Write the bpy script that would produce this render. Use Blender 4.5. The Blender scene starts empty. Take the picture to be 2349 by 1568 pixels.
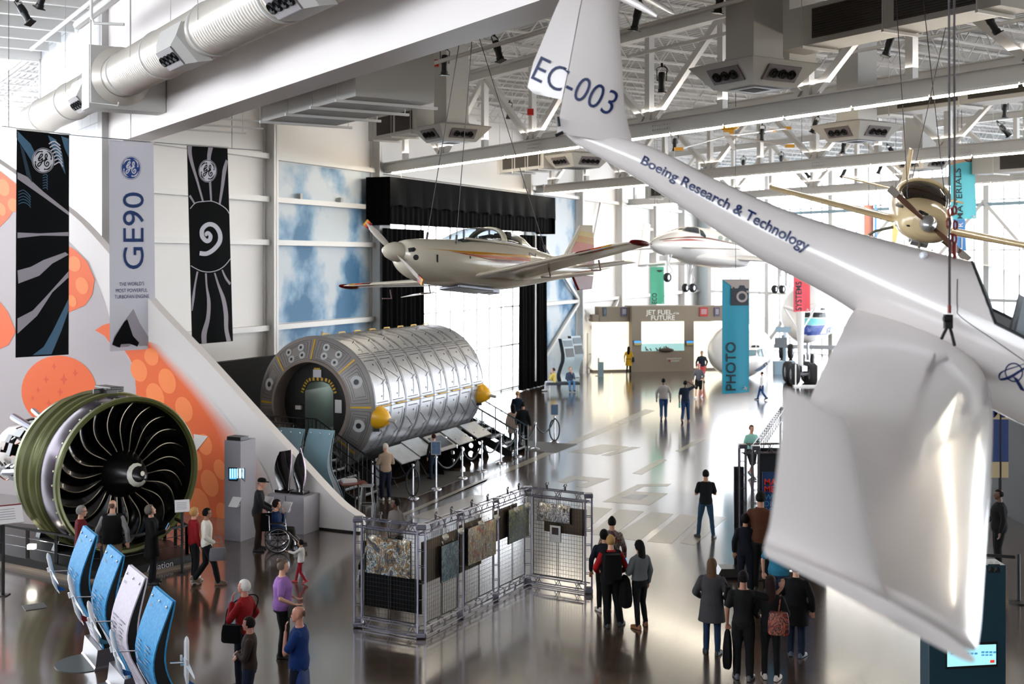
import bpy, bmesh, math, random
import numpy as np
from mathutils import Vector, Matrix
from mathutils.bvhtree import BVHTree
from mathutils.geometry import tessellate_polygon
SC = bpy.context.scene
COL = SC.collection
R = math.radians
V = Vector
# ------------------------------------------------------------------ camera
F, CX, HY, HC = 2700.0, 1174.5, 598.0, 7.0      # focal length in px, centre column, horizon row, eye height
cam = bpy.data.objects.new('camera', bpy.data.cameras.new('camera'))
COL.objects.link(cam)
cam.location = (0, 0, HC)
cam.rotation_euler = (R(90), 0, 0)
cam.data.sensor_width = 36.0
cam.data.lens = 36.0 * F / 2349
cam.data.shift_y = -(784 - HY) / 2349
cam.data.clip_start = 0.2
cam.data.clip_end = 400
cam.data.dof.use_dof = True
cam.data.dof.focus_distance = 18
cam.data.dof.aperture_fstop = 1.9
SC.camera = cam
# ------------------------------------------------------------------ building axes (plan)
T = V((-.5359, .8443, 0))     # along the roof trusses, away to the left
J = V((.8443, .5359, 0))      # along the roof joists, away to the right
A = V((.4133, .9106, 0))      # along the mural wall
N = V((-.9106, .4133, 0))     # into the mural wall
WALL = 26.65                  # N.p of the mural wall
FAR = 66.1                    # J.p of the glazed far wall
UP = V((0, 0, 1))
def tj(t, j, z=0): return T * t + J * j + UP * z
def an(a, n, z=0): return A * a + N * n + UP * z
def P(px, py, d): return V(((px - CX) / F * d, d, HC - (py - HY) / F * d))
def G(px, py, z=0.0):
    d = F * (HC - z) / (py - HY)
    return V(((px - CX) / F * d, d, z))
def onplane(px, py, n, c):
    r = V(((px - CX) / F, 1, -(py - HY) / F))
    k = c / (n.x * r.x + n.y * r.y)
    return V((r.x * k, r.y * k, HC + r.z * k))
# ------------------------------------------------------------------ world, daylight, exposure
W = bpy.data.worlds.new('sky'); SC.world = W; W.use_nodes = True
_n = W.node_tree.nodes; _l = W.node_tree.links
_bg = _n['Background']; _bg.inputs[0].default_value = (.95, .97, 1, 1); _bg.inputs[1].default_value = 3.7
SC.view_settings.view_transform = 'Standard'
SC.view_settings.look = 'None'
SC.view_settings.gamma = 1
SC.view_settings.use_curve_mapping = False
SC.view_settings.exposure = 1.65
SC.cycles.max_bounces = 7
SC.cycles.diffuse_bounces = 3
SC.cycles.glossy_bounces = 3
SC.cycles.adaptive_threshold = 0.04
SC.cycles.use_light_tree = False
SC.cycles.transparent_max_bounces = 12
SC.cycles.caustics_reflective = False
SC.cycles.caustics_refractive = False
SC.cycles.sample_clamp_indirect = 8
def portal(loc, normal, w, h):
    l = bpy.data.lights.new('window_portal', 'AREA'); l.shape = 'RECTANGLE'; l.size = w; l.size_y = h
    l.cycles.is_portal = True
    o = bpy.data.objects.new('window_portal', l); COL.objects.link(o)
    o.location = loc
    o.rotation_euler = V(normal).to_track_quat('-Z', 'Y').to_euler()
portal(tj(38, FAR + .3, 7.2), -J, 74, 14.2)
portal(tj(2.8, 48, 6.5), T, 36, 12.6)
portal(an(52, WALL + .25, 4.4), -N, 18, 8.8)
def lamp(kind, loc, aim, power, size=.3, size_y=None, col=(1, .93, .85), spot=None):
    l = bpy.data.lights.new('lamp', kind); l.energy = power; l.color = col
    if kind == 'AREA':
        l.size = size
        if size_y: l.shape = 'RECTANGLE'; l.size_y = size_y
    else: l.shadow_soft_size = size
    if spot: l.spot_size = R(spot); l.spot_blend = .5
    o = bpy.data.objects.new('lamp', l); COL.objects.link(o)
    o.location = loc
    o.rotation_euler = (V(aim) - V(loc)).to_track_quat('-Z', 'Y').to_euler()
    return o
# ------------------------------------------------------------------ materials
def lin(c):
    if isinstance(c, str):
        c = c.lstrip('#'); c = [int(c[i:i+2], 16) / 255 for i in (0, 2, 4)]
    return tuple(x / 12.92 if x <= .04045 else ((x + .055) / 1.055) ** 2.4 for x in c[:3]) + (1,)
_M = {}
def mat(name, col, rough=.5, metal=0, spec=.5, coat=0, emit=None, es=1, var=0, vs=8, alpha=None, bump=0, bs=40, trans=0):
    if name in _M: return _M[name]
    m = bpy.data.materials.new(name); m.use_nodes = True
    nt = m.node_tree; b = nt.nodes['Principled BSDF']
    c = lin(col)
    b.inputs['Base Color'].default_value = c
    b.inputs['Roughness'].default_value = rough
    b.inputs['Metallic'].default_value = metal
    b.inputs['Specular IOR Level'].default_value = spec
    if coat:
        b.inputs['Coat Weight'].default_value = coat; b.inputs['Coat Roughness'].default_value = .08
    if emit:
        b.inputs['Emission Color'].default_value = lin(emit); b.inputs['Emission Strength'].default_value = es
    if trans: b.inputs['Transmission Weight'].default_value = trans
    if var or bump:
        tc = nt.nodes.new('ShaderNodeTexCoord'); no = nt.nodes.new('ShaderNodeTexNoise')
        no.inputs['Scale'].default_value = vs if var else bs; no.inputs['Detail'].default_value = 4
        nt.links.new(tc.outputs['Object'], no.inputs['Vector'])
        if var:
            mp = nt.nodes.new('ShaderNodeMapRange')
            mp.inputs[3].default_value = 1 - var; mp.inputs[4].default_value = 1 + var
            nt.links.new(no.outputs[0], mp.inputs[0])
            mx = nt.nodes.new('ShaderNodeMix'); mx.data_type = 'RGBA'; mx.blend_type = 'MULTIPLY'; mx.inputs[0].default_value = 1
            mx.inputs[6].default_value = c
            nt.links.new(mp.outputs[0], mx.inputs[7]); nt.links.new(mx.outputs[2], b.inputs['Base Color'])
        if bump:
            bp = nt.nodes.new('ShaderNodeBump'); bp.inputs['Strength'].default_value = bump; bp.inputs['Distance'].default_value = .02
            nt.links.new(no.outputs[0], bp.inputs['Height']); nt.links.new(bp.outputs[0], b.inputs['Normal'])
    _M[name] = m
    return m
def glassmat(name, tint=(.92, .96, 1), refl=.12, rough=.02, opacity=0.0, dark=(.02, .03, .04)):
    if name in _M: return _M[name]
    m = bpy.data.materials.new(name); m.use_nodes = True
    nt = m.node_tree; n = nt.nodes; l = nt.links
    out = n['Material Output']; n.remove(n['Principled BSDF'])
    tr = n.new('ShaderNodeBsdfTransparent'); tr.inputs[0].default_value = (*tint, 1)
    gl = n.new('ShaderNodeBsdfGlossy'); gl.inputs['Roughness'].default_value = rough
    fr = n.new('ShaderNodeLayerWeight'); fr.inputs[0].default_value = .5
    pw = n.new('ShaderNodeMath'); pw.operation = 'POWER'; pw.inputs[1].default_value = 4; l.new(fr.outputs['Facing'], pw.inputs[0])
    mx = n.new('ShaderNodeMixShader'); mn = n.new('ShaderNodeMath'); mn.operation = 'MULTIPLY_ADD'
    mn.inputs[1].default_value = .7; mn.inputs[2].default_value = refl * .4
    l.new(pw.outputs[0], mn.inputs[0]); l.new(mn.outputs[0], mx.inputs[0])
    l.new(tr.outputs[0], mx.inputs[1]); l.new(gl.outputs[0], mx.inputs[2])
    last = mx
    if opacity:
        df = n.new('ShaderNodeBsdfDiffuse'); df.inputs[0].default_value = (*dark, 1)
        m2 = n.new('ShaderNodeMixShader'); m2.inputs[0].default_value = opacity
        l.new(mx.outputs[0], m2.inputs[1]); l.new(df.outputs[0], m2.inputs[2]); last = m2
    l.new(last.outputs[0], out.inputs[0])
    _M[name] = m
    return m
# ------------------------------------------------------------------ mesh building
def basis(z, up=None):
    z = V(z).normalized(); up = V(up) if up is not None else (UP if abs(z.z) < .95 else V((0, 1, 0)))
    x = up.cross(z).normalized(); y = z.cross(x)
    return Matrix((x, y, z)).transposed()
class MB:
    def __init__(s): s.v = []; s.f = []; s.mi = []; s.m = 0
    def add(s, vs, fs):
        o = len(s.v); s.v += [V(p) for p in vs]
        for f in fs: s.f.append([i + o for i in f]); s.mi.append(s.m)
        return s
    def quad(s, a, b, c, d): return s.add([a, b, c, d], [(0, 1, 2, 3)])
    def box(s, c, size, M=None):
        x, y, z = [k / 2 for k in size]; c = V(c)
        vs = [V(q) for q in ((-x,-y,-z),(x,-y,-z),(x,y,-z),(-x,y,-z),(-x,-y,z),(x,-y,z),(x,y,z),(-x,y,z))]
        if M is None: M = Matrix.Identity(3)
        elif not isinstance(M, Matrix): M = Matrix.Rotation(M, 3, 'Z')
        return s.add([c + M @ q for q in vs], [(3,2,1,0),(4,5,6,7),(0,1,5,4),(1,2,6,5),(2,3,7,6),(3,0,4,7)])
    def bar(s, p, q, w, h=None, up=None):
        p, q = V(p), V(q); d = q - p
        return s.box((p + q) / 2, (w, h or w, d.length), basis(d, up))
    def loft(s, rings, cap=True, close=True, wrap=False):
        n = len(rings[0]); vs = [p for r in rings for p in r]; fs = []
        m = len(rings)
        for i in range(m if wrap else m - 1):
            for k in range(n if close else n - 1):
                a = i * n + k; b = i * n + (k + 1) % n; i2 = ((i + 1) % m) * n
                fs.append((a, b, i2 + (k + 1) % n, i2 + k))
        if cap and close and not wrap: fs += [tuple(range(n))[::-1], tuple(range((m - 1) * n, m * n))]
        return s.add(vs, fs)
    def tube(s, pts, r, seg=8, closed=False, ry=None, cap=True):
        pts = [V(p) for p in pts]; n = len(pts); rings = []; ref = None
        for i, p in enumerate(pts):
            a = pts[(i - 1) % n] if (closed or i) else p
            b = pts[(i + 1) % n] if (closed or i < n - 1) else p
            t = (b - a).normalized() if (b - a).length > 1e-9 else UP
            if ref is None: ref = UP if abs(t.z) < .9 else V((1, 0, 0))
            x = (ref - t * ref.dot(t)).normalized(); y = t.cross(x); ref = x
            rr = r[i] if isinstance(r, (list, tuple)) else r
            r2 = rr if ry is None else (ry[i] if isinstance(ry, (list, tuple)) else ry)
            rings.append([p + x * (rr * math.cos(k * 2 * math.pi / seg)) + y * (r2 * math.sin(k * 2 * math.pi / seg)) for k in range(seg)])
        return s.loft(rings, cap, True, closed)
    def lathe(s, prof, seg=24, M=None, cap=False, arc=None):
        M = M or Matrix.Identity(4); rings = []
        for r, z in prof:
            rings.append([M @ V((r * math.cos(k * 2 * math.pi / seg), r * math.sin(k * 2 * math.pi / seg), z)) for k in range(seg)])
        return s.loft(rings, cap)
    def ball(s, c, r, seg=12, rings=8, M=None):
        rx, ry, rz = r if isinstance(r, (tuple, list)) else (r, r, r); c = V(c); M = M or Matrix.Identity(3); L = []
        for i in range(rings + 1):
            th = math.pi * i / rings; st = max(math.sin(th), 1e-3)
            L.append([c + M @ V((rx * st * math.cos(k * 2 * math.pi / seg), ry * st * math.sin(k * 2 * math.pi / seg), -rz * math.cos(th))) for k in range(seg)])
        return s.loft(L)
    def prism(s, poly, vec):
        poly = [V(p) for p in poly]; n = len(poly); vec = V(vec)
        return s.add(poly + [p + vec for p in poly], [tuple(range(n))[::-1], tuple(range(n, 2 * n))] + [(i, (i + 1) % n, n + (i + 1) % n, n + i) for i in range(n)])
    def grid(s, f, nu, nv):
        vs = [f(i / nu, k / nv) for i in range(nu + 1) for k in range(nv + 1)]
        return s.add(vs, [(i * (nv + 1) + k, (i + 1) * (nv + 1) + k, (i + 1) * (nv + 1) + k + 1, i * (nv + 1) + k + 1) for i in range(nu) for k in range(nv)])
    def mesh(s, name):
        me = bpy.data.meshes.new(name)
        me.from_pydata([tuple(v) for v in s.v], [], s.f)
        me.polygons.foreach_set('material_index', s.mi)
        return me
    def build(s, name, m, parent=None, smooth=False, sharp=35, bevel=0, subd=0, fixn=True):
        me = s.mesh(name)
        for q in (m if isinstance(m, (list, tuple)) else [m]): me.materials.append(q)
        if fixn:
            bm = bmesh.new(); bm.from_mesh(me)
            bmesh.ops.recalc_face_normals(bm, faces=bm.faces); bm.to_mesh(me); bm.free()
        if smooth:
            me.polygons.foreach_set('use_smooth', [True] * len(me.polygons))
            if sharp: me.set_sharp_from_angle(angle=R(sharp))
        me.update()
        o = bpy.data.objects.new(name, me); COL.objects.link(o)
        if parent is not None: adopt(o, parent)
        if bevel:
            b = o.modifiers.new('b', 'BEVEL'); b.width = bevel; b.segments = 2; b.limit_method = 'ANGLE'
        if subd:
            u = o.modifiers.new('s', 'SUBSURF'); u.levels = u.render_levels = subd
        return o
def wm(o):
    m = Matrix.LocRotScale(o.location, o.rotation_euler, o.scale)
    return wm(o.parent) @ o.matrix_parent_inverse @ m if o.parent else m
def adopt(o, parent):
    o.parent = parent; o.matrix_parent_inverse = wm(parent).inverted()
def tag(o, label=None, cat=None, group=None, kind=None):
    if label: o['label'] = label
    if cat: o['category'] = cat
    if group: o['group'] = group
    if kind: o['kind'] = kind
    return o
def thing(name, label, cat, loc=(0, 0, 0), rz=0, group=None):
    o = bpy.data.objects.new(name, None); COL.objects.link(o); o.empty_display_size = .2
    o.location = loc; o.rotation_euler = (0, 0, rz)
    return tag(o, label, cat, group)
def struct(o): o['kind'] = 'structure'; return o
def dup(root, loc=None, rot=None, label=None, group=None, scale=None):
    r = root.copy(); COL.objects.link(r)
    if loc is not None: r.location = loc
    if rot is not None: r.rotation_euler = rot if isinstance(rot, (tuple, list)) or hasattr(rot, 'x') else (0, 0, rot)
    if scale: r.scale = (scale,) * 3
    if label: r['label'] = label
    if group: r['group'] = group
    for ch in list(root.children):
        c = ch.copy(); COL.objects.link(c); c.parent = r
        for g in list(ch.children):
            d = g.copy(); COL.objects.link(d); d.parent = c
    return r
# ------------------------------------------------------------------ flat shapes, lettering and marks laid on surfaces
def bvh_of(*objs):
    vs = []; fs = []
    for o in objs:
        o0 = len(vs); M = wm(o)
        vs += [M @ v.co for v in o.data.vertices]; fs += [[i + o0 for i in p.vertices] for p in o.data.polygons]
    return BVHTree.FromPolygons(vs, fs)
def text2d(body, bold=0.0, spacing=1.0, shear=0):
    c = bpy.data.curves.new('t', 'FONT'); c.body = body; c.size = 1; c.offset = bold; c.space_character = spacing; c.shear = shear
    c.align_x = 'LEFT'; c.resolution_u = 4
    o = bpy.data.objects.new('t', c); COL.objects.link(o)
    dg = bpy.context.evaluated_depsgraph_get(); me = bpy.data.meshes.new_from_object(o.evaluated_get(dg))
    vs = [(v.co.x, v.co.y) for v in me.vertices]; fs = [list(p.vertices) for p in me.polygons]
    bpy.data.objects.remove(o); bpy.data.meshes.remove(me)
    xs = [v[0] for v in vs]; ys = [v[1] for v in vs]
    return vs, fs, (min(xs), max(xs), min(ys), max(ys))
def poly2d(*polys):
    vs = []; fs = []
    for p in polys:
        o = len(vs); vs += [tuple(q[:2]) for q in p]
        for t in tessellate_polygon([[V((q[0], q[1], 0)) for q in p]]): fs.append([i + o for i in t])
    return vs, fs
def stroke2d(pts, w, out=None):
    vs, fs = out or ([], []); o = len(vs); n = len(pts)
    for i, p in enumerate(pts):
        a = pts[max(i - 1, 0)]; b = pts[min(i + 1, n - 1)]; dx, dy = b[0] - a[0], b[1] - a[1]; L = math.hypot(dx, dy) or 1
        ww = (float(np.interp(i / max(n - 1, 1), np.linspace(0, 1, len(w)), w)) if isinstance(w, (list, tuple)) else w) / 2
        vs += [(p[0] - dy / L * ww, p[1] + dx / L * ww), (p[0] + dy / L * ww, p[1] - dx / L * ww)]
    for i in range(n - 1): fs.append([o + 2*i, o + 2*i + 1, o + 2*i + 3, o + 2*i + 2])
    return vs, fs
def spline2d(pts, n=8):
    out = []; m = len(pts)
    for i in range(m - 1):
        p0, p1, p2, p3 = pts[max(i-1, 0)], pts[i], pts[i+1], pts[min(i+2, m-1)]
        for k in range(n):
            t = k / n
            out.append(tuple(.5 * (2*p1[c] + (p2[c]-p0[c])*t + (2*p0[c]-5*p1[c]+4*p2[c]-p3[c])*t*t + (3*p1[c]-p0[c]-3*p2[c]+p3[c])*t**3) for c in range(len(p1))))
    return out + [tuple(pts[-1])]
def disc2d(cx, cy, r, n=32, r2=None):
    if r2 is None: return [(cx + r * math.cos(2*math.pi*k/n), cy + r * math.sin(2*math.pi*k/n)) for k in range(n)]
    vs = []; fs = []
    for k in range(n):
        a = 2*math.pi*k/n; vs += [(cx + r*math.cos(a), cy + r*math.sin(a)), (cx + r2*math.cos(a), cy + r2*math.sin(a))]
    for k in range(n): q = (k + 1) % n; fs.append([2*k, 2*k+1, 2*q+1, 2*q])
    return vs, fs
def merge2d(*parts):
    vs = []; fs = []
    for a, b in parts:
        o = len(vs); vs += a; fs += [[i + o for i in f] for f in b]
    return vs, fs
def warp(vf, fn): return [fn(*p) for p in vf[0]], vf[1]
def flat(vf, origin, u, v, name, m, parent=None):
    """2-D shape laid in the plane origin + x*u + y*v"""
    mb = MB(); origin, u, v = V(origin), V(u), V(v)
    mb.add([origin + u * p[0] + v * p[1] for p in vf[0]], vf[1])
    return mb.build(name, m, parent, fixn=False)
def decal(vf, bvh, name, m, parent=None, off=.006, cut=40, fall=None):
    """2-D shape given in photo pixels, dropped from the eye onto a real surface"""
    bm = bmesh.new(); bv = [bm.verts.new((p[0], p[1], 0)) for p in vf[0]]
    for f in vf[1]:
        try: bm.faces.new([bv[i] for i in f])
        except ValueError: pass
    bmesh.ops.triangulate(bm, faces=bm.faces)
    for _ in range(6):
        e = [e for e in bm.edges if e.calc_length() > cut]
        if not e: break
        bmesh.ops.subdivide_edges(bm, edges=e, cuts=1, use_grid_fill=False)
        bmesh.ops.triangulate(bm, faces=[f for f in bm.faces if len(f.verts) > 3])
    eye = V((0, 0, HC)); bad = []
    for v in bm.verts:
        r = V(((v.co.x - CX) / F, 1, -(v.co.y - HY) / F)).normalized()
        h = bvh.ray_cast(eye, r)
        if h[0] is None: bad.append(v); continue
        n = h[1] if h[1].dot(r) < 0 else -h[1]
        v.co = h[0] + n * off
    bmesh.ops.delete(bm, geom=bad, context='VERTS')
    me = bpy.data.meshes.new(name); bm.to_mesh(me); bm.free()
    me.materials.append(m); o = bpy.data.objects.new(name, me); COL.objects.link(o)
    if parent is not None: adopt(o, parent)
    return o
def affine(o, u, v): return lambda x, y: (o[0] + u[0]*x + v[0]*y, o[1] + u[1]*x + v[1]*y)
# ================================================================== the hall itself
WHITE = mat('white_paint', (.87, .855, .84), .55, var=.03, vs=.6)
STEEL = mat('white_steel', (.85, .84, .825), .45)
GREYST = mat('grey_steel', (.66, .65, .64), .5)
BLACK = mat('black_metal', (.035, .035, .04), .45)
BLACKC = mat('black_cloth', (.012, .012, .016), .9, spec=.2)
CHROME = mat('chrome', (.78, .78, .8), .18, 1)
ALU = mat('aluminium', (.62, .62, .66), .3, 1)
PANE = glassmat('window_glass', refl=.1)
def floor_material():
    m = bpy.data.materials.new('polished_concrete'); m.use_nodes = True
    nt = m.node_tree; n = nt.nodes; l = nt.links; b = n['Principled BSDF']
    tc = n.new('ShaderNodeTexCoord')
    def noise(s, d=5):
        q = n.new('ShaderNodeTexNoise'); q.inputs['Scale'].default_value = s; q.inputs['Detail'].default_value = d
        q.inputs['Roughness'].default_value = .62
        l.new(tc.outputs['Object'], q.inputs['Vector']); return q
    n1, n2 = noise(.35), noise(3.2)
    mx = n.new('ShaderNodeMath'); mx.operation = 'MULTIPLY_ADD'; mx.inputs[1].default_value = .45
    l.new(n2.outputs[0], mx.inputs[0]); l.new(n1.outputs[0], mx.inputs[2])
    cr = n.new('ShaderNodeValToRGB'); l.new(mx.outputs[0], cr.inputs[0])
    e = cr.color_ramp.elements
    e[0].position = .45; e[0].color = lin((.21, .15, .105)); e[1].position = .95; e[1].color = lin((.31, .24, .175))
    def joint(axis, step, off):
        d = n.new('ShaderNodeVectorMath'); d.operation = 'DOT_PRODUCT'; d.inputs[1].default_value = tuple(axis)
        l.new(tc.outputs['Object'], d.inputs[0])
        a = n.new('ShaderNodeMath'); a.operation = 'MULTIPLY_ADD'; a.inputs[1].default_value = 1 / step; a.inputs[2].default_value = -off / step + .5 * .014 / step
        l.new(d.outputs['Value'], a.inputs[0])
        f = n.new('ShaderNodeMath'); f.operation = 'FRACT'; l.new(a.outputs[0], f.inputs[0])
        c = n.new('ShaderNodeMath'); c.operation = 'LESS_THAN'; c.inputs[1].default_value = .014 / step; l.new(f.outputs[0], c.inputs[0])
        return c
    j1, j2 = joint(J, 3.4, 5.8), joint(T, 3.6, 20.1)
    mm = n.new('ShaderNodeMath'); mm.operation = 'MAXIMUM'; l.new(j1.outputs[0], mm.inputs[0]); l.new(j2.outputs[0], mm.inputs[1])
    mix = n.new('ShaderNodeMix'); mix.data_type = 'RGBA'; mix.inputs[7].default_value = lin((.10, .08, .06))
    l.new(mm.outputs[0], mix.inputs[0]); l.new(cr.outputs[0], mix.inputs[6]); l.new(mix.outputs[2], b.inputs['Base Color'])
    rr = n.new('ShaderNodeMapRange'); rr.inputs[3].default_value = .16; rr.inputs[4].default_value = .30
    l.new(n2.outputs[0], rr.inputs[0]); l.new(rr.outputs[0], b.inputs['Roughness'])
    b.inputs['Specular IOR Level'].default_value = .6
    b.inputs['IOR'].default_value = 1.55
    b.inputs['Coat Weight'].default_value = 1; b.inputs['Coat Roughness'].default_value = .12; b.inputs['Coat IOR'].default_value = 1.85
    return m
mb = MB(); mb.quad(tj(-16, -18), tj(-16, 72), tj(84, 72), tj(84, -18))
struct(mb.build('floor', floor_material()))
# ---- painted runway marks on the floor
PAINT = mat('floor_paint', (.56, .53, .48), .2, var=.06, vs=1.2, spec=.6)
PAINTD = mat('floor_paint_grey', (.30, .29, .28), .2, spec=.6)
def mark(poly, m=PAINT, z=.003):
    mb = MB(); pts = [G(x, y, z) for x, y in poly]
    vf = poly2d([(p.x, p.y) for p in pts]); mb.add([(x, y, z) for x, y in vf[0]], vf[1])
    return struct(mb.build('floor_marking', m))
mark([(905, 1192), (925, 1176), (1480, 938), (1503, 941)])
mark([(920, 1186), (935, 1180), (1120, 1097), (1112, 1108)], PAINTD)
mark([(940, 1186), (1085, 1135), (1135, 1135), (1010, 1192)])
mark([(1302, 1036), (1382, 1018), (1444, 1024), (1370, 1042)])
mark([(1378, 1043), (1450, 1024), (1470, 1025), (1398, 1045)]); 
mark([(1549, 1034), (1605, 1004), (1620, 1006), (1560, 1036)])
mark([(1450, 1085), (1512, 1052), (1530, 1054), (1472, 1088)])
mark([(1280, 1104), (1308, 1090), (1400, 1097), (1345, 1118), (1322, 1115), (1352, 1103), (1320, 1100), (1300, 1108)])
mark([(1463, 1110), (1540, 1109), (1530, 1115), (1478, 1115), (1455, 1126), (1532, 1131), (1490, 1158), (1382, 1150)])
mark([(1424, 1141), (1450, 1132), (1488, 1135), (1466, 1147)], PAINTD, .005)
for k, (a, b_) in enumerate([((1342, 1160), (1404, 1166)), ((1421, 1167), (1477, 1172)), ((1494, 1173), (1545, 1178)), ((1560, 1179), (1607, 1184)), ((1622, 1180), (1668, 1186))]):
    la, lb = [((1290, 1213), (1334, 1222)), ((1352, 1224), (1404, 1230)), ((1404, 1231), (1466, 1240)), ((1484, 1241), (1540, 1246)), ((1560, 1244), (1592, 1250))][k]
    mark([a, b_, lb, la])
# ---- ceiling: corrugated deck on bar joists
ZC, ZTOP, ZBOT = 15.2, 14.0, 11.05
mb = MB(); prof = []
j = -18.0; k = 0
while j < 72:
    prof += [(j, ZC), (j + .09, ZC), (j + .13, ZC + .08), (j + .22, ZC + .08)]; j += .26
vs = [tj(-16, q, z) for q, z in prof] + [tj(84 if q > 8.9 else 48.2, q, z) for q, z in prof]; n_ = len(prof)
mb.add(vs, [(i, i + 1, n_ + i + 1, n_ + i) for i in range(n_ - 1)])
struct(mb.build('ceiling', mat('roof_deck', (.80, .80, .80), .6), fixn=False))
mb = MB(); L0, L1 = 9.2, 66
for z, w in ((ZC - .05, .1), (ZTOP + .2, .09)): mb.bar(tj(0, L0, z), tj(0, L1, z), w, w * .7)
q = L0 + .2; up = True
while q < L1 - .8:
    a, b_ = (ZTOP + .22, ZC - .06) if up else (ZC - .06, ZTOP + .22)
    mb.bar(tj(0, q, a), tj(0, q + .75, b_), .035); q += .75; up = not up
def joist_label(o): return tag(o, 'white open web bar joist under the corrugated roof deck', 'roof joist', 'bar joists under the roof')
joist = joist_label(mb.build('bar_joist', STEEL))
joist.location = T * 8
for k in range(1, 32): dup(joist, T * (8 + 2.1 * k))
mb = MB()
for z, w in ((ZC - .12, .16), (ZC - .5, .16)): mb.bar(tj(0, -17, z), tj(0, 8.8, z), w, .05)
mb.bar(tj(0, -17, ZC - .3), tj(0, 8.8, ZC - .3), .05, .42)
rafter = tag(mb.build('roof_rafter', STEEL), 'white roof rafter above the tall left window', 'roof beam', 'roof rafters at upper left'); rafter.location = T * 33
for k in range(1, 7): dup(rafter, T * (33 + 2.1 * k))
# ---- roof trusses with strip lamps under the bottom chord
TUBE = mat('lamp_tube', (1, .97, .9), .4, emit=(1, .95, .86), es=30)
def ibeam(mb, p, q, h, w):
    for dz in (-1, 1): mb.bar(V(p) + UP * dz * (h / 2 - .02), V(q) + UP * dz * (h / 2 - .02), w, .04)
    mb.bar(p, q, .05, h - .02)
def truss(jj, t0, label):
    t1 = (WALL + .5473 * jj) / .8369 - .3
    r = thing('roof_truss', label, 'roof truss', tj(t1, jj, ZBOT), group='white roof trusses')
    mb = MB(); ibeam(mb, tj(t0, jj, ZBOT), tj(t1, jj, ZBOT), .42, .36); mb.build('bottom_chord', STEEL, r)
    mb = MB(); ibeam(mb, tj(t0, jj, ZTOP), tj(t1, jj, ZTOP), .36, .36); mb.build('top_chord', STEEL, r)
    k = 0; t = 44.4 - 3.25 * math.floor((44.4 - t0) / 3.25) + (3.25 * 0)
    nodes = []
    while t < t1 - .3: nodes.append(t); t += 3.25
    for t in nodes:
        mb = MB(); mb.bar(tj(t, jj, ZBOT + .2), tj(t, jj, ZTOP - .15), .22, .2, J); mb.build('post', STEEL, r)
        kk = round((t - 28.15) / 3.25)
        if kk % 2 == 0:
            mb = MB(); mb.box(tj(t, jj, ZBOT + .42), (.75, .04, .5), basis(UP, J)); mb = MB()
            g = MB(); g.bar(tj(t - .4, jj, ZBOT + .4), tj(t + .4, jj, ZBOT + .4), .04, .46); g.build('gusset', STEEL, r)
            for s in (-1, 1):
                if t0 < t + s * 3.25 < t1:
                    mb = MB(); mb.bar(tj(t + s * .25, jj, ZBOT + .3), tj(t + s * 3.1, jj, ZTOP - .2), .2, .18, J); mb.build('brace', STEEL, r)
    mb = MB()
    for tt in (33.9, 27.0):
        for a in range(8):
            for b_ in range(2): mb.ball(tj(tt + a * .11, jj - .19, ZBOT - .1 + b_ * .12), .03, 6, 4); mb.ball(tj(tt + a * .11, jj - .1, ZBOT + .22), .03, 6, 4)
    mb.build('bolt_pattern', STEEL, r)
    lamps = []
    t = t1 - 1.2; q = 0
    while t > t0 + 2:
        lp = thing('strip_lamp', None, 'lamp', tj(t, jj - .2, ZBOT - .3))
        mb = MB(); mb.bar(tj(t - 2.25, jj - .2, ZBOT - .25), tj(t, jj - .2, ZBOT - .25), .09, .05); mb.build('housing', STEEL, lp)
        mb = MB(); mb.tube([tj(t - 2.2, jj - .2, ZBOT - .31), tj(t - .05, jj - .2, ZBOT - .31)], .026, 6); mb.build('lamp_tube', TUBE, lp)
        mb = MB()
        for dt in (-1.8, -.3): mb.bar(tj(t + dt, jj - .2, ZBOT - .23), tj(t + dt, jj - .12, ZBOT - .2), .05)
        mb.build('bracket', STEEL, lp)
        lamps.append(lp); t -= 2.3
    li = lamp('AREA', tj((t0 + t1) / 2, jj, ZBOT + .5), tj((t0 + t1) / 2, jj, 99), 90, .3, t1 - t0 - 2, (1, .95, .88)); li.name = 'ceiling_fill_uplight'  # added area light along the truss to brighten the ceiling, no real fitting
    li.matrix_world = Matrix.Translation(tj((t0 + t1) / 2, jj, ZBOT + .5)) @ Matrix((-J, T, -UP)).transposed().to_4x4()
    return r, lamps
for jj, t0, lb, ll in ((22.85, 8, 'nearest white roof truss, its chord passing behind the tail fin', 'lit strip lamp under the nearest roof truss'),
                       (37.0, 8, 'second white roof truss, just beyond the nearest one', 'lit strip lamp under the second roof truss'),
                       (50.6, 20, 'third white roof truss, towards the glazed far wall', 'lit strip lamp under the third roof truss')):
    r, lamps = truss(jj, t0, lb)
    for lp in lamps: tag(lp, ll, 'lamp', ll.replace('lit ', '') + ' row')
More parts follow.
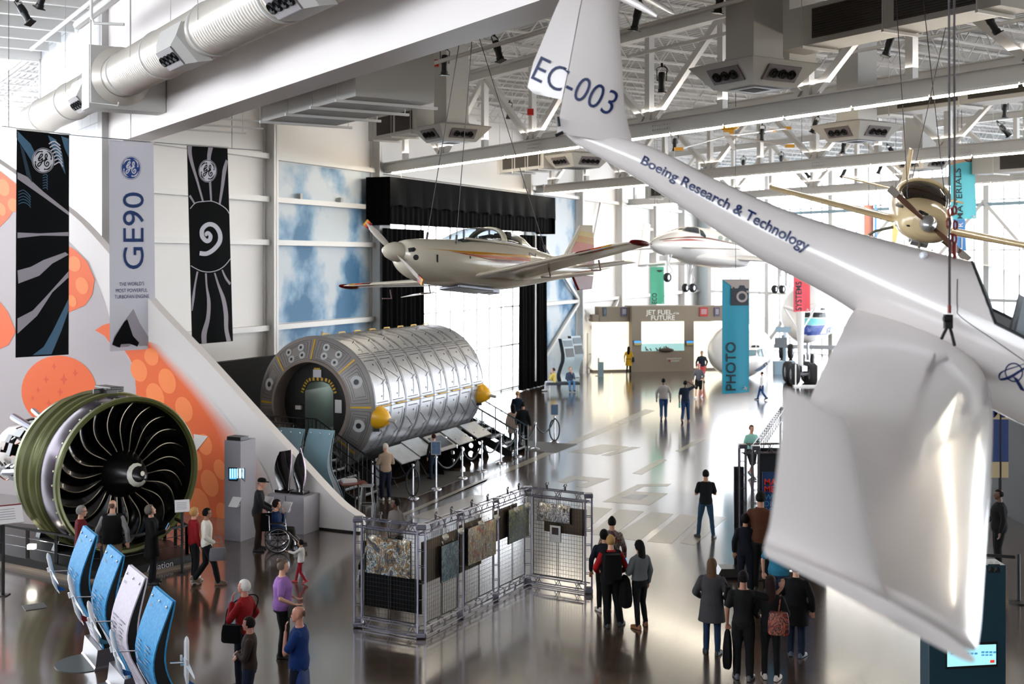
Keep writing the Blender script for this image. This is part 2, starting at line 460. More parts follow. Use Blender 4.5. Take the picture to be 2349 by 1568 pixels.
# ---- mural wall (left), girts, columns
def wallbox(name, a0, a1, z0, z1, n0=WALL, th=.25, m=WHITE, parent=None):
    mb = MB(); mb.prism([an(a0, n0, z0), an(a1, n0, z0), an(a1, n0, z1), an(a0, n0, z1)], N * th)
    return struct(mb.build(name, m, parent))
wallbox('wall_left', 28.1, 45.6, 0, ZC); wallbox('wall_left', 45.6, 60.5, 9.0, ZC); wallbox('wall_left', 60.5, 96.6, 0, ZC)
GZ = (10.9, 9.30, 7.69, 4.50)
for i, z in enumerate(GZ):
    for a0, a1 in ((28.2, 36.2), (36.5, 43.8), (44.2, 60.2), (60.6, 68.3), (68.6, 75.7), (76.0, 83.4), (83.7, 90.9), (91.2, 96.3)):
        if a0 == 44.2 and z < 9: continue
        if a0 >= 60 and i in (1, 2) and a0 < 70: continue
        mb = MB(); mb.prism([an(a0, WALL - .3, z - .1), an(a0, WALL, z - .1), an(a0, WALL, z + .1), an(a0, WALL - .3, z + .1)], A * (a1 - a0))
        struct(mb.build('trim_1', STEEL))
def column(a, w=.28, dep=.5, z1=ZTOP):
    mb = MB()
    mb.prism([an(a - w/2, WALL - dep, 0), an(a + w/2, WALL - dep, 0), an(a + w/2, WALL - dep + .04, 0), an(a - w/2, WALL - dep + .04, 0)], UP * z1)
    mb.prism([an(a - w/2, WALL - .06, 0), an(a + w/2, WALL - .06, 0), an(a + w/2, WALL - .01, 0), an(a - w/2, WALL - .01, 0)], UP * z1)
    mb.prism([an(a - .03, WALL - dep, 0), an(a + .03, WALL - dep, 0), an(a + .03, WALL, 0), an(a - .03, WALL, 0)], UP * z1)
    return tag(mb.build('wall_column', STEEL), 'white steel wall column standing on the floor', 'column', kind='structure')
for a in (36.35, 43.97, 60.35, 68.4, 75.85, 83.5, 91.0): column(a)
for a0, z0, a1, z1 in ((60.6, 9.2, 68.2, 4.6), (68.2, 4.4, 60.6, .2), (68.6, 4.6, 72.2, 10.9), (75.6, 4.4, 70, .2), (68.6, 4.4, 75.4, 0.2)):
    mb = MB(); mb.bar(an(a0, WALL - .25, z0), an(a1, WALL - .25, z1), .2, .12, N)
    struct(mb.build('trim_2', STEEL))
# cloud mural sheets
def mural_material():
    m = bpy.data.materials.new('cloud_mural'); m.use_nodes = True
    nt = m.node_tree; n = nt.nodes; l = nt.links; b = n['Principled BSDF']; b.inputs['Roughness'].default_value = .6
    tc = n.new('ShaderNodeTexCoord'); q = n.new('ShaderNodeTexNoise'); q.inputs['Scale'].default_value = .42; q.inputs['Detail'].default_value = 7; q.inputs['Roughness'].default_value = .5; q.inputs['Distortion'].default_value = .1
    mp = n.new('ShaderNodeMapping'); mp.inputs['Location'].default_value = (3.4, 7.0, 1.3); l.new(tc.outputs['Object'], mp.inputs[0]); l.new(mp.outputs[0], q.inputs['Vector'])
    cr = n.new('ShaderNodeValToRGB'); l.new(q.outputs[0], cr.inputs[0]); e = cr.color_ramp.elements
    e[0].position = .36; e[0].color = lin((.22, .41, .55)); e[1].position = .54; e[1].color = lin((.74, .77, .79))
    x = e.new(.44); x.color = lin((.50, .62, .72))
    l.new(cr.outputs[0], b.inputs['Base Color']); return m
MUR = mural_material()
for i, (a0, a1, z0, z1) in enumerate(((36.5, 43.8, 4.62, 7.58), (36.5, 43.8, 7.8, 9.2), (36.5, 43.8, 9.41, 10.78), (36.5, 43.8, 0.1, 4.38), (60.6, 68.2, 4.62, 10.78), (60.6, 68.2, .1, 4.38))):
    mb = MB(); mb.prism([an(a0, WALL - .03, z0), an(a1, WALL - .03, z0), an(a1, WALL - .03, z1), an(a0, WALL - .03, z1)], N * .028)
    nm = ('tall middle sheet above the module', 'upper sheet between two girts', 'topmost sheet under the girt', 'lowest sheet behind the module', 'sheet to the right of the black curtain', 'lower sheet behind the two kiosks')[i]
    tag(mb.build('cloud_mural', MUR), 'blue sky and cloud mural, ' + nm, 'mural', 'cloud murals on the wall')
mb = MB()
for a, s in ((38.3, .22), (41.2, .2)): mb.box(an(a, WALL - .2, 9.4 + s / 2), (.16, .16, s), basis(UP, A))
tag(mb.build('wall_bracket', GREYST), 'small grey boxes on the girt in front of the cloud mural', 'bracket')
# window behind the curtains
def window(name, org, u, wid, z0, z1, nv, zs, th=.08, barw=.07, m=STEEL):
    f = MB(); up_ = u.cross(UP)
    for k in range(nv + 1): f.bar(org + u * (wid * k / nv) + UP * z0, org + u * (wid * k / nv) + UP * z1, barw, th, up_)
    for z in zs: f.bar(org + UP * z, org + u * wid + UP * z, th, barw)
    o = struct(f.build(name, m))
    g = MB(); g.quad(org + UP * z0, org + u * wid + UP * z0, org + u * wid + UP * z1, org + UP * z1)
    g.build('pane', PANE, o); return o
window('window_1', an(45.6, WALL + .1), A, 14.9, 0, 9.0, 10, (.05, 2.4, 4.5, 8.95))
# ---- far glazed wall
tcor = 75.1
FARW = mat('far_wall_paint', (.86, .90, .92), .5)
t = 73.2; i = 0
mb = MB(); mb.prism([tj(tcor + .3, FAR, 0), tj(73.2, FAR, 0), tj(73.2, FAR, ZC), tj(tcor + .3, FAR, ZC)], J * .2); struct(mb.build('wall_far', FARW))
wn = 2
while t > 3:
    w = 6.5
    window('window_%d' % wn, tj(t, FAR), -T, w, 0, 14.4, 6, (.06, 4.5, 7.7, 10.9, 14.3), .1, .09, STEEL); wn += 1
    mb = MB(); mb.prism([tj(t - .2, FAR - .35, 0), tj(t + .2, FAR - .35, 0), tj(t + .2, FAR, 0), tj(t - .2, FAR, 0)], UP * ZTOP)
    tag(mb.build('wall_column', STEEL), 'white steel wall column standing on the floor', 'column', kind='structure')
    t -= w
mb = MB(); mb.prism([tj(73.2, FAR, 14.4), tj(3, FAR, 14.4), tj(3, FAR, ZC), tj(73.2, FAR, ZC)], J * .2); struct(mb.build('wall_far', FARW))
mb = MB(); mb.bar(tj(73, FAR - .4, 10.6), tj(5, FAR - .4, 10.6), .14, .22); struct(mb.build('trim_3', mat('blue_grey_rail', (.56, .66, .70), .5)))
mb = MB(); mb.bar(tj(73, FAR - .3, 4.5), tj(5, FAR - .3, 4.5), .14, .2); struct(mb.build('trim_3', STEEL))
for ta, za, tb, zb in ((66.9, .2, 60.3, 7.5), (60.3, 4.5, 53.8, 10.8), (53.8, 4.2, 47.3, 10.8), (40.8, 4, 47.3, 10.8)):
    mb = MB(); mb.bar(tj(ta, FAR - .4, za), tj(tb, FAR - .4, zb), .22, .14, J); struct(mb.build('trim_3', STEEL))
# outside ground beyond the glass
mb = MB(); mb.quad(tj(-30, FAR + .6, -.12), tj(-30, FAR + 60, -.12), tj(110, FAR + 60, -.12), tj(110, FAR + .6, -.12))
struct(mb.build('ground_outside', mat('outside_paving', (.72, .73, .74), .8)))
# ---- bulkhead over the opening, brick wall and tall window at left, back and right walls
mb = MB(); mb.prism([tj(37.7, 8.92, 10.55), tj(37.7, 9.66, 10.55), tj(37.7, 9.66, ZC), tj(37.7, 8.92, ZC)], T * -53)
struct(mb.build('wall_bulkhead', mat('bulkhead_paint', (.83, .80, .785), .5, var=.02, vs=.5)))
def brick():
    m = mat('white_block', (.84, .85, .86), .6)
    nt = m.node_tree; n = nt.nodes; l = nt.links; b = n['Principled BSDF']
    tc = n.new('ShaderNodeTexCoord'); dT = n.new('ShaderNodeVectorMath'); dT.operation = 'DOT_PRODUCT'; dT.inputs[1].default_value = tuple(T)
    l.new(tc.outputs['Object'], dT.inputs[0]); sx = n.new('ShaderNodeSeparateXYZ'); l.new(tc.outputs['Object'], sx.inputs[0])
    cb = n.new('ShaderNodeCombineXYZ'); l.new(dT.outputs['Value'], cb.inputs[0]); l.new(sx.outputs[2], cb.inputs[1])
    br = n.new('ShaderNodeTexBrick'); br.inputs['Scale'].default_value = 1; br.inputs['Brick Width'].default_value = 1.2; br.inputs['Row Height'].default_value = .6
    br.inputs['Mortar Size'].default_value = .02; br.inputs['Color1'].default_value = lin((.84, .85, .86)); br.inputs['Color2'].default_value = lin((.82, .83, .84)); br.inputs['Mortar'].default_value = lin((.66, .68, .70))
    l.new(cb.outputs[0], br.inputs['Vector']); l.new(br.outputs['Color'], b.inputs['Base Color']); return m
mb = MB(); mb.prism([tj(37.75, 8.92, 0), tj(48, 8.92, 0), tj(48, 8.92, ZC), tj(37.75, 8.92, ZC)], J * .3)
struct(mb.build('wall_left', brick()))
mb = MB(); mb.prism([tj(37.2, 8.72, 0), tj(37.75, 8.72, 0), tj(37.75, 9.0, 0), tj(37.2, 9.0, 0)], UP * ZC)
tag(mb.build('wall_column', GREYST), 'white steel wall column standing on the floor', 'column', kind='structure')
window('window_%d' % wn, tj(47.7, 8.9), -J, 25, 0, 14.7, 10, (.06, 7.3, 14.65), .1, .1); wn += 1
mb = MB(); mb.prism([tj(47.6, 8.9, 14.7), tj(47.6, -18, 14.7), tj(47.6, -18, ZC), tj(47.6, 8.9, ZC)], T * .3); struct(mb.build('wall_left', WHITE))
portal(tj(47.9, -4, 6.3), -T, 25, 12.4)
DIM = mat('dim_paint', (.50, .49, .48), .7)
mb = MB(); mb.prism([tj(48, -14, 0), tj(-14, -14, 0), tj(-14, -14, 8.6), tj(48, -14, 8.6)], J * -.2); struct(mb.build('wall_back', DIM))
window('window_%d' % wn, tj(47.9, -14.1), -T, 62, 8.6, ZC, 20, (8.65, 12, ZC - .1), .1, .1); wn += 1  # made-up glazed strip behind the camera, added for frontal fill
portal(tj(17, -14.4, 11.9), J, 61, 6.4)
mb = MB(); mb.prism([tj(-14, -14, 0), tj(-14, 9, 0), tj(-14, 9, ZC), tj(-14, -14, ZC)], T * -.2); struct(mb.build('wall_right', DIM))
mb = MB(); mb.prism([tj(3, 9.7, 0), tj(3, 30, 0), tj(3, 30, ZC), tj(3, 9.7, ZC)], T * -.2); struct(mb.build('wall_right', DIM))
window('window_%d' % wn, tj(2.9, 30), J, FAR - 30, 0, 12.8, 24, (.06, 4.5, 7.7, 12.75), .1, .1); wn += 1  # unseen glazing, added to brighten the far part of the mural wall
mb = MB(); mb.prism([tj(3, 30, 12.8), tj(3, FAR, 12.8), tj(3, FAR, ZC), tj(3, 30, ZC)], T * -.2); struct(mb.build('wall_right', WHITE))
mb = MB(); mb.quad(tj(2.3, 20, -.12), tj(2.3, 126, -.12), tj(-60, 126, -.12), tj(-60, 20, -.12)); struct(mb.build('ground_outside', mat('outside_paving', (.72, .73, .74), .8)))
mb = MB(); mb.prism([tj(3, 9.3, 0), tj(-14, 9.3, 0), tj(-14, 9.3, ZC), tj(3, 9.3, ZC)], J * .2); struct(mb.build('wall_right', DIM))
# ================================================================== the large white research aeroplane hanging at right
GLOSS = mat('gloss_white', (.84, .81, .795), .2, coat=.5, var=.015, vs=2)
NAVY = mat('navy_lettering', (.03, .12, .32), .4)
CANOPY = glassmat('canopy_glass', (.90, .93, .95), refl=.25)
plane = thing('research_aeroplane', 'large white aeroplane hanging close by with navy lettering along its tail boom', 'aeroplane', P(2140, 696, 9.1))
ST = [(1296, 297, 7, 7), (1330, 313, 19, 17), (1392, 337, 29, 26), (1483, 376, 40, 38), (1617, 453, 49, 47), (1770, 536, 63, 60), (1915, 597, 77, 78), (2008, 637, 92, 100),
      (2140, 696, 118, 135), (2282, 768, 150, 160), (2435, 850, 150, 165), (2590, 950, 118, 125), (2700, 1030, 70, 72), (2750, 1070, 25, 25)]
fax = (P(2435, 850, 8.72) - P(1296, 297, 9.95)).normalized()
flat_ = V((-.347, -.935, -.067)); flat_ = (flat_ - fax * flat_.dot(fax)).normalized()
fup = -fax.cross(flat_).normalized() if (-fax.cross(flat_)).z > 0 else fax.cross(flat_).normalized()
def fst(x):
    xs = [s[0] for s in ST]
    i = max(k for k in range(len(xs) - 1) if xs[k] <= x) if x > xs[0] else 0
    p = [ST[max(i - 1, 0)], ST[i], ST[i + 1], ST[min(i + 2, len(ST) - 1)]]
    t = (x - xs[i]) / (xs[i + 1] - xs[i]); out = []
    for c in (1, 2, 3):
        m1 = (p[2][c] - p[0][c]) / (p[2][0] - p[0][0]) * (p[2][0] - p[1][0]); m2 = (p[3][c] - p[1][c]) / (p[3][0] - p[1][0]) * (p[2][0] - p[1][0])
        out.append((2*t**3 - 3*t*t + 1) * p[1][c] + (t**3 - 2*t*t + t) * m1 + (-2*t**3 + 3*t*t) * p[2][c] + (t**3 - t*t) * m2)
    d = 9.95 + (x - 1296) / (2435 - 1296) * (8.72 - 9.95)
    return P(x, out[0], d), out[1] * d / F, out[2] * d / F
def fpt(x, th, k=1.0):
    c, h, w = fst(x)
    return c + fup * (h * k * math.cos(th)) + flat_ * (w * k * math.sin(th))
SEG = 40; TH0 = R(76)
def u0(th):      # where the canopy starts, running aft over the top
    a = abs(((th + math.pi) % (2 * math.pi)) - math.pi)
    return 2262 - 92 * (1 - (a / TH0) ** 2) if a < TH0 else 2262
mb = MB()
xs = [1296, 1305, 1315, 1330, 1350, 1370] + list(range(1395, 2160, 24)) + [2165]
mb.loft([[fpt(x, 2 * math.pi * k / SEG) for k in range(SEG)] for x in xs], cap=True)
# hull under the sill, and the solid deck aft of the canopy
nlow = 30
xs2 = list(range(2165, 2740, 23)) + [2748]
rings = [[fpt(x, TH0 + (2 * math.pi - 2 * TH0) * k / nlow) for k in range(nlow + 1)] for x in xs2]
mb.loft(rings, cap=False, close=False)
mb.loft([[fpt(2165 + (u0(-TH0 + 2 * TH0 * k / 16) - 2165) * q / 6, -TH0 + 2 * TH0 * k / 16) for k in range(17)] for q in range(7)], cap=False, close=False)
# engine cowl ahead of the canopy
mb.loft([[fpt(x, -TH0 + 2 * TH0 * k / 16) for k in range(17)] for x in (2560, 2590, 2640, 2700, 2748)], cap=False, close=False)
fus = mb.build('fuselage', GLOSS, plane, smooth=True, sharp=50)
mb = MB(); mb.loft([[fpt(u0(-TH0 + 2 * TH0 * k / 20) + (2560 - u0(-TH0 + 2 * TH0 * k / 20)) * q / 16, -TH0 + 2 * TH0 * k / 20, .995) for k in range(21)] for q in range(17)], cap=False, close=False)
canopy = mb.build('canopy', CANOPY, plane, smooth=True)
mb = MB()
for th in (TH0 * .99, -TH0 * .99): mb.tube([fpt(x, th, 1.0) for x in range(2262, 2561, 20)], .012, 6)
mb.tube([fpt(u0(-TH0 + 2 * TH0 * k / 20) , -TH0 + 2 * TH0 * k / 20, .985) for k in range(21)], .014, 6)
mb.build('canopy_frame', mat('cockpit_black', (.03, .03, .035), .5), canopy)
mb = MB(); mb.loft([[fpt(x, R(s), .96) for s in (97, 140, 180, 220, 263)] for x in range(2180, 2600, 20)], cap=False, close=False)
mb.build('cockpit_tub', mat('cockpit_black', (.03, .03, .035), .5), plane)
for q, x in ((.45, 2330), (-.45, 2330)):
    c, h, w = fst(x); s = MB(); o = c + flat_ * (w * q)
    s.loft([[o + fax * (a - dz * .25) + flat_ * b_ + fup * dz for a, b_ in ((-.05, -.2 * k), (.05, -.2 * k), (.05, .2 * k), (-.05, .2 * k))] for dz, k in ((-.2, 1), (.02, 1), (.1, .8), (.14, .5), (.3, .45), (.34, .3))])
    s.build('seat', mat('seat_grey', (.62, .63, .64), .7), plane, smooth=True)
# panel lines, lettering
FB = bvh_of(fus)
LINE = mat('panel_line', (.10, .11, .14), .6)
decal(stroke2d(spline2d([(2196, 640), (2196, 705), (2206, 728), (2290, 786), (2365, 838)]), 2.0), FB, 'panel_line', LINE, fus, .003, 30)
def words(body, o0, o1, up0, up1, bvh, name, m, parent, bold=0, off=.006, cut=10, sp=1.0):
    vs, fs, (x0, x1, y0, y1) = text2d(body, bold, sp)
    caph = .729
    def w(x, y):
        t = (x - x0) / (x1 - x0); v = y / caph
        return (o0[0] + (o1[0] - o0[0]) * t + (up0[0] + (up1[0] - up0[0]) * t) * v, o0[1] + (o1[1] - o0[1]) * t + (up0[1] + (up1[1] - up0[1]) * t) * v)
    return decal(warp((vs, fs), w), bvh, name, m, parent, off, cut)
words('Boeing Research & Technology', (1469, 374), (1850, 577), (9.5, -18), (12, -23.5), FB, 'lettering', NAVY, fus, bold=.022)
lg = merge2d(disc2d(0, 0, 19, 40, 22), stroke2d(spline2d([(-36, 14), (-30, 16), (-8, 10), (20, -6), (40, -16)]), [1, 5, 7, 5, 2]), stroke2d(spline2d([(-36, 14), (-34, 4), (-22, -4), (10, -14), (34, -22)]), [3, 5, 3, 2, 1]),
             poly2d([(-4, 8), (8, 14), (26, 44), (14, 40)]))
decal(warp(lg, lambda x, y: (2326 + x * .95 + y * .05, 853 + y)), FB, 'emblem', NAVY, fus, .006, 12)
mb = MB(); c = fpt(2075, R(28), 1.02); mb.ball(c, (.055, .03, .03), 12, 8, basis(fup, fax).to_3x3() @ Matrix.Identity(3)); mb.build('antenna_dome', mat('pale_plastic', (.9, .92, .95), .3), plane, smooth=True)
mb = MB(); mb.loft([[fpt(2392, 0, .99) + fax * a + flat_ * b_ for a, b_ in ((-.06, -.01), (.06, -.01), (.06, .01), (-.06, .01))], [fpt(2380, 0, 1) + fup * .13 + fax * a + flat_ * b_ for a, b_ in ((-.04, -.006), (.0, -.006), (.0, .006), (-.04, .006))]])
mb.build('blade_antenna', mat('seat_grey', (.62, .63, .64), .7), plane)
mb = MB(); mb.loft([[fpt(2330, R(200), .99) + fax * a + flat_ * b_ for a, b_ in ((-.06, -.012), (.06, -.012), (.06, .012), (-.06, .012))], [fpt(2330, R(200), 1) - fup * .14 + fax * a + flat_ * b_ for a, b_ in ((-.03, -.01), (.0, -.01), (.0, .01), (-.03, .01))]])
mb.build('blade_antenna', GLOSS, plane)
# ---- wing coming towards the eye
def foil(le, te, nrm, tk, n=14):
    ch = te - le; L = ch.length; up_ = []; lo = []
    for i in range(n + 1):
        x = .5 * (1 - math.cos(math.pi * i / n)); y = 5 * tk * (.2969 * math.sqrt(x) - .126 * x - .3516 * x*x + .2843 * x**3 - .1036 * x**4)
        cm = .03 * 4 * x * (1 - x)
        up_.append(le + ch * x + nrm * (L * (y + cm))); lo.append(le + ch * x + nrm * (L * (cm - y * .75)))
    return up_ + lo[::-1][1:-1]
WS = [((2215, 800, 9.0), (1990, 690, 9.3), .17), ((2258, 868, 8.4), (1955, 716, 8.95), .165), ((2276, 930, 7.6), (1925, 775, 8.1), .155), ((2278, 1010, 6.6), (1882, 860, 7.05), .15), ((2273, 1110, 5.6), (1845, 950, 5.95), .145),
      ((2262, 1260, 4.5), (1805, 1085, 4.8), .14), ((2250, 1420, 3.75), (1768, 1215, 3.95), .13), ((2240, 1490, 3.5), (1760, 1250, 3.72), .11)]
LEs = spline2d([tuple(P(*a)) for a, b_, k in WS], 5); TEs = spline2d([tuple(P(*b_)) for a, b_, k in WS], 5); TKs = spline2d([(k, 0) for a, b_, k in WS], 5)
rings = []
for i in range(len(LEs)):
    le, te = V(LEs[i]), V(TEs[i]); sp = V(LEs[min(i + 1, len(LEs) - 1)]) - V(LEs[max(i - 1, 0)])
    n_ = (te - le).cross(sp).normalized(); n_ = n_ if n_.z > 0 else -n_
    rings.append(foil(le, te, n_, TKs[i][0]))
mb = MB(); mb.loft(rings)
wing = mb.build('wing', GLOSS, plane, smooth=True, sharp=60)
WL = [((1938, 962, 3.34), (1802, 888, 3.34), .07, 0), ((1950, 990, 3.36), (1797, 915, 3.36), .10, 0), ((1985, 1160, 3.45), (1784, 1060, 3.45), .11, 0), ((2022, 1330, 3.53), (1767, 1195, 3.53), .11, 0), ((2060, 1405, 3.54), (1757, 1235, 3.54), .13, .3), ((2150, 1470, 3.47), (1752, 1258, 3.5), .13, .7), ((2236, 1518, 3.42), (1757, 1276, 3.5), .10, 1)]
rings = []; base_n = V((.25, -.93, .2)).normalized(); tipn = V((.1, -.35, .93)).normalized()
WL2 = [spline2d([tuple(P(*w[0])) for w in WL], 5), spline2d([tuple(P(*w[1])) for w in WL], 5), spline2d([(w[2], w[3]) for w in WL], 5)]
for le, te, (tk, q) in zip(*WL2):
    le, te = V(le), V(te); n_ = base_n.lerp(tipn, max(0, min(1, q))).normalized(); n_ = (n_ - (te - le).normalized() * n_.dot((te - le).normalized())).normalized()
    rings.append(foil(le, te, n_, tk))
mb = MB(); mb.loft(rings); mb.build('winglet', GLOSS, plane, smooth=True, sharp=60)
# far wing, mostly hidden behind the fuselage
c0 = P(2215, 800, 9.0); c1 = P(1990, 690, 9.3); sp = -flat_ * 7.2 - fup * .35
mb = MB(); mb.loft([foil(c0, c1, fup, .17), foil(c0 + sp - fax * .15, c1 + sp + fax * .1, fup, .12)]); mb.build('wing', GLOSS, plane, smooth=True, sharp=60)
# ---- fin, rudder and tailplane
FN = [((1452, 330), (1283, 297)), ((1436, 265), (1225, 215)), ((1432, 240), (1210, 200)), ((1427, 150), (1224, 142)), ((1419, 40), (1275, 20)), ((1424, 5), (1284, 0)), ((1445, -30), (1292, -40)), ((1450, -70), (1300, -75))]
def finrow(le, te, d=9.82): return V(P(*le, d)), V(P(*te, d))
def hinge(y): return 1283 + (300 - y) / 300 * 57
fr, rr = [], []
nf = -flat_
for le, te in FN:
    L_, T_ = finrow(le, te); h0 = V(P(hinge((le[1] + te[1]) / 2), te[1] + (le[1] - te[1]) * .3, 9.82))
    fr.append([L_ + (h0 - L_) * x + nf * s * y for x, y, s in ((0, 0, 1), (.06, .03, 1), (.2, .05, 1), (.5, .06, 1), (1, .045, 1), (1, .045, -1), (.5, .06, -1), (.2, .05, -1), (.06, .03, -1))])
    h1 = h0 + (T_ - L_).normalized() * .008
    rr.append([h1 + (T_ - h1) * x + nf * s * y for x, y, s in ((0, .043, 1), (.5, .025, 1), (1, .004, 1), (1, .004, -1), (.5, .025, -1), (0, .043, -1))])
mb = MB(); mb.loft(fr); fin = mb.build('fin', GLOSS, plane, smooth=True, sharp=60)
mb = MB(); mb.loft(rr[1:]); mb.loft([rr[0], rr[1]]) if False else None
rud = mb.build('rudder', GLOSS, plane, smooth=True, sharp=60)
words('EC-003', (1217, 180), (1397, 266), (26, -55), (27, -55), bvh_of(fin, rud), 'lettering', NAVY, fin, bold=-.004, cut=14)
mb = MB(); mb.tube([P(1279, 268, 9.72), P(1282, 290, 9.72)], .016, 8); mb.tube([P(1274, 311, 9.75), P(1292, 303, 9.75)], .014, 8); mb.build('tail_wheel_fork', BLACK, plane)
tp0 = P(1375, -58, 9.8)
mb = MB(); cL = fax * .32; cT = -fax * .32
mb.loft([foil(tp0 + cL + flat_ * s * 1.55, tp0 + cT + flat_ * s * 1.55, fup, .1) for s in (-1, -.5, 0, .5, 1)]); mb.build('tailplane', GLOSS, plane, smooth=True)
mb = MB(); mb.tube([P(1425, -8, 9.7), P(1470, 15, 9.6), P(1508, 38, 9.5)], [.035, .03, .012], 10); mb.build('tail_fairing', GLOSS, plane, smooth=True)
# ---- hoist cables
ROPE = mat('dark_cable', (.22, .19, .20), .6); REDS = mat('red_shackle', (.45, .13, .09), .45)
hc = thing('hoist_cable', 'pair of steel hoist cables with red shackles holding up the large white aeroplane', 'cable', P(2184, 590, 9.0))
def ch(a, b_, d): return P(a, b_, d)
mb = MB()
for x in (2178, 2190): mb.tube([ch(x, 470, 8.95), ch(x - 1, 100, 8.95), P(x, -900, 8.95)], .009, 6)
mb.tube([ch(2178, 588, 8.55), ch(2178, 700, 8.45)], .010, 6); mb.tube([ch(2178, 500, 8.95), ch(2178, 588, 8.6)], .009, 6)
mb.build('rope', ROPE, hc)
mb = MB()
for x, y in ((2180, 486), (2190, 482), (2176, 512), (2192, 516), (2181, 545), (2190, 548), (2182, 572), (2191, 570)):
    mb.tube([ch(x + 4.5 * math.cos(a * .9), y + 11 * math.sin(a * .9), 8.95) for a in range(7)], .010, 6, closed=True)
for x, y0, y1 in ((2179, 556, 590), (2190, 558, 592), (2178, 700, 718)): mb.tube([ch(x, y0, 8.8 if y0 < 600 else 8.43), ch(x, y1, 8.75 if y0 < 600 else 8.42)], .014, 6)
mb.build('shackle', REDS, hc)
mb = MB(); mb.box(ch(2175, 737, 8.38), (.055, .04, .10)); mb.tube([ch(2164, 731, 8.36), ch(2178, 731, 8.36)], .02, 6)
mb.tube([ch(2174, 748, 8.38), ch(2165, 765, 8.33), ch(2160, 776, 8.28)], .011, 6); mb.tube([ch(2178, 748, 8.38), ch(2184, 768, 8.33), ch(2190, 792, 8.28)], .011, 6); mb.build('hook_block', BLACK, hc)
# ================================================================== the smaller aircraft hanging in the hall
def frame(nose, roll=0, pitch=0):
    """local x = nose, y = port wing, z = up"""
    x = V(nose).normalized(); y = UP.cross(x).normalized(); z = x.cross(y)
    M = Matrix((x, y, z)).transposed()
    return M @ Matrix.Rotation(R(roll), 3, 'X') @ Matrix.Rotation(R(pitch), 3, 'Y')
def sect(x, zc, h, w, n=24, pw=2.0):
    out = []
    for k in range(n):
        a = 2 * math.pi * k / n; c, s = math.cos(a), math.sin(a)
        out.append(V((x, w * math.copysign(abs(s) ** (2 / pw), s), zc + h * math.copysign(abs(c) ** (2 / pw), c))))
    return out
def slice_x(tab, x):
    xs = [t[0] for t in tab]; sg = 1 if xs[-1] > xs[0] else -1
    return [float(np.interp(x * sg, [q * sg for q in xs], [t[c] for t in tab])) for c in (1, 2, 3)]
def wingmesh(secs, n=12):
    """secs: (le point, te point, thickness)"""
    mb = MB(); rings = []
    for i, (le, te, tk) in enumerate(secs):
        a, b_ = secs[max(i - 1, 0)], secs[min(i + 1, len(secs) - 1)]
        nn = (V(te) - V(le)).cross(V(b_[0]) - V(a[0])).normalized()
        if nn.z < -.01 or (abs(nn.z) <= .01 and nn.y < 0): nn = -nn
        rings.append(foil(V(le), V(te), nn, tk, n))
    return mb.loft(rings)
def propblade(r, w, M, tw=.5):
    """one blade along local +z of M"""
    mb = MB(); rings = []
    for q in range(9):
        t = q / 8; z = .08 + (r - .08) * t; c = w * (.45 + .9 * t - 1.05 * t ** 2.4) if t < 1 else w * .12
        a = tw * (1 - .75 * t); rings.append([M @ (Matrix.Rotation(a, 4, 'Z') @ V((x * c, y, z))) for x, y in ((-.5, 0), (-.2, .018), (.25, .014), (.5, 0), (.2, -.012), (-.25, -.012))])
    return mb.loft(rings)
CREAM = mat('cream_paint', (.82, .78, .70), .18, coat=.5)
YEL = mat('stripe_yellow', (.76, .52, .08), .25); ORG = mat('stripe_orange', (.72, .27, .08), .25); RED = mat('stripe_red', (.42, .06, .07), .25)
DGLASS = glassmat('tinted_canopy', (.35, .38, .40), refl=.3)
DARKIN = mat('dark_interior', (.05, .05, .055), .7)
# ---------------------------------------------------------------- cream aeroplane with red, orange and yellow stripes
c_ = V((-.68, 21.2, 7.0)); hd = V((-.669, -.743, .01))
MR = (Matrix.Translation(c_) @ frame(hd, 6.4, -5.0).to_4x4())
sp = thing('light_aeroplane', 'cream low wing light aeroplane with red, orange and yellow stripes hanging over the metal module', 'aeroplane', c_)
def L2W(M, mb): mb.v = [M @ v for v in mb.v]; return mb
FUS = [(1.85, -.03, .12, .12), (1.75, -.06, .24, .26), (1.5, -.10, .33, .38), (1.1, -.12, .39, .47), (.6, -.10, .42, .52), (.1, -.06, .46, .55), (-.5, -.02, .47, .54), (-1.0, .0, .42, .48), (-1.6, .03, .33, .36), (-2.3, .07, .22, .23), (-3.0, .12, .14, .13), (-3.4, .15, .10, .06)]
def fine(tab, n=4):
    return [tuple(q) for q in spline2d(tab, n)]
mb = MB(); mb.loft([sect(x, zc, h, w, 32, 2.25) for x, zc, h, w in fine(FUS)])
fu = L2W(MR, mb).build('fuselage', CREAM, sp, smooth=True, sharp=50)
mb = MB(); mb.loft([sect(x, z, h, w, 24) for x, z, h, w in fine([(.75, .26, .04, .30), (.5, .30, .14, .36), (.15, .34, .24, .42), (-.3, .36, .26, .44), (-.7, .34, .22, .40), (-1.15, .30, .10, .30), (-1.4, .26, .03, .2)])])
can = L2W(MR, mb).build('canopy', DGLASS, sp, smooth=True)
mb = MB()
for x0, zt, w in ((-.32, .625, .445), (-.36, .625, .445), (-.28, .62, .445)): mb.tube([V((x0, w * math.sin(a), .36 + (zt - .36) * math.cos(a))) for a in [R(q) for q in range(-95, 96, 10)]], .03, 6)
mb.tube([V((.6 - 1.9 * t, s * (.36 + .1 * math.sin(math.pi * t)), .30 + .01 * t)) for s in (1,) for t in [q / 12 for q in range(13)]], .02, 6)
mb.tube([V((.6 - 1.9 * t, -(.36 + .1 * math.sin(math.pi * t)), .30 + .01 * t)) for t in [q / 12 for q in range(13)]], .02, 6)
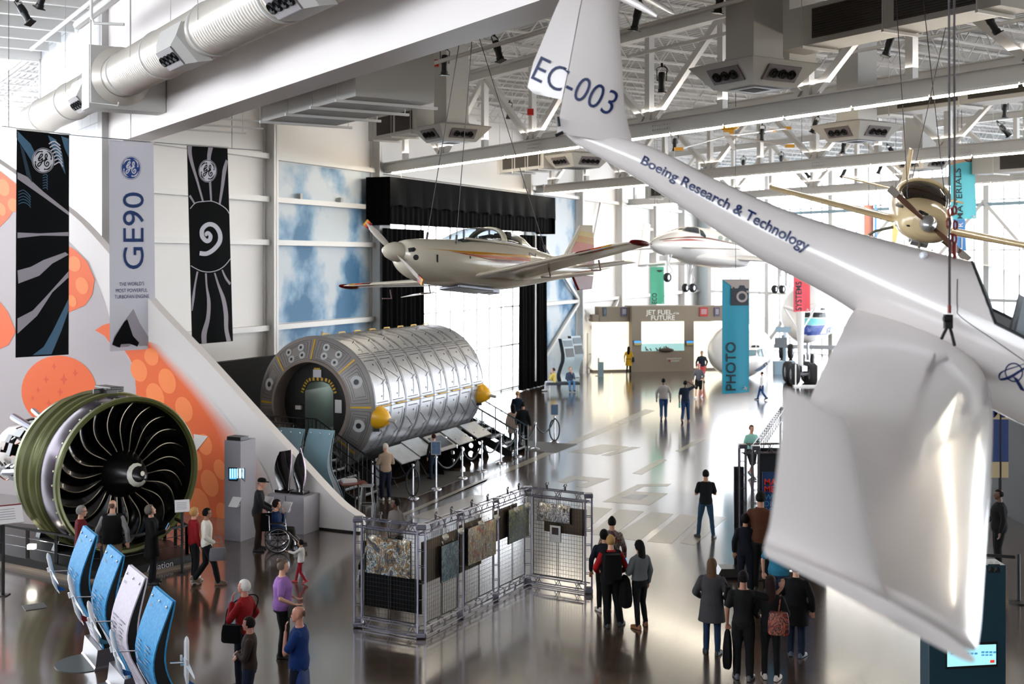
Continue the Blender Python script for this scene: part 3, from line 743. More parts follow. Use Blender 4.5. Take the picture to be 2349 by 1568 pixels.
mb.loft([sect(x, z, h, w, 20) for x, z, h, w in ((-.86, .36, .235, .40), (-1.0, .36, .215, .38), (-1.25, .30, .16, .30), (-1.6, .2, .12, .25))])
L2W(MR, mb).build('canopy_frame', CREAM, sp, smooth=True, sharp=50)
mb = MB(); mb.box((.0, 0, .22), (1.3, .7, .1)); mb.box((-.55, .2, .38), (.12, .32, .34)); mb.box((-.55, -.2, .38), (.12, .32, .34)); mb.box((.45, 0, .27), (.08, .6, .12))
L2W(MR, mb).build('cockpit', DARKIN, sp)
for s, nm in ((1, 'port'), (-1, 'starboard')):
    mb = wingmesh([((.45, .3 * s, -.36), (-.75, .3 * s, -.34), .14), ((.42, .6 * s, -.345), (-.66, .6 * s, -.33), .13), ((.2, 3.3 * s, -.14), (-.42, 3.3 * s, -.13), .12), ((.12, 3.52 * s, -.12), (-.40, 3.6 * s, -.11), .08), ((-.05, 3.6 * s, -.11), (-.36, 3.66 * s, -.10), .06)])
    w_ = L2W(MR, mb).build('wing', CREAM, sp, smooth=True, sharp=60)
    for y0, y1, m in ((2.55, 2.85, RED), (2.85, 3.05, ORG), (3.05, 3.25, YEL)):
        mb = MB()
        for (ya, yb) in ((y0, y1),):
            def le(y): return V((.415 - (y - .6) / 2.7 * .22, y * s, -.337 + (y - .6) / 2.7 * .205))
            a, b_ = le(ya), le(yb)
            mb.loft([[p + V(q) for q in ((-.10, 0, .042), (-.03, 0, .028), (.012, 0, .0), (-.03, 0, -.022), (-.10, 0, -.03))] for p in (a, b_)], cap=False, close=False)
        L2W(MR, mb).build('stripe', m, w_)
    mb = MB(); mb.ball((-.1, 3.60 * s, -.11), (.27, .09, .05)); L2W(MR, mb).build('wing_tip', RED, w_, smooth=True)
    mb = MB(); mb.box((-.62, 1.5 * s, -.36), (.35, 1.9, .012), Matrix.Rotation(R(14), 3, 'Y') ); L2W(MR, mb).build('flap', CREAM, w_)
    for y in (1.5, 2.6):
        mb = MB(); mb.tube([(-.3, y * s, -.25), (-.34, y * s, -.42), (-.1, y * s, -.44)], .015, 6); L2W(MR, mb).build('hinge_arm', mat('brown_arm', (.36, .18, .16), .5), w_)
    mb = wingmesh([((-2.75, 0.02 * s, .14), (-3.3, .02 * s, .14), .1), ((-2.95, 1.15 * s, .16), (-3.35, 1.15 * s, .16), .09)])
    L2W(MR, mb).build('tailplane', CREAM, sp, smooth=True)
finp = [(-1.95, .2), (-2.5, .3), (-3.05, 1.0), (-3.42, 1.02), (-3.45, .1), (-3.38, -.12), (-3.0, -.28), (-2.55, -.14)]
def finslice(pts, y): return [V((x, y, z)) for x, z in pts]
mb = MB(); mb.prism(finslice([(-1.95, .24), (-2.55, .36), (-3.05, 1.02), (-3.44, 1.06), (-3.44, .05), (-2.6, .05)], -.035), V((0, .07, 0))); fin_ = L2W(MR, mb).build('fin', CREAM, sp, bevel=.015)
mb = MB(); mb.prism(finslice([(-2.75, 0), (-3.42, .02), (-3.36, -.24), (-2.95, -.30)], -.03), V((0, .06, 0))); L2W(MR, mb).build('ventral_fin', RED, sp, bevel=.01)
def fx(z): return -2.62 - (z - .36) / .66 * .43
for z0, z1, m in ((.22, .44, RED), (.44, .66, ORG), (.66, .80, YEL), (.80, .90, mat('stripe_straw', (.80, .70, .42), .25))):
    for yy in (.038, -.038):
        mb = MB(); mb.add([V((fx(z) - dx, yy, z)) for z, dx in ((z0, .05), (z1, .05))] + [V((-3.445, yy, z)) for z in (z1, z0)], [(0, 1, 2, 3)]); L2W(MR, mb).build('stripe', m, fin_)
FBV = bvh_of(fu)
for body, m, y0 in (('y', YEL, 0), ('o', ORG, 1), ('r', RED, 2)):
    pts = [[(972, 570), (1090, 577), (1217, 586), (1217, 592), (1090, 583), (1030, 575)], [(1030, 576), (1090, 584), (1217, 593), (1217, 600), (1095, 589)], [(1060, 581), (1120, 593), (1217, 601), (1217, 607), (1140, 600)]][y0]
    decal(poly2d(pts), FBV, 'stripe', m, fu, .005, 10)
decal(poly2d([(1001, 584), (1005, 584), (1005, 602), (1001, 600)]), FBV, 'vent_slot', BLACK, fu, .006, 10)
decal(poly2d(disc2d(954, 590, 6.5, 16)), FBV, 'air_inlet', BLACK, fu, .006, 10)
decal(poly2d([(936, 569), (950, 567), (954, 571), (950, 577), (938, 578)]), FBV, 'air_inlet', BLACK, fu, .006, 10)
decal(poly2d([(1077, 587), (1080, 587), (1080, 593), (1077, 593)]), FBV, 'door_latch', BLACK, fu, .006, 10)
words('N', (1213, 586), (1229, 589), (0, -8), (0, -8), FBV, 'lettering', NAVY, fu)
mb = MB(); mb.loft([sect(x, -.03, r, r, 20) for x, r in ((1.83, .17), (1.95, .165), (2.08, .12), (2.17, .05), (2.19, .01))]); hub = L2W(MR, mb).build('spinner', CREAM, sp, smooth=True)
ang = R(50)
for s in (0, math.pi):
    Mb = MR @ Matrix.Translation((1.95, 0, -.03)) @ Matrix.Rotation(ang + s, 4, 'X') @ Matrix.Rotation(R(90), 4, 'Z')
    b_ = propblade(.92, .16, Mb, .9).build('propeller_blade', mat('propeller_grey', (.62, .58, .54), .4), sp, smooth=True)
    for z0, z1, m in ((.78, .83, RED), (.83, .88, ORG), (.88, .93, YEL)):
        mb = MB(); mb.box((0, 0, (z0 + z1) / 2), (.12, .022, z1 - z0), Matrix.Rotation(.3, 3, 'Z')); L2W(Mb, mb).build('tip_band', m, b_)
mb = MB(); mb.box((.2, 0, -.53), (.9, .5, .06)); mb.box((-.5, -.1, -.50), (.3, .25, .1)); L2W(MR, mb).build('belly_panel', mat('belly_grey', (.50, .50, .53), .3, .5), sp, bevel=.02)
def cables(name, pts, label, r=.008, top=ZC):
    for a, b_ in pts:
        t_ = thing(name, label, 'cable', a); mb = MB(); mb.tube([a, b_], r, 5); mb.build('cable_strand', ROPE, t_)
        mb = MB(); mb.tube([V(a) + (V(b_) - V(a)).normalized() * .02, V(a) + (V(b_) - V(a)).normalized() * .16], .022, 6); mb.build('turnbuckle', BLACK, t_)
        tag(t_, group=label)
def up_to(p, px, py): # cable from p upward through pixel
    d = p.y; q = P(px, py, d); k = (ZC - p.z) / max(q.z - p.z, 1e-3); return (p, p + (q - p) * k)
cables('hanging_cable', [up_to(P(1046, 560, 20.3), 1085, 60), up_to(MR @ V((.9, -.3, .3)), 1020, 300), up_to(MR @ V((-2.0, 0, .35)), 1175, 330)], 'thin cable holding up the cream striped aeroplane')
# ---------------------------------------------------------------- pale yellow aeroplane at upper right, nose to us
c_ = P(2110, 490, 22); hd = V((-.20, -.965, -.16))
MY = Matrix.Translation(c_) @ frame(hd, 0, 0).to_4x4() @ Matrix.Rotation(R(-13.5), 4, 'X')
PY = mat('pale_yellow_paint', (.89, .79, .61), .22, coat=.4); GREYU = mat('aluminium_belly', (.70, .70, .70), .25, .6)
yp = thing('light_aeroplane', 'pale yellow light aeroplane with a brown two-blade propeller hanging at upper right', 'aeroplane', c_)
mb = MB(); mb.loft([sect(x, zc, h, w, 28, 2.3) for x, zc, h, w in fine([(1.15, -.05, .2, .25), (1.05, -.06, .30, .40), (.8, -.07, .36, .49), (.3, -.04, .38, .52), (-.4, .0, .40, .50), (-1.2, .03, .34, .42), (-2.2, .06, .22, .26), (-3.4, .1, .1, .08)])])
fy = L2W(MY, mb).build('fuselage', PY, yp, smooth=True, sharp=50)
mb = MB(); mb.loft([sect(x, z, h, w, 24) for x, z, h, w in fine([(.45, .24, .04, .36), (.2, .3, .2, .42), (-.2, .34, .28, .45), (-.7, .34, .26, .43), (-1.3, .28, .1, .3)])]); L2W(MY, mb).build('canopy', glassmat('brown_canopy', (.16, .12, .10), refl=.35), yp, smooth=True)
mb = MB(); mb.tube([V((-.12, .465 * math.sin(a), .34 + .29 * math.cos(a))) for a in [R(q) for q in range(-95, 96, 10)]], .035, 6); mb.loft([sect(x, .35, h, w, 24) for x, h, w in ((-.2, .286, .455), (-.45, .285, .452))]); L2W(MY, mb).build('canopy_hoop', PY, yp, smooth=True, sharp=50)
mb = MB(); mb.loft([sect(x, -.03, r, r, 20) for x, r in ((1.15, .15), (1.25, .15), (1.38, .10), (1.45, .03))]); L2W(MY, mb).build('spinner', GREYU, yp, smooth=True)
for s in (0, math.pi):
    Mb = MY @ Matrix.Translation((1.25, 0, -.03)) @ Matrix.Rotation(R(60) + s, 4, 'X') @ Matrix.Rotation(R(90), 4, 'Z')
    b_ = propblade(.92, .17, Mb, .9).build('propeller_blade', mat('brown_wood', (.43, .30, .23), .35), yp, smooth=True)
    mb = MB(); mb.box((0, 0, .84), (.13, .03, .2), Matrix.Rotation(.3, 3, 'Z')); L2W(Mb, mb).build('blade_tip', mat('propeller_grey', (.62, .58, .54), .4), b_)
FYB = bvh_of(fy)
for pts in ([(2054, 468), (2060, 465), (2073, 472), (2072, 478), (2056, 474)], [(2107, 484), (2111, 482), (2130, 490), (2129, 495), (2110, 491)]): decal(poly2d(pts), FYB, 'air_inlet', BLACK, fy, .01, 8)
decal(poly2d([(2079, 515), (2087, 515), (2088, 520), (2081, 519)]), FYB, 'air_inlet', BLACK, fy, .01, 8)
for s in (1, -1):
    mb = wingmesh([((.35, .4 * s, -.22), (-.6, .4 * s, -.22), .14), ((.15, 2.8 * s, -.14), (-.45, 2.8 * s, -.14), .12)]); L2W(MY, mb).build('wing', PY, yp, smooth=True)
    mb = wingmesh([((-2.75, 0, .12), (-3.25, 0, .12), .1), ((-2.9, 1.25 * s, .14), (-3.25, 1.25 * s, .14), .09)]); L2W(MY, mb).build('tailplane', PY, yp, smooth=True)
    mb = MB(); mb.tube([(.0, .4 * s, -.35), (.0, .7 * s, -.5), (.0, .95 * s, -.78)], [.03, .025, .02], 8); g = L2W(MY, mb).build('gear_leg', mat('gear_olive', (.42, .40, .34), .5), yp)
    mb = MB(); mb.ball((.02, .98 * s, -.80), (.26, .09, .14)); L2W(MY, mb).build('wheel_fairing', mat('fairing_tan', (.60, .50, .42), .5), g, smooth=True)
mb = MB(); mb.tube([(.85, 0, -.4), (1.0, 0, -.75)], .025, 8); g = L2W(MY, mb).build('gear_leg', mat('gear_olive', (.42, .40, .34), .5), yp)
mb = MB(); mb.tube([(.75, .15, -.40), (.75, -.15, -.40)], .12, 10); mb.ball((.6, .0, -.42), (.25, .2, .12)); L2W(MY, mb).build('exhaust_fairing', GREYU, yp, smooth=True)
mb = MB(); mb.prism([V((x, -.03, z)) for x, z in ((-2.6, .1), (-3.2, 1.0), (-3.5, 1.02), (-3.4, .1))], V((0, .06, 0))); L2W(MY, mb).build('fin', PY, yp, bevel=.015)
cables('hanging_cable', [up_to(MY @ V((.5, -.35, .28)), 2065, 150), up_to(MY @ V((.3, .35, .3)), 2140, 200), up_to(MY @ V((-2, 0, .25)), 2150, 150)], 'thin cable holding up the pale yellow aeroplane')
# ---------------------------------------------------------------- white canard business aircraft
c_ = P(1615, 573, 55); hd = V((-.66, -.75, .07))
MS = Matrix.Translation(c_) @ frame(hd, 0, 0).to_4x4()
JW = mat('aircraft_white', (.90, .89, .88), .25, coat=.3)
st = thing('business_aeroplane', 'white canard business aeroplane with its wheels down hanging beyond the tail boom', 'aeroplane', c_)
mb = MB(); mb.loft([sect(x, zc, h, w, 28) for x, zc, h, w in fine([(4.35, -.10, .03, .03), (4.2, -.09, .17, .18), (3.7, -.05, .38, .42), (3.0, .03, .55, .62), (2.2, .12, .70, .78), (1.2, .17, .82, .86), (-1, .17, .84, .86), (-2.6, .22, .74, .76), (-4.0, .35, .5, .5), (-4.9, .5, .14, .14)])])
sf = L2W(MS, mb).build('fuselage', JW, st, smooth=True, sharp=60)
SB = bvh_of(sf)
SG = mat('cabin_glass', (.20, .23, .25), .1)
for pts in ([(1554, 528), (1568, 520), (1584, 518), (1602, 524), (1604, 536), (1575, 531)], [(1605, 526), (1612, 530), (1619, 541), (1618, 546), (1607, 540)]): decal(poly2d(pts), SB, 'windscreen', SG, sf, .02, 10)
for k in range(5):
    x = 1652 + k * 15; y = 546 + k * 4.2; decal(poly2d(disc2d(x, y, 5.5 - k * .4, 14)), SB, 'window', mat('cabin_window_grey', (.60, .63, .62), .2), sf, .02, 10)
decal(stroke2d(spline2d([(1512, 551), (1560, 545), (1620, 546), (1700, 563)]), [1, 3, 3, 2]), SB, 'stripe', mat('brown_stripe', (.42, .24, .18), .3), sf, .02, 10)
decal(stroke2d(spline2d([(1520, 553), (1580, 550), (1620, 553)]), [1, 3, 1]), SB, 'stripe', mat('red_stripe', (.62, .22, .18), .3), sf, .021, 10)
for s in (1, -1):
    mb = wingmesh([((-1.2, .7 * s, -.32), (-4.4, .7 * s, -.30), .12), ((-2.6, 2.4 * s, -.36), (-4.5, 2.4 * s, -.34), .1), ((-4.6, 7.0 * s, -.42), (-5.6, 7.0 * s, -.42), .09)]); L2W(MS, mb).build('wing', JW, st, smooth=True)
    mb = wingmesh([((2.9, .5 * s, -.12), (2.3, .5 * s, -.12), .14), ((2.0, 3.1 * s, -.14), (1.6, 3.1 * s, -.14), .12)]); L2W(MS, mb).build('canard', JW, st, smooth=True)
    mb = wingmesh([((-4.6, 7.0 * s, -.5), (-5.6, 7.0 * s, -.5), .09), ((-5.3, 7.25 * s, 1.9), (-6.0, 7.25 * s, 1.9), .09)]); L2W(MS, mb).build('winglet', JW, st, smooth=True)
    mb = MB(); mb.loft([sect(x, .1, h, w, 16) for x, h, w in ((-2.2, .2, .2), (-2.6, .36, .34), (-4.2, .38, .36), (-5.2, .15, .15))]); mb.v = [v + V((0, 1.9 * s, 0)) for v in mb.v]; L2W(MS, mb).build('engine_pod', JW, st, smooth=True)
mb = MB(); mb.loft([sect(x, -.42, h, w, 20) for x, h, w in fine([(1.7, .05, .3), (1.2, .3, .75), (-.5, .36, .95), (-2.5, .3, .9), (-3.6, .06, .4)])]); L2W(MS, mb).build('belly_fairing', JW, st, smooth=True)
TYRE = mat('tyre', (.12, .12, .13), .7); RIM = mat('wheel_rim', (.75, .76, .78), .35, .6)
def wheel(M, r, w, parent, name='wheel'):
    mb = MB(); mb.lathe([(r * .55, -w / 2), (r * .85, -w / 2), (r, -w * .3), (r, w * .3), (r * .85, w / 2), (r * .55, w / 2)], 20, M, False); mb.loft([[M @ V((r * .55 * math.cos(k * math.pi / 10), r * .55 * math.sin(k * math.pi / 10), z)) for k in range(20)] for z in (-w / 2, w / 2)], False)
    o = mb.build(name, TYRE, parent, smooth=True, sharp=40)
    mb = MB(); mb.lathe([(.02, -w * .42), (r * .55, -w * .4), (r * .55, w * .4), (.02, w * .42)], 16, M, True); mb.lathe([(.02, -w * .5), (r * .2, -w * .5), (r * .2, w * .5), (.02, w * .5)], 10, M, True); mb.build('rim', RIM, o, smooth=True)
def gear(px0, py0, px1, py1, d, n, r):
    top, bot = P(px0, py0, d), P(px1, py1, d)
    mb = MB(); mb.tube([top, top.lerp(bot, .5), bot], [.09, .08, .06], 8); mb.tube([top.lerp(bot, .55), P(px0 + 10, py0, d - .3)], .03, 6); mb.tube([top.lerp(bot, .4) + V((.05, 0, 0)), top.lerp(bot, .7) + V((.22, 0, .0)), bot], .03, 6)
    g = mb.build('landing_gear', JW, st)
    ax = MS.to_3x3() @ V((0, 1, 0))
    for q in ([0] if n == 1 else [-.2, .2]):
        wheel(Matrix.Translation(bot + ax * q) @ basis(ax).to_4x4(), r, .2, g)
gear(1531, 584, 1531, 636, 52.3, 1, .21); gear(1586, 600, 1581, 660, 54.5, 2, .2); gear(1788, 604, 1786, 663, 56.5, 2, .2)
mb = MB(); mb.box(P(1521, 592, 52.3), (.35, .04, .25)); mb.box(P(1577, 630, 54.5), (.06, .4, 1.0)); mb.box(P(1803, 632, 56.6), (.06, .4, 1.0)); mb.build('gear_door', JW, st)
cables('hanging_cable', [up_to(P(1502, 560, 54), 1502, 400), up_to(P(1543, 544, 53), 1530, 400)], 'thin cable holding up the white business aeroplane')
mb = MB(); mb.tube([P(1696, 622, 56), P(1697, 636, 56)], .12, 6)
# ---------------------------------------------------------------- small yellow and white rotor craft under the roof
c_ = P(1668, 296, 45); rc = thing('rotor_craft', 'small yellow and white rotor craft with long thin arms hanging under the roof', 'flying machine', c_)
YW = mat('craft_yellow', (.86, .62, .14), .4)
mb = MB(); mb.ball(c_ + V((.05, 0, .1)), (.42, .3, .17)); mb.box(c_ + V((.05, 0, -.12)), (.35, .3, .16)); mb.build('pod', YW, rc, smooth=True)
mb = MB(); mb.loft([[P(a, b_, 44.8) for a, b_ in ((1657, 303), (1672, 303), (1689, 342), (1680, 343))], [P(a, b_, 45) for a, b_ in ((1657, 303), (1672, 303), (1689, 342), (1680, 343))]]); mb.build('tail_boom', JW, rc)
for (x, y, d) in ((1557, 342, 42), (1812, 335, 42), (1806, 294, 49), (1774, 299, 52)):
    mb = MB(); mb.tube([c_ + V((0, 0, -.25)), P(x, y, d)], .03, 6); a = mb.build('arm', JW, rc)
    mb = MB(); mb.box(P(x, y, d), (.3, .2, .12)); mb.build('arm_tip', YW, a)
cables('hanging_cable', [(c_ + V((.05, 0, .25)), c_ + V((.05, 0, 4)))], 'thin cable holding up the yellow and white rotor craft')
# ================================================================== swooping orange exhibit wall
PA = 25.9
EXW = mat('exhibit_white', (.86, .83, .81), .5); EXG = mat('exhibit_grey', (.70, .66, .66), .55)
OR1 = mat('print_orange', (.90, .38, .13), .5); OR2 = mat('print_light_orange', (.97, .52, .26), .5); OR3 = mat('print_deep_orange', (.84, .30, .10), .5)
edge = [(-140, 278), (0, 375), (158, 485), (251, 582), (359, 706), (436, 786), (488, 841), (597, 961), (677, 1047), (746, 1122), (785, 1160), (822, 1186)]
edge = spline2d(edge, 4)
poly = [onplane(x, y, A, PA) for x, y in edge] + [onplane(824, 1190, A, PA)]
e0 = G(824, 1219); pb = [A * PA + N * poly[-1].dot(N) + UP * .05, A * PA + N * poly[0].dot(N) + UP * .05]
mb = MB(); n_ = len(poly); full = poly + pb
tri = tessellate_polygon([[V((p.dot(N), p.z, 0)) for p in full]])
mb.add(full + [p + A * .32 for p in full], [tuple(t) for t in tri] + [tuple(len(full) + i for i in t) for t in tri] + [(i, (i + 1) % len(full), len(full) + (i + 1) % len(full), len(full) + i) for i in range(len(full))])
ew = tag(mb.build('exhibit_wall', EXW), 'tall swooping exhibit wall with orange circle graphics behind the jet engine', 'exhibit wall')
mb = MB(); mb.prism([pb[0] - UP * .05 + A * .05, pb[1] - UP * .05 + A * .05, pb[1] + A * .05, pb[0] + A * .05], A * .22); mb.build('plinth', BLACK, ew)
def printed(polys, m, k=1, name='print'):
    mb = MB()
    for p in polys:
        vf = poly2d(p); mb.add([onplane(x, y, A, PA - .004 * k) for x, y in vf[0]], vf[1])
    return mb.build(name, m, ew)
printed([[(-138, 300), (0, 395), (30, 416), (90, 470), (150, 545), (205, 600), (240, 690), (262, 760), (300, 830), (311, 880), (313, 920), (313, 1206), (-138, 1240)]], EXG, 1, 'grey_print')
# orange field fading to white towards the sloping edge
fm = bpy.data.materials.new('print_orange_fade'); fm.use_nodes = True
at = fm.node_tree.nodes.new('ShaderNodeVertexColor'); at.layer_name = 'Col'
fm.node_tree.links.new(at.outputs[0], fm.node_tree.nodes['Principled BSDF'].inputs['Base Color']); fm.node_tree.nodes['Principled BSDF'].inputs['Roughness'].default_value = .5
inner = spline2d([(262, 770), (300, 828), (311, 880), (313, 960), (313, 1100), (313, 1206)], 6)
mid = spline2d([(330, 780), (400, 860), (458, 930), (500, 1000), (523, 1080), (604, 1207)], 6)
outer = spline2d([(365, 790), (462, 890), (540, 985), (590, 1050), (620, 1110), (640, 1208)], 6)
vs = []; fs = []; cs = []
oc, wc = lin((.90, .38, .13)), lin((.86, .83, .81))
for row in range(len(inner)):
    for q in range(7):
        if q < 3: t = q / 2; x, y = (inner[row][k] * (1 - t) + mid[row][k] * t for k in (0, 1)); c = oc
        else: t = (q - 2) / 4; x, y = (mid[row][k] * (1 - t) + outer[row][k] * t for k in (0, 1)); c = tuple(oc[k] * (1 - t) + wc[k] * t for k in range(4))
        vs.append(onplane(x, y, A, PA - .008)); cs.append(c)
    if row: o = (row - 1) * 7; fs += [(o + q, o + q + 1, o + q + 8, o + q + 7) for q in range(6)]
mb = MB(); mb.add(vs, fs); o = mb.build('orange_print', fm, ew, fixn=False)
ca = o.data.color_attributes.new('Col', 'FLOAT_COLOR', 'POINT')
for i, c in enumerate(cs): ca.data[i].color = c
def ell(cx, cy, a, b_, rot=-18, n=22):
    r = R(rot); return [(cx + a * math.cos(t) * math.cos(r) - b_ * math.sin(t) * math.sin(r), cy + a * math.cos(t) * math.sin(r) + b_ * math.sin(t) * math.cos(r)) for t in [2 * math.pi * k / n for k in range(n)]]
def cr(x, y): return (x / 1.742, 350 + y / 1.742)
L_ = [(555, 870, 32, 46), (668, 912, 33, 52), (620, 972, 34, 54), (735, 1025, 33, 52), (605, 815, 28, 36), (818, 1165, 28, 44), (785, 1225, 20, 46), (838, 1320, 33, 56), (880, 1265, 24, 42), (795, 1400, 40, 62), (892, 1445, 26, 50), (700, 1240, 26, 48), (640, 1120, 30, 50)]
printed([ell(*cr(x, y), a / 1.742, b_ / 1.742) for x, y, a, b_ in L_], OR2, 3, 'light_orange_print')
printed([ell(135, 897, 86, 82, 0, 40)], OR1, 3, 'orange_print')
dia = []
for x, y, s in ((216, 853, 9), (184, 905, 10), (255, 905, 14), (152, 948, 8), (240, 955, 10), (300, 880, 10), (195, 1000, 10), (130, 980, 7)):
    X, Y = cr(x, y); dia.append([(X, Y - s), (X + s * .25, Y - s * .2), (X + s * .7, Y), (X + s * .25, Y + s * .3), (X, Y + s), (X - s * .25, Y + s * .2), (X - s * .7, Y), (X - s * .25, Y - s * .2)])
printed(dia, OR3, 4, 'deep_orange_print')
printed([[(-138, 320), (0, 392), (40, 424), (38, 470), (20, 500), (0, 520), (-138, 560)], [(-60, 660), (0, 692), (18, 715), (36, 760), (20, 790), (0, 800), (-60, 800)], [(150, 560), (175, 575), (200, 600), (217, 640), (212, 675), (195, 700), (158, 716), (140, 700)], [(218, 757), (236, 745), (262, 738), (262, 800), (240, 770)]], OR1, 3, 'orange_print')
printed([ell(170, 605, 15, 18), ell(188, 655, 14, 20), ell(165, 690, 10, 14), ell(8, 430, 14, 20), ell(30, 470, 12, 16), ell(4, 480, 9, 15)], OR2, 4, 'light_orange_print')
printed([[(444, 995), (477, 1000), (447, 1038)]], EXW, 5, 'white_print')
# ================================================================== three engine banners on a wire
def mono(c, r, fg, bg, bvh, par, ring=True):
    """round monogram: ring, four scrolls and two script letters"""
    cx, cy = c; rx, ry = r
    w = lambda vf: warp(vf, lambda x, y: (cx + x * rx, cy + y * ry))
    decal(w(poly2d(disc2d(0, 0, 1, 40))), bvh, 'emblem_disc', bg, par, .012, 12)
    parts = [disc2d(0, 0, .97, 44, .91)]
    for k in range(4):
        a0 = R(90 * k + 20); parts.append(stroke2d([((.80 - .10 * max(0, q - 6) / 4) * math.cos(a0 + q * .11), (.80 - .10 * max(0, q - 6) / 4) * math.sin(a0 + q * .11)) for q in range(11)], [.02, .08, .13, .10, .03]))
        parts.append(poly2d(disc2d(.70 * math.cos(a0 + 1.05), .70 * math.sin(a0 + 1.05), .07, 10)))
    G1 = spline2d([(-.46, -.12), (-.36, -.24), (-.22, -.48), (-.08, -.50), (-.12, -.34), (-.32, -.16), (-.42, -.06), (-.36, .02), (-.20, -.04), (-.08, -.16), (-.10, .06), (-.22, .30), (-.40, .46), (-.50, .38), (-.40, .22), (-.14, .10), (.06, .0)], 6)
    E1 = spline2d([(.06, .0), (.22, -.12), (.34, -.34), (.30, -.50), (.20, -.46), (.16, -.28), (.24, -.12), (.36, -.10), (.20, -.02), (.10, .16), (.14, .36), (.30, .46), (.46, .36), (.48, .18), (.36, .12), (.28, .22), (.34, .30)], 6)
    parts += [stroke2d(G1, .095), stroke2d(E1, .095)]
    decal(w(merge2d(*parts)), bvh, 'emblem', fg, par, .016, 12)
INK = mat('banner_black', (.02, .025, .032), .7, spec=.12); SILV = mat('banner_silver', (.60, .57, .60), .6); PALE = mat('banner_pale', (.80, .79, .82), .7); GEB = mat('banner_blue', (.05, .22, .48), .6)
TEALD = mat('banner_dark_teal', (.06, .16, .23), .6); STEELB = mat('banner_steel_blue', (.24, .38, .48), .6)
def banner(label, quad, d0, d1, m, wave=.02):
    (x0, y0), (x1, y1), (x2, y2), (x3, y3) = quad     # tl tr br bl
    a, b_, c, e = P(x0, y0, d0), P(x1, y1, d1), P(x2, y2, d1), P(x3, y3, d0)
    ph = random.Random(x0).random() * 6
    t = thing('hanging_banner', label, 'banner', (a + b_) / 2)
    nn = (b_ - a).cross(UP).normalized()
    mb = MB(); mb.grid(lambda u, v: (a.lerp(b_, u)).lerp(e.lerp(c, u), v) + nn * (wave * math.sin(u * 7 + ph) * v), 12, 16)
    mb2 = MB(); mb2.grid(lambda u, v: (a.lerp(b_, u)).lerp(e.lerp(c, u), v) + nn * (wave * math.sin(u * 7 + ph) * v - .012), 12, 16)
    o = mb.build('fabric', m, t, smooth=True, sharp=0); mb2.build('fabric_back', m, t, smooth=True, sharp=0)
    mb = MB(); mb.tube([a + (a - b_) * .02 + UP * .03, b_ + (b_ - a) * .02 + UP * .03], .022, 8); mb.build('top_rod', STEEL, t)
    return t, o, bvh_of(o)
tA, oA, bA = banner('dark banner of turbine blades with a white round emblem, leftmost of the three engine banners', [(38, 297), (159, 310), (158, 813), (36, 820)], 30.6, 31.4, INK)
blade = [([(40, 395), (62, 405), (100, 440), (158, 486), (158, 494), (100, 452), (40, 410)], SILV), ([(40, 533), (90, 535), (157, 532), (157, 541), (95, 540), (40, 546)], SILV),
         ([(40, 620), (70, 612), (100, 596), (150, 578), (157, 584), (120, 604), (90, 632), (42, 650)], SILV), ([(40, 730), (75, 712), (105, 680), (157, 622), (157, 636), (120, 670), (85, 724), (40, 765)], SILV),
         ([(75, 814), (100, 795), (120, 760), (157, 685), (157, 712), (140, 760), (118, 812)], STEELB), ([(40, 300), (70, 330), (95, 380), (85, 390), (60, 350), (40, 320)], STEELB), ([(110, 310), (128, 320), (142, 350), (150, 400), (140, 380), (120, 340)], STEELB), ([(45, 330), (55, 345), (75, 420), (60, 400)], TEALD), ([(140, 312), (157, 318), (157, 360), (148, 340)], STEELB)]
for pl, m in blade: decal(poly2d(pl), bA, 'blade_print', m, oA, .006, 25)
for k in range(7): decal(stroke2d(spline2d([(112 + k * 2, 330 + k * 8), (124 + k * 2, 324 + k * 8), (138 + k, 334 + k * 8)]), 2.5), bA, 'blade_print', PALE, oA, .008, 25)
for k in range(6): decal(stroke2d(spline2d([(98, 402 + k * 6), (106, 400 + k * 6), (109, 405 + k * 6)]), 1.6), bA, 'blade_print', STEELB, oA, .008, 25)
for k in range(5): decal(stroke2d(spline2d([(42, 440 + k * 7), (54, 436 + k * 7), (66, 446 + k * 6), (70, 452 + k * 6)]), 1.5), bA, 'blade_print', STEELB, oA, .008, 25)
mono((99, 368), (26, 29), INK, PALE, bA, oA)
tB, oB, bB = banner('pale grey banner reading GE90 down its length, middle of the three engine banners', [(250, 320), (352, 328), (357, 799), (252, 806)], 32.6, 33.2, PALE)
mono((300, 385), (23, 27), PALE, GEB, bB, oB)
GN = mat('banner_navy', (.05, .18, .38), .6)
words('GE90', (329, 617), (329, 441), (-49, 0), (-50, 0), bB, 'lettering', GN, oB, off=.012, cut=20)
for s, y, w_ in (("THE WORLD'S", 655, 57), ('MOST POWERFUL', 670, 73), ('TURBOFAN ENGINE', 684, 79)): words(s, (302 - w_ / 2, y + .5), (302 + w_ / 2, y - 1.2), (0, -8.5), (0, -8.5), bB, 'lettering', GN, oB, off=.012)
decal(poly2d([(252, 806), (262, 770), (290, 730), (306, 708), (320, 740), (357, 798), (357, 800)]), bB, 'blade_print', SILV, oB, .008, 25)
decal(poly2d([(252, 806), (262, 775), (285, 737), (292, 732), (305, 770), (333, 801)]), bB, 'blade_print', INK, oB, .012, 25)
tC, oC, bC = banner('black banner of a fan hub with a white spiral, rightmost of the three engine banners', [(429, 334), (522, 340), (535, 782), (441, 790)], 34.4, 35.2, INK)
def cs_(x, y): return (340 + x / 7.83, 280 + y / 7.83)
def cs2(x, y): return (340 + x / 5.227, 500 + y / 5.227)
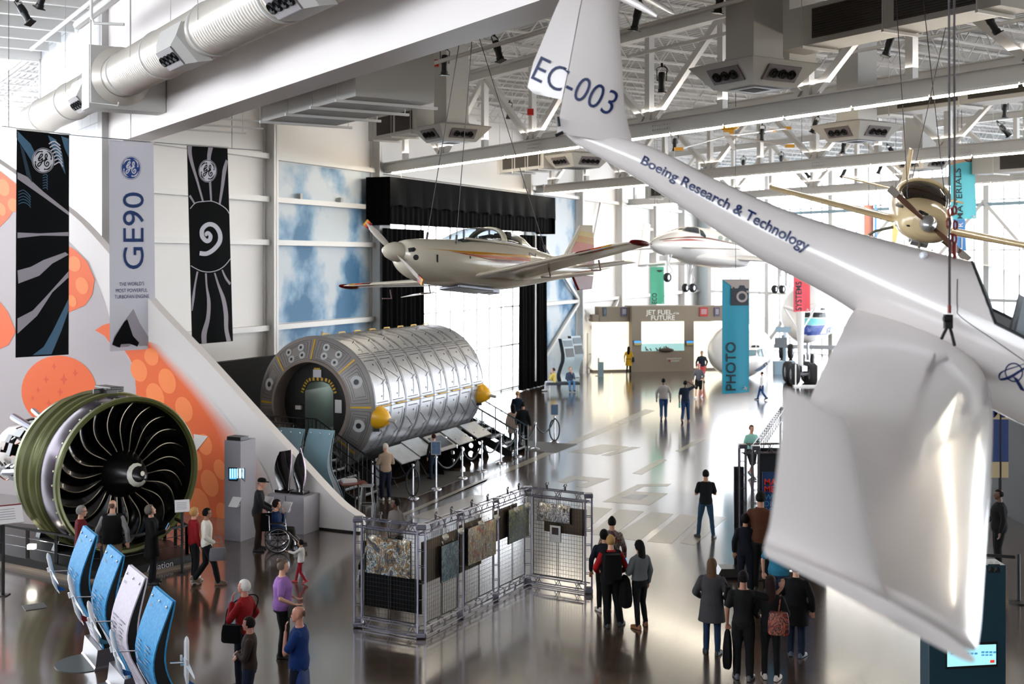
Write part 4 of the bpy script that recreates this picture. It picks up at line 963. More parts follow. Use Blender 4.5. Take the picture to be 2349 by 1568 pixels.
for pts, w_ in (([(745, 420), (745, 560), (790, 760), (880, 1060), (980, 1420)], [10, 9, 7, 5, 4]), ([(1120, 450), (1095, 580), (1090, 700), (1110, 1100), (1130, 1420)], [11, 9, 8, 5, 4]), ([(1425, 640), (1370, 850), (1330, 1150), (1280, 1480)], [4, 9, 7, 4]), ([(720, 1280), (830, 1460)], [5, 4])):
    decal(stroke2d(spline2d([cs_(*p) for p in pts]), w_), bC, 'blade_print', SILV, oC, .008, 25)
for pts, w_ in (([(590, 640), (560, 800), (540, 950), (525, 1110)], [4, 4, 6, 2]), ([(690, 660), (700, 820), (725, 1000), (715, 1200), (670, 1380), (670, 1500)], [4, 4, 8, 9, 12, 11]), ([(795, 655), (840, 800), (900, 970), (930, 1150), (935, 1330), (965, 1475)], [3, 5, 9, 10, 9, 10]), ([(885, 620), (930, 720), (990, 800)], [3, 5, 6])):
    decal(stroke2d(spline2d([cs2(*p) for p in pts]), w_), bC, 'blade_print', SILV, oC, .008, 25)
for arc in ([cs_(750, 1555), cs_(850, 1450), cs_(1000, 1425), cs_(1140, 1420), cs_(1280, 1475), cs_(1400, 1560), cs_(1450, 1640)], [cs2(510, 570), cs2(560, 600), cs2(640, 635), cs2(740, 645), cs2(840, 620), cs2(920, 565), cs2(985, 485)]):
    decal(stroke2d(spline2d(arc), 1.6), bC, 'blade_print', PALE, oC, .01, 25)
sp2 = [(700, 215), (690, 190), (715, 175), (745, 215), (730, 265), (690, 270), (645, 215), (650, 130), (720, 75), (800, 95), (855, 180), (855, 280), (790, 370), (700, 425), (615, 420)]
decal(stroke2d(spline2d([cs2(*p) for p in sp2], 6), [5, 7, 9, 10, 10, 10, 10, 10, 10, 10]), bC, 'spiral_print', PALE, oC, .012, 12)
mono((476, 392), (21, 26), INK, PALE, bC, oC)
wr = thing('hanging_wire', 'long thin wire holding the three engine banners', 'wire', P(300, 318, 32.7))
mb = MB(); mb.tube([P(4, 289, 30.4), P(159, 309, 31.4), P(350, 326, 33.2), P(525, 340, 35.2), P(600, 345, 36.1)], .012, 6); mb.tube([P(300, 322, 32.9), P(300, -100, 32.9)], .01, 5); mb.tube([P(532, 340, 35.3), P(532, -120, 35.3)], .01, 5); mb.tube([P(20, 291, 30.6), P(20, -140, 30.6)], .01, 5)
mb.build('wire_strand', mat('wire_grey', (.4, .4, .42), .5), wr)
# ================================================================== turbofan engine on its plinth
B_ = V((-.743, .669, 0)); EC = P(300, 1090, 27.0)
ME = Matrix.Translation(EC) @ basis(B_).to_4x4() @ Matrix.Scale(1.035, 4)
OLIVE = mat('olive_case', (.36, .37, .20), .35, .35, var=.12, vs=3); OLIVEL = mat('olive_light', (.62, .62, .46), .35, .5); VIOL = mat('violet_band', (.27, .23, .27), .22, .6); DARKE = mat('engine_black', (.03, .03, .032), .35); LINER = mat('engine_liner', (.34, .34, .37), .4)
EMET = mat('engine_metal', (.34, .30, .27), .4, .8, var=.2, vs=5)
en = thing('jet_engine', 'huge turbofan jet engine with black fan blades facing out of its olive casing', 'jet engine', V((EC.x - .8, EC.y + .8, .22)))
def lathe(name, prof, m, seg=72, parent=en, cap=False): mb = MB(); mb.lathe([(r, z) for z, r in prof], seg, ME, cap); return mb.build(name, m, parent, smooth=True, sharp=30)
lathe('intake_rim', [(.10, 1.60), (.02, 1.64), (.0, 1.70), (.03, 1.735), (.12, 1.74), (.14, 1.70), (.20, 1.69)], OLIVE)
case = lathe('fan_case', [(.18, 1.66), (.22, 1.70), (.30, 1.715), (.55, 1.73), (.75, 1.72), (.78, 1.70)], VIOL)
lathe('rear_case', [(.76, 1.70), (.80, 1.76), (.86, 1.77), (.90, 1.71), (1.05, 1.70), (1.10, 1.75), (1.22, 1.76), (1.27, 1.68), (1.50, 1.66), (1.54, 1.72), (1.64, 1.72), (1.68, 1.64), (1.95, 1.60), (2.0, 1.66), (2.1, 1.66), (2.14, 1.5), (2.2, 1.0)], OLIVE)
for z in (.83, 1.16, 1.59): lathe('case_ring', [(z - .03, 1.73), (z, 1.785), (z + .03, 1.73)], OLIVEL)
mb = MB()
for k in range(36):
    a = k * math.pi / 18; mb.box(ME @ V((1.73 * math.cos(a), 1.73 * math.sin(a), .16)), (.03, .035, .04), ME.to_3x3() @ Matrix.Rotation(a, 3, 'Z'))
mb.build('flange_pattern', OLIVEL, en)
lathe('inner_duct', [(.05, 1.62), (.35, 1.60), (.60, 1.60)], DARKE); lathe('liner', [(.58, 1.60), (1.3, 1.58), (1.9, 1.55)], LINER)
lathe('rear_bulkhead', [(1.9, 1.58), (1.92, .4)], DARKE)
hub = lathe('fan_hub', [(.55, .56), (.42, .55), (.22, .49), (-.05, .37), (-.30, .24), (-.46, .13), (-.55, .04), (-.56, .005)], mat('hub_black', (.02, .02, .022), .3), 40)
# fan blades
FB_ = mat('fan_blade', (.025, .025, .028), .18, coat=.6); FE = mat('blade_edge', (.52, .47, .40), .3, .7)
def fanblade():
    mb = MB(); le = []; n = 12
    for q in range(n + 1):
        t = q / n; r = .52 + (1.585 - .52) * t; c = .30 + .22 * math.sin(math.pi * min(t * .9, 1) * .8) + .06 * t
        tw = R(28 + 36 * t); sw = -.10 * math.sin(math.pi * t) + .17 * t * t
        ring = []
        for x, y in ((-.5, 0), (-.25, .022), (.2, .024), (.5, 0), (.2, -.014), (-.25, -.012)):
            p = V((r, (x * math.sin(tw)) * c + y * math.cos(tw), (x * math.cos(tw)) * c - y * math.sin(tw)))
            ang = p.y / r + sw; ring.append(V((r * math.cos(ang), r * math.sin(ang), p.z)))
        le.append(ring[0]); mb.v += []; mb._r = getattr(mb, '_r', []) + [ring]
    mb.loft(mb._r); return mb, le
b0 = None
for k in range(22):
    M = ME @ Matrix.Translation((0, 0, .47)) @ Matrix.Rotation(2 * math.pi * k / 22, 4, 'Z')
    if b0 is None:
        mb, le = fanblade(); b0 = mb.build('fan_blade', FB_, None, smooth=True, sharp=60)
        e_ = MB(); e_.tube(le, .012, 5); e0_ = e_.build('blade_edge', FE, b0)
        b = b0
    else:
        b = b0.copy(); COL.objects.link(b); e2 = e0_.copy(); COL.objects.link(e2); e2.parent = b
    b.parent = en; b.matrix_parent_inverse = wm(en).inverted(); b.matrix_local = M
    b.location, b.rotation_euler = M.to_translation(), M.to_euler()
# white comma on the hub
cm = []
HB = bvh_of(hub)
for a, rr, w_ in [(R(35 + 26 * q), .20, .075 * math.sin(math.pi * min(1, (q + .7) / 11)) + .02) for q in range(11)]: cm.append((rr * math.cos(a), rr * math.sin(a), w_))
vs, fs = stroke2d([(x, y) for x, y, w_ in cm], [c[2] * 1.3 for c in cm])
decal(warp((vs, fs), lambda x, y: (316 + x * 95, 1088 + y * 112)), HB, 'white_comma', mat('hub_white', (.85, .83, .78), .4), hub, .012, 4)
decal(warp(poly2d(disc2d(.17, -.02, .07, 12)), lambda x, y: (316 + x * 62, 1088 + y * 80)), HB, 'white_comma', mat('hub_white', (.85, .83, .78), .4), hub, .014, 4)
# core, pipes, boxes, mount
lathe('core_case', [(2.1, 1.05), (2.3, 1.0), (2.35, .92), (2.9, .86), (2.95, .95), (3.1, .95), (3.15, .85), (3.8, .8), (4.3, .85), (5.2, .7), (5.25, .2)], EMET, 48)
rnd = random.Random(4)
for k in range(64):
    a = rnd.uniform(-2.9, .6) + math.pi / 2; z0 = rnd.uniform(2.2, 3.6); L0 = rnd.uniform(.4, 1.3); r = rnd.uniform(.93, 1.08); pts = []
    for q in range(6): pts.append(ME @ V((r * math.cos(a), r * math.sin(a), z0 + L0 * q / 5))); a += rnd.uniform(-.18, .25); r += rnd.uniform(-.03, .03)
    mb = MB(); mb.tube(spline2d([tuple(p) for p in pts], 3), rnd.choice([.018, .025, .035]), 6); mb.build('pipe', rnd.choice([EMET, CHROME, mat('copper_pipe', (.55, .30, .18), .35, .8), DARKE]), en, smooth=True)
for k in range(30):
    a = rnd.uniform(-1.2, 3.0); z = rnd.uniform(2.3, 4.2); mb = MB(); mb.box(ME @ V((1.0 * math.cos(a), 1.0 * math.sin(a), z)), (rnd.uniform(.12, .3), rnd.uniform(.1, .3), rnd.uniform(.15, .4)), ME.to_3x3() @ Matrix.Rotation(a, 3, 'Z')); mb.build('accessory_box', rnd.choice([EMET, DARKE, mat('engine_grey', (.30, .30, .30), .5)]), en, bevel=.01)
mb = MB(); mb.box(P(66, 1043, 28.1), (.36, .3, .46)); mb.build('control_box', mat('control_box_blue', (.12, .14, .17), .5), en, bevel=.02)
mb = MB(); mb.tube([P(30, 955, 29.2), P(80, 985, 28.6)], .085, 10); mb.tube([P(76, 940, 29.4), P(96, 958, 29.0)], .06, 8); mb.tube([P(8, 1083, 28.4), P(40, 1082, 28.2)], .07, 8); mb.build('strut_tube', ALU, en, smooth=True)
tp = EC + B_ * 1.0 + UP * 1.78
mb = MB(); mb.box(tp + UP * .17, (.30, .75, .06), basis(UP, B_)); mb.box(tp + UP * .02, (.3, .35, .28), basis(UP, B_))
for q in (-.25, .25): mb.box(tp + V((.669, .743, 0)) * q + UP * .1, (.26, .08, .12), basis(UP, B_))
mb.build('engine_mount', mat('mount_metal', (.30, .29, .28), .4, .6), en, bevel=.015)
tp = EC + B_ * 3.0 + UP * 1.0
mb = MB(); mb.box(tp + UP * .06, (.4, .9, .07), basis(UP, B_)); mb.box(tp + UP * -.06, (.5, .6, .2), basis(UP, B_)); mb.build('engine_mount', mat('mount_metal', (.30, .29, .28), .4, .6), en, bevel=.015)
mb = MB()
for z, w_ in ((.5, 1.9), (1.7, 1.9), (3.3, 1.1)):
    c = EC + B_ * z; mb.prism([V((c.x, c.y, .225)) + V((.669, .743, 0)) * x + UP * h for x, h in ((-w_ / 2, 0), (w_ / 2, 0), (w_ / 2 * .75, .55), (0, .25 if w_ > 1.5 else 1.0), (-w_ / 2 * .75, .55))], B_ * .2)
mb.build('cradle', DARKE, en)
# plinth with guard rail
pl = [V((-14.6, 28.9, 0)), V((-9.3, 25.75, 0)), V((-8.6, 25.85, 0)), V((-7.4, 27.2, 0)), V((-8.3, 28.6, 0)), V((-14, 31.0, 0))]
pt = thing('engine_plinth', 'black angular plinth with a low guard rail under the jet engine', 'plinth', (-10.5, 28.5, 0))
mb = MB(); mb.prism(pl, UP * .22); mb.build('platform', mat('plinth_black', (.045, .04, .045), .5), pt)
ins = [p + (V((-10.8, 28.7, 0)) - p).normalized() * .14 for p in pl]
mb = MB(); mb.prism([pl[0] + V((-.12, -.16, 0)), pl[1] + V((-.05, -.2, 0)), pl[2] + V((.1, -.2, 0)), pl[3] + V((.2, -.02, 0)), pl[3], pl[2], pl[1], pl[0]], UP * .045); mb.build('kerb', mat('kerb_concrete', (.50, .44, .38), .6), pt)
for a, b_ in ((ins[0], ins[1]), (ins[1], ins[2]), (ins[2], ins[3]), (ins[3], ins[4])):
    n = max(2, int((b_ - a).length / .95))
    for k in range(n + 1):
        p = a.lerp(b_, k / n); mb = MB(); mb.bar(p + UP * .22, p + UP * .88, .07, .05); mb.build('rail_post', BLACK, pt)
    mb = MB(); mb.bar(a + UP * .88, b_ + UP * .88, .06, .05); mb.build('top_rail', BLACK, pt)
    mb = MB()
    for z in (.45, .67): mb.tube([a + UP * z, b_ + UP * z], .008, 5)
    mb.build('rail_wire', CHROME, pt)
fr_ = pl[3] - pl[2]; u_ = fr_.normalized(); nrm_ = V((u_.y, -u_.x, 0))
tv = text2d('Aviation', 0, 1.0)
flat(warp(tv[:2], lambda x, y: (x - tv[2][0], y)), pl[2].lerp(pl[3], .36) + nrm_ * .01 + UP * .05, u_ * .2, UP * .2, 'lettering', PALE, pt)
def placard(name, label, loc, w, h, z, face, tilt, m, foot=BLACK, grp=None, edge=None, post=True):
    t = thing(name, label, 'sign', V((loc[0], loc[1], z - 1 if not post else loc[2])), group=grp)
    fx_ = V(face).normalized(); sx = UP.cross(fx_).normalized(); c = V((loc[0], loc[1], z))
    upv = (UP * math.cos(R(tilt)) - fx_ * math.sin(R(tilt))).normalized(); nn = sx.cross(upv)
    mb = MB(); mb.box(c, (w, h, .02), Matrix((sx, upv, nn)).transposed()); o = mb.build('panel', m, t)
    if edge: mb = MB(); mb.box(c + upv * (h / 2 - .02) + nn * .012, (w, .03, .006), Matrix((sx, upv, nn)).transposed()); mb.build('edge_stripe', edge, t)
    mb = MB()
    for k in range(5): mb.box(c + upv * (h * (.25 - .13 * k)) - sx * w * .05 + nn * .012, (w * .7, h * .03, .002), Matrix((sx, upv, nn)).transposed())
    mb.build('text_lines', mat('print_grey', (.55, .54, .56), .6), t)
    if post:
        mb = MB(); mb.bar(V((loc[0], loc[1], loc[2])) - fx_ * .06, c - fx_ * .03 - UP * .02, .05, .05); mb.build('post', foot, t)
        mb = MB(); mb.box((loc[0] - fx_.x * .06, loc[1] - fx_.y * .06, loc[2] + .01), (.22, .22, .02)); mb.build('foot_plate', foot, t)
    return t
SIGN = mat('sign_white', (.84, .82, .82), .5)
q = P(418, 1160, 26.3); placard('reading_sign', 'small tilted white sign on a black post at the right end of the engine rail', (q.x, q.y, 0), .32, .34, q.z, (.3, -.95, 0), 50, SIGN)
q = P(8, 1180, 24.6); placard('reading_sign', 'tilted white sign with a red edge in front of the engine at far left', (q.x, q.y, 0), .75, .5, q.z, (.5, -.85, 0), 50, SIGN, edge=RED)
mb = MB(); mb.box(P(73, 1253, 26.6), (.16, .12, .10)); fl = tag(mb.build('floodlight', mat('flood_white', (1, .98, .92), .4, emit=(1, .97, .9), es=4)), 'small white floodlight on the plinth under the engine', 'lamp')
# ================================================================== grey kiosk with screen, two fan blades on a plinth
KG = mat('kiosk_grey', (.60, .58, .60), .6)
k0 = G(541, 1232); k1 = G(562, 1234)
kk = thing('exhibit_kiosk', 'tall grey kiosk with a small blue screen against the orange wall', 'kiosk', k0)
ku = N * -1; kv = A * -1        # right, towards viewer
c = V((-6.86, 29.7, 0))
mb = MB(); mb.box(c + UP * 1.25, (.50, .62, 2.5), basis(UP, -A)); cab = mb.build('cabinet', KG, kk, bevel=.006)
fdir = None
def onbox(px, py): return None
KB = bvh_of(cab)
decal(poly2d([(524, 1071), (562, 1072), (562, 1104), (525, 1102)]), KB, 'screen_frame', BLACK, kk, .01, 20)
scr = decal(poly2d([(527, 1074), (559, 1075), (559, 1099), (527, 1098)]), KB, 'screen', mat('screen_blue', (.2, .55, .75), .3, emit=(.25, .62, .85), es=.4), kk, .016, 20)
for k in range(6): decal(poly2d([(528 + k * 5.4, 1074), (530.5 + k * 5.4, 1074), (530.5 + k * 5.4, 1096), (528 + k * 5.4, 1096)]), KB, 'screen_bar', mat('screen_white', (.8, .95, 1), .3, emit=(.75, .92, 1), es=.45), scr, .02, 20)
mb = MB(); mb.box(c + UP * 2.55 - A * .1, (.42, .32, .09), basis(UP, -A)); mb.build('black_box', BLACK, kk)
def plaque(px, py, d, parent, s=.26):
    p = P(px, py, d); nn = (-A + UP * .9).normalized(); sx = UP.cross(-A).normalized(); up_ = nn.cross(sx)
    mb = MB(); mb.box(p, (s, s * 1.1, .015), Matrix((sx, up_, nn)).transposed()); o = mb.build('plaque', SIGN, parent)
    mb = MB(); mb.box(p - nn * .08 - UP * .02, (.1, .1, .14), Matrix((sx, up_, nn)).transposed()); mb.build('plaque_bracket', KG, parent); return o
plaque(539, 1151, 29.0, kk)
bp = thing('blade_plinth', 'low grey plinth carrying the two black fan blades beside the grey kiosk', 'plinth', G(655, 1228))
c2 = G(655, 1222) + A * .35
mb = MB(); mb.box(c2 + UP * .48, (1.12, .7, .96), basis(UP, -A)); mb.build('cabinet', KG, bp, bevel=.006)
mb = MB(); mb.box(c2 + UP * .48 - A * .352, (.012, .01, .96), basis(UP, -A)); mb.build('joint_line', BLACK, bp)
plaque(613, 1150, 28.9, bp); plaque(656, 1162, 28.9, bp)
BB = mat('carbon_black', (.025, .022, .025), .12, coat=.8); BEd = mat('blade_rim', (.55, .48, .52), .25, .8)
def fanblade_stand(label, px, top, wid, twist, lean, pointed):
    base = c2 + UP * .97 - N * ((px - 655) / 2700 * 29.6 * .95)
    t = thing('fan_blade_display', label, 'fan blade', base)
    mb = MB(); mb.box(base + UP * .035, (.42, .3, .07), basis(UP, -A)); mb.build('base_block', BB, t, bevel=.01)
    rings = []; edge_ = []; sx = -N; H = top
    for q in range(15):
        z = q / 14; w_ = wid * (1 - (z ** 2.2 if pointed else .18 * z)) * (.85 + .35 * math.sin(math.pi * z)); a = twist * (z - .5); off = lean * math.sin(math.pi * 1.2 * z)
        dx = sx * math.cos(a) + A * math.sin(a); c = base + UP * (.06 + H * z) + sx * off
        nn = dx.cross(UP)
        rings.append([c + dx * (w_ * x) + nn * y + UP * (.06 * x * (z > .9) * (0 if pointed else 1)) for x, y in ((-.5, 0), (-.2, .03), (.3, .025), (.5, 0), (.3, -.02), (-.2, -.025))]); edge_.append(rings[-1][3])
    mb = MB(); mb.loft(rings); o = mb.build('blade', BB, t, smooth=True, sharp=50)
    mb = MB(); mb.tube(edge_, .018, 6); mb.build('metal_edge', BEd, o, smooth=True)
fanblade_stand('broad black fan blade with a square top, left one on the grey plinth', 627, 1.02, .46, .5, -.06, False)
fanblade_stand('black fan blade tapering to a point, right one on the grey plinth', 674, 1.12, .40, .9, -.02, True)
# ================================================================== black curtains round the big window
VELV = mat('black_velvet', (.010, .010, .014), .9, spec=.06, bump=.0); VELG = mat('charcoal_drape', (.035, .035, .04), .9, spec=.1)
cn = WALL - 1.05
def drape(name, a0, a1, n, z0, z1, m, parent, folds, amp=.09, top=0):
    mb = MB(); nu = int(folds * 8)
    mb.grid(lambda u, v: an(a0 + (a1 - a0) * u, n + amp * (math.sin(u * folds * 2 * math.pi) + .4 * math.sin(u * folds * 3.7 + 1)) * (.35 + .65 * v), z1 + (z0 - z1) * v), nu, 6)
    return mb.build(name, m, parent, smooth=True, sharp=0)
cu = thing('stage_curtain', 'black stage curtain framing the big bright window, with a gathered valance along its top', 'curtain', an(52, cn, 0))
drape('left_drape', 43.3, 47.0, cn + .1, .05, 8.4, VELV, cu, 9); drape('right_drape', 57.6, 61.3, cn + .1, .03, 8.4, VELV, cu, 8)
drape('valance_lining', 43.1, 61.2, cn - .25, 8.55, 9.6, VELV, cu, 40, .03)
mb = MB(); zt, zb = 10.55, 9.28
mb.grid(lambda u, v: an(43.0 + 18.3 * u, cn - .45 - .03 * math.sin(u * 90) * v - .10 * v * abs(math.sin(u * 13 * math.pi)) , zt + (zb - zt) * v + .10 * abs(math.sin(u * 13 * math.pi)) * v * v), 208, 8)
mb.build('valance_front', VELG, cu, smooth=True, sharp=0)
mb = MB(); mb.grid(lambda u, v: an(43.0 + .03 * math.sin(u * 20), cn - .45 + 1.2 * u, zt + (8.5 - zt) * v), 12, 6); mb.grid(lambda u, v: an(61.3, cn - .45 + 1.2 * u, zt + (8.5 - zt) * v), 12, 6); mb.build('valance_return', VELV, cu, smooth=True, sharp=0)
mb = MB(); mb.quad(an(43, cn - .45, zt), an(61.3, cn - .45, zt), an(61.3, cn + .75, zt), an(43, cn + .75, zt)); mb.build('valance_top', VELV, cu)
mb = MB(); mb.tube([an(59.4, cn - .05, .4), an(59.4, cn - .05, 8.5)], .05, 8); mb.build('pull_pole', STEEL, cu)
for a in (44.2, 60.0): mb = MB(); mb.tube([an(a, cn - .3, zt), an(a, cn - .3, zt + .55)], .02, 6); mb.ball(an(a, cn - .3, zt + .6), .09, 8, 6); mb.build('hanger', GREYST, cu)
# ================================================================== space station module
mc = P(727, 926, 36.4); LM = 7.5; RM = 2.09
# local frame: x = along A, y = -N (towards the open floor), z = up; rolled a little
MM = Matrix.Translation(mc) @ (Matrix((A, -N, UP)).transposed()).to_4x4()
ROLL = R(-5)
def cy(s, th, r=RM): a = th + ROLL; return MM @ V((s, r * math.sin(a), r * math.cos(a)))
SKIN = mat('module_skin', (.57, .575, .59), .36, .55, var=.06, vs=1.5); SKINE = mat('module_end', (.53, .51, .50), .42, .35, var=.05, vs=2); GROOVE = mat('module_groove', (.20, .19, .20), .6); YRAIL = mat('module_yellow', (.80, .63, .10), .4)
mo = thing('space_module', 'huge ribbed aluminium space station module with an open round hatch and yellow grab rails', 'space module', V((mc.x, mc.y, .45)) + A * 3.7)
mb = MB(); n_ = 72; mb.loft([[cy(s, 2 * math.pi * k / n_) for k in range(n_)] for s in [LM * q / 8 for q in range(9)]], cap=False); mb.add([cy(LM, 2 * math.pi * k / n_) for k in range(n_)], [tuple(range(n_))])
shell = mb.build('shell', SKIN, mo, smooth=True, sharp=30)
RI = 1.32
mb = MB(); mb.loft([[cy(x, 2 * math.pi * k / n_, r) for k in range(n_)] for x, r in ((.0, RM), (-.03, RM + .02), (-.06, RM - .02), (-.33, RI + .06))], cap=False)
cone = mb.build('end_cone', SKINE, mo, smooth=True, sharp=25)
mb = MB(); mb.loft([[cy(x, 2 * math.pi * k / n_, r) for k in range(n_)] for x, r in ((-.30, RI + .09), (-.42, RI + .07), (-.42, RI), (-.1, RI - .02), (.25, RI - .04))], cap=False); mb.build('hatch_ring', mat('ring_beige', (.50, .45, .42), .5), mo, smooth=True, sharp=30)
INB = mat('module_inside', (.03, .03, .033), .6)
# dark inner bulkhead with a door opening
def loc(x, y, z): return MM @ V((x, y, z))
hole = [(-.52, -.95), (.52, -.95), (.52, .38), (.38, .60), (.15, .68), (-.15, .68), (-.38, .60), (-.52, .38)]
nb = 64; mb = MB(); outer = [(1.31 * math.sin(2 * math.pi * k / nb), 1.31 * math.cos(2 * math.pi * k / nb)) for k in range(nb)]
tri = tessellate_polygon([[V((x, z, 0)) for x, z in outer], [V((x, z, 0)) for x, z in hole[::-1]]])
allp = outer + hole[::-1]; mb.add([loc(.12, x, z) for x, z in allp], [tuple(t) for t in tri]); mb.build('inner_bulkhead', INB, mo)
mb = MB(); mb.loft([[loc(s, x, z) for x, z in hole] for s in (.12, 2.6)], cap=False); mb.add([loc(2.6, x, z) for x, z in hole], [tuple(range(8))]); mb.build('hatch_tunnel', mat('tunnel_green', (.42, .46, .44), .5), mo)
mb = MB()
for x in (-.12, .22): mb.box(loc(2.55, x, -.1), (.03, .02, 1.4), MM.to_3x3())
mb.box(loc(1.2, .5, -.1), (.9, .03, 1.2), MM.to_3x3()); mb.build('tunnel_lockers', mat('tunnel_grey', (.36, .42, .40), .5), mo)
lamp('POINT', loc(1.4, 0, .45), loc(1.4, 0, 0), 5, .15, col=(.95, 1, .97)).name = 'hatch_lamp'
arc = spline2d([(-.62, .32), (-.52, .55), (-.36, .72), (0, .76), (.36, .72), (.52, .55), (.62, .32)], 5)
for k in range(len(arc) - 1):
    pass
def strip(i0, i1, m):
    mb = MB(); vs, fs = stroke2d(arc[i0:i1 + 1], .10); mb.add([loc(.10, x, z) for x, z in vs], fs); return mb.build('hazard_stripe', m, mo)
for k in range(0, 30, 2): strip(k, k + 1, YRAIL); strip(k + 1, min(k + 2, 30), BLACK)
mb = MB(); mb.box(loc(.09, -.05, .93), (.01, .30, .24), MM.to_3x3()); mb.build('hatch_label', PALE, mo); mb = MB(); mb.box(loc(.09, .72, -.05), (.01, .24, .40), MM.to_3x3()); mb.build('hatch_label', SIGN, mo)
mb = MB(); mb.box(loc(.08, -.05, 1.08), (.01, .22, .05), MM.to_3x3()); mb.build('hatch_label', YRAIL, mo); mb = MB(); mb.box(loc(.07, -.72, -.15), (.1, .2, .12), MM.to_3x3()); mb.build('hatch_lamp', SIGN, mo)
# lines on the end cone
def cone_pt(u, th, off=.008):
    return cy(-.06 - .27 * u - off, th, RM - .02 + (RI + .08 - RM) * u)
def cone_line(pts, w, m=GROOVE, name='groove', off=.006):
    P2 = [(a, b_) for a, b_ in pts]; vs = []; fs = []
    dense = []
    for (u0_, t0_), (u1_, t1_) in zip(P2[:-1], P2[1:]):
        q = max(1, int(abs(t1_ - t0_) / .08)); dense += [(u0_ + (u1_ - u0_) * i / q, t0_ + (t1_ - t0_) * i / q) for i in range(q)]
    dense.append(P2[-1])
    sc = .75
    flat2 = [(t * 1.75, u * sc) for u, t in dense]
    v2, f2 = stroke2d(flat2, w); mb = MB(); mb.add([cone_pt(y / sc, x / 1.75, off) for x, y in v2], f2); return mb.build(name, m, mo)
for k in range(8):
    t0 = R(5 + 45 * k)
    cone_line([(.08, t0), (.95, t0)], .055, YRAIL, 'yellow_rail', .02)
    for i_, (ua, ub, dt) in enumerate(((.12, .92, .07), (.2, .82, .13), (.27, .74, .18))):
        cone_line([(ua, t0 + dt), (ua, t0 + R(45) - dt), (ub, t0 + R(45) - dt), (ub, t0 + dt), (ua, t0 + dt)], .012)
    spots = ((.35, .25), (.72, .28), (.38, .52), (.74, .55)) if k in (0, 7) else ((.5, .33),)
    for u, dt in spots:
        big = 1 if len(spots) == 4 else 1.7
        c = cone_pt(u, t0 + dt, .012); nn = (MM.to_3x3() @ V((-1, .3 * math.sin(t0 + dt + ROLL), .3 * math.cos(t0 + dt + ROLL)))).normalized(); Bn = basis(nn)
        for r, m, o in ((.115 * big, mat('port_grey', (.72, .72, .72), .5), 0), (.05 * big, BLACK, .006)):
            mb = MB(); mb.add([c + nn * o + Bn @ V((r * math.cos(2 * math.pi * q / 20), r * math.sin(2 * math.pi * q / 20), 0)) for q in range(20)], [tuple(range(20))]); mb.build('port', m, mo)
# grooves over the shell: one joined pattern
gv = MB()
def sline(pts, w, mb=gv, off=.005):
    dense = []
    for (s0, t0), (s1, t1) in zip(pts[:-1], pts[1:]):
        q = max(1, int(abs(t1 - t0) / .07)); dense += [(s0 + (s1 - s0) * i / q, t0 + (t1 - t0) * i / q) for i in range(q)]
    dense.append(pts[-1]); v2, f2 = stroke2d([(s, t * RM) for s, t in dense], w); mb.add([cy(x, y / RM, RM + off) for x, y in v2], f2)
for k in range(9):
    for dx in ((-.035, .035) if 0 < k < 8 else (.04,) if k == 0 else (-.04,)): sline([(k * LM / 8 + dx, R(-45)), (k * LM / 8 + dx, R(150))], .02)
for t in (5, 50, 95, 140):
    for dt in (-1.2, 1.2): sline([(0, R(t + dt)), (LM, R(t + dt))], .014)
for k in range(8):
    for t0 in (-40, 5, 50, 95):
        s0 = k * LM / 8; W_ = LM / 8
        f = lambda u, v: (s0 + W_ * u, R(t0 + 45 * v))
        for pl_ in ([(.16, .10), (.80, .10), (.80, .42)], [(.10, .30), (.72, .52), (.52, .90)], [(.86, .56), (.93, .72), (.96, .92)] , [(.86, .52), (.56, .60)], [(.12, .93), (.84, .93)], [(.92, .14), (.95, .5), (.94, .62)]): sline([f(*p) for p in pl_], .026)
gv.build('groove_pattern', GROOVE, shell, fixn=False)
dots = MB()
for k in range(8):
    for t0 in (5, 50, 95):
        for u, v in ((.55, .2), (.45, .82)):
            c = cy(k * LM / 8 + u * LM / 8, R(t0 + 45 * v), RM + .007); nn = (c - MM @ V((k * LM / 8 + u * LM / 8, 0, 0))).normalized(); Bn = basis(nn); dots.add([c + Bn @ V((.035 * math.cos(q * .785), .035 * math.sin(q * .785), 0)) for q in range(8)], [tuple(range(8))])
dots.build('hole_pattern', BLACK, shell, fixn=False)
for k in range(8):
    for t, wd in ((95, .55), (5, .35)):
        s0 = (k + .32) * LM / 8; mb = MB(); mb.tube([cy(s0, R(t), RM + .05), cy(s0 + wd, R(t), RM + .05)], .022, 6)
        for e_ in (0, wd): mb.tube([cy(s0 + e_, R(t), RM), cy(s0 + e_, R(t), RM + .06)], .02, 6)
        mb.build('grab_rail', YRAIL, mo)
for s in (.22, LM - .18):
    M = Matrix.Translation(cy(s, R(104), RM - .04)) @ basis((cy(s, R(104), 3) - cy(s, R(104), 2)).normalized(), A).to_4x4()
    mb = MB(); mb.lathe([(.36, 0), (.34, .12), (.24, .3), (.12, .42), (.02, .44)], 24, M, True); t_ = mb.build('trunnion_cover', mat('trunnion_yellow', (.86, .64, .10), .4), mo, smooth=True, sharp=40)
    mb = MB(); mb.lathe([(.06, .3), (.06, .66), (.01, .67)], 12, M, True); mb.build('trunnion_pin', GREYST, t_, smooth=True)
    mb = MB(); mb.box(cy(s, R(113), RM + .02), (.2, .2, .2)); mb.build('trunnion_foot', BLACK, t_)
for s, t in ((2.9, 22), (5.4, 20), (1.05, -8)): mb = MB(); mb.tube([cy(s, R(t), RM), cy(s, R(t), RM + .14)], .05, 8); mb.build('vent_stub', GREYST, mo)
mb = MB()
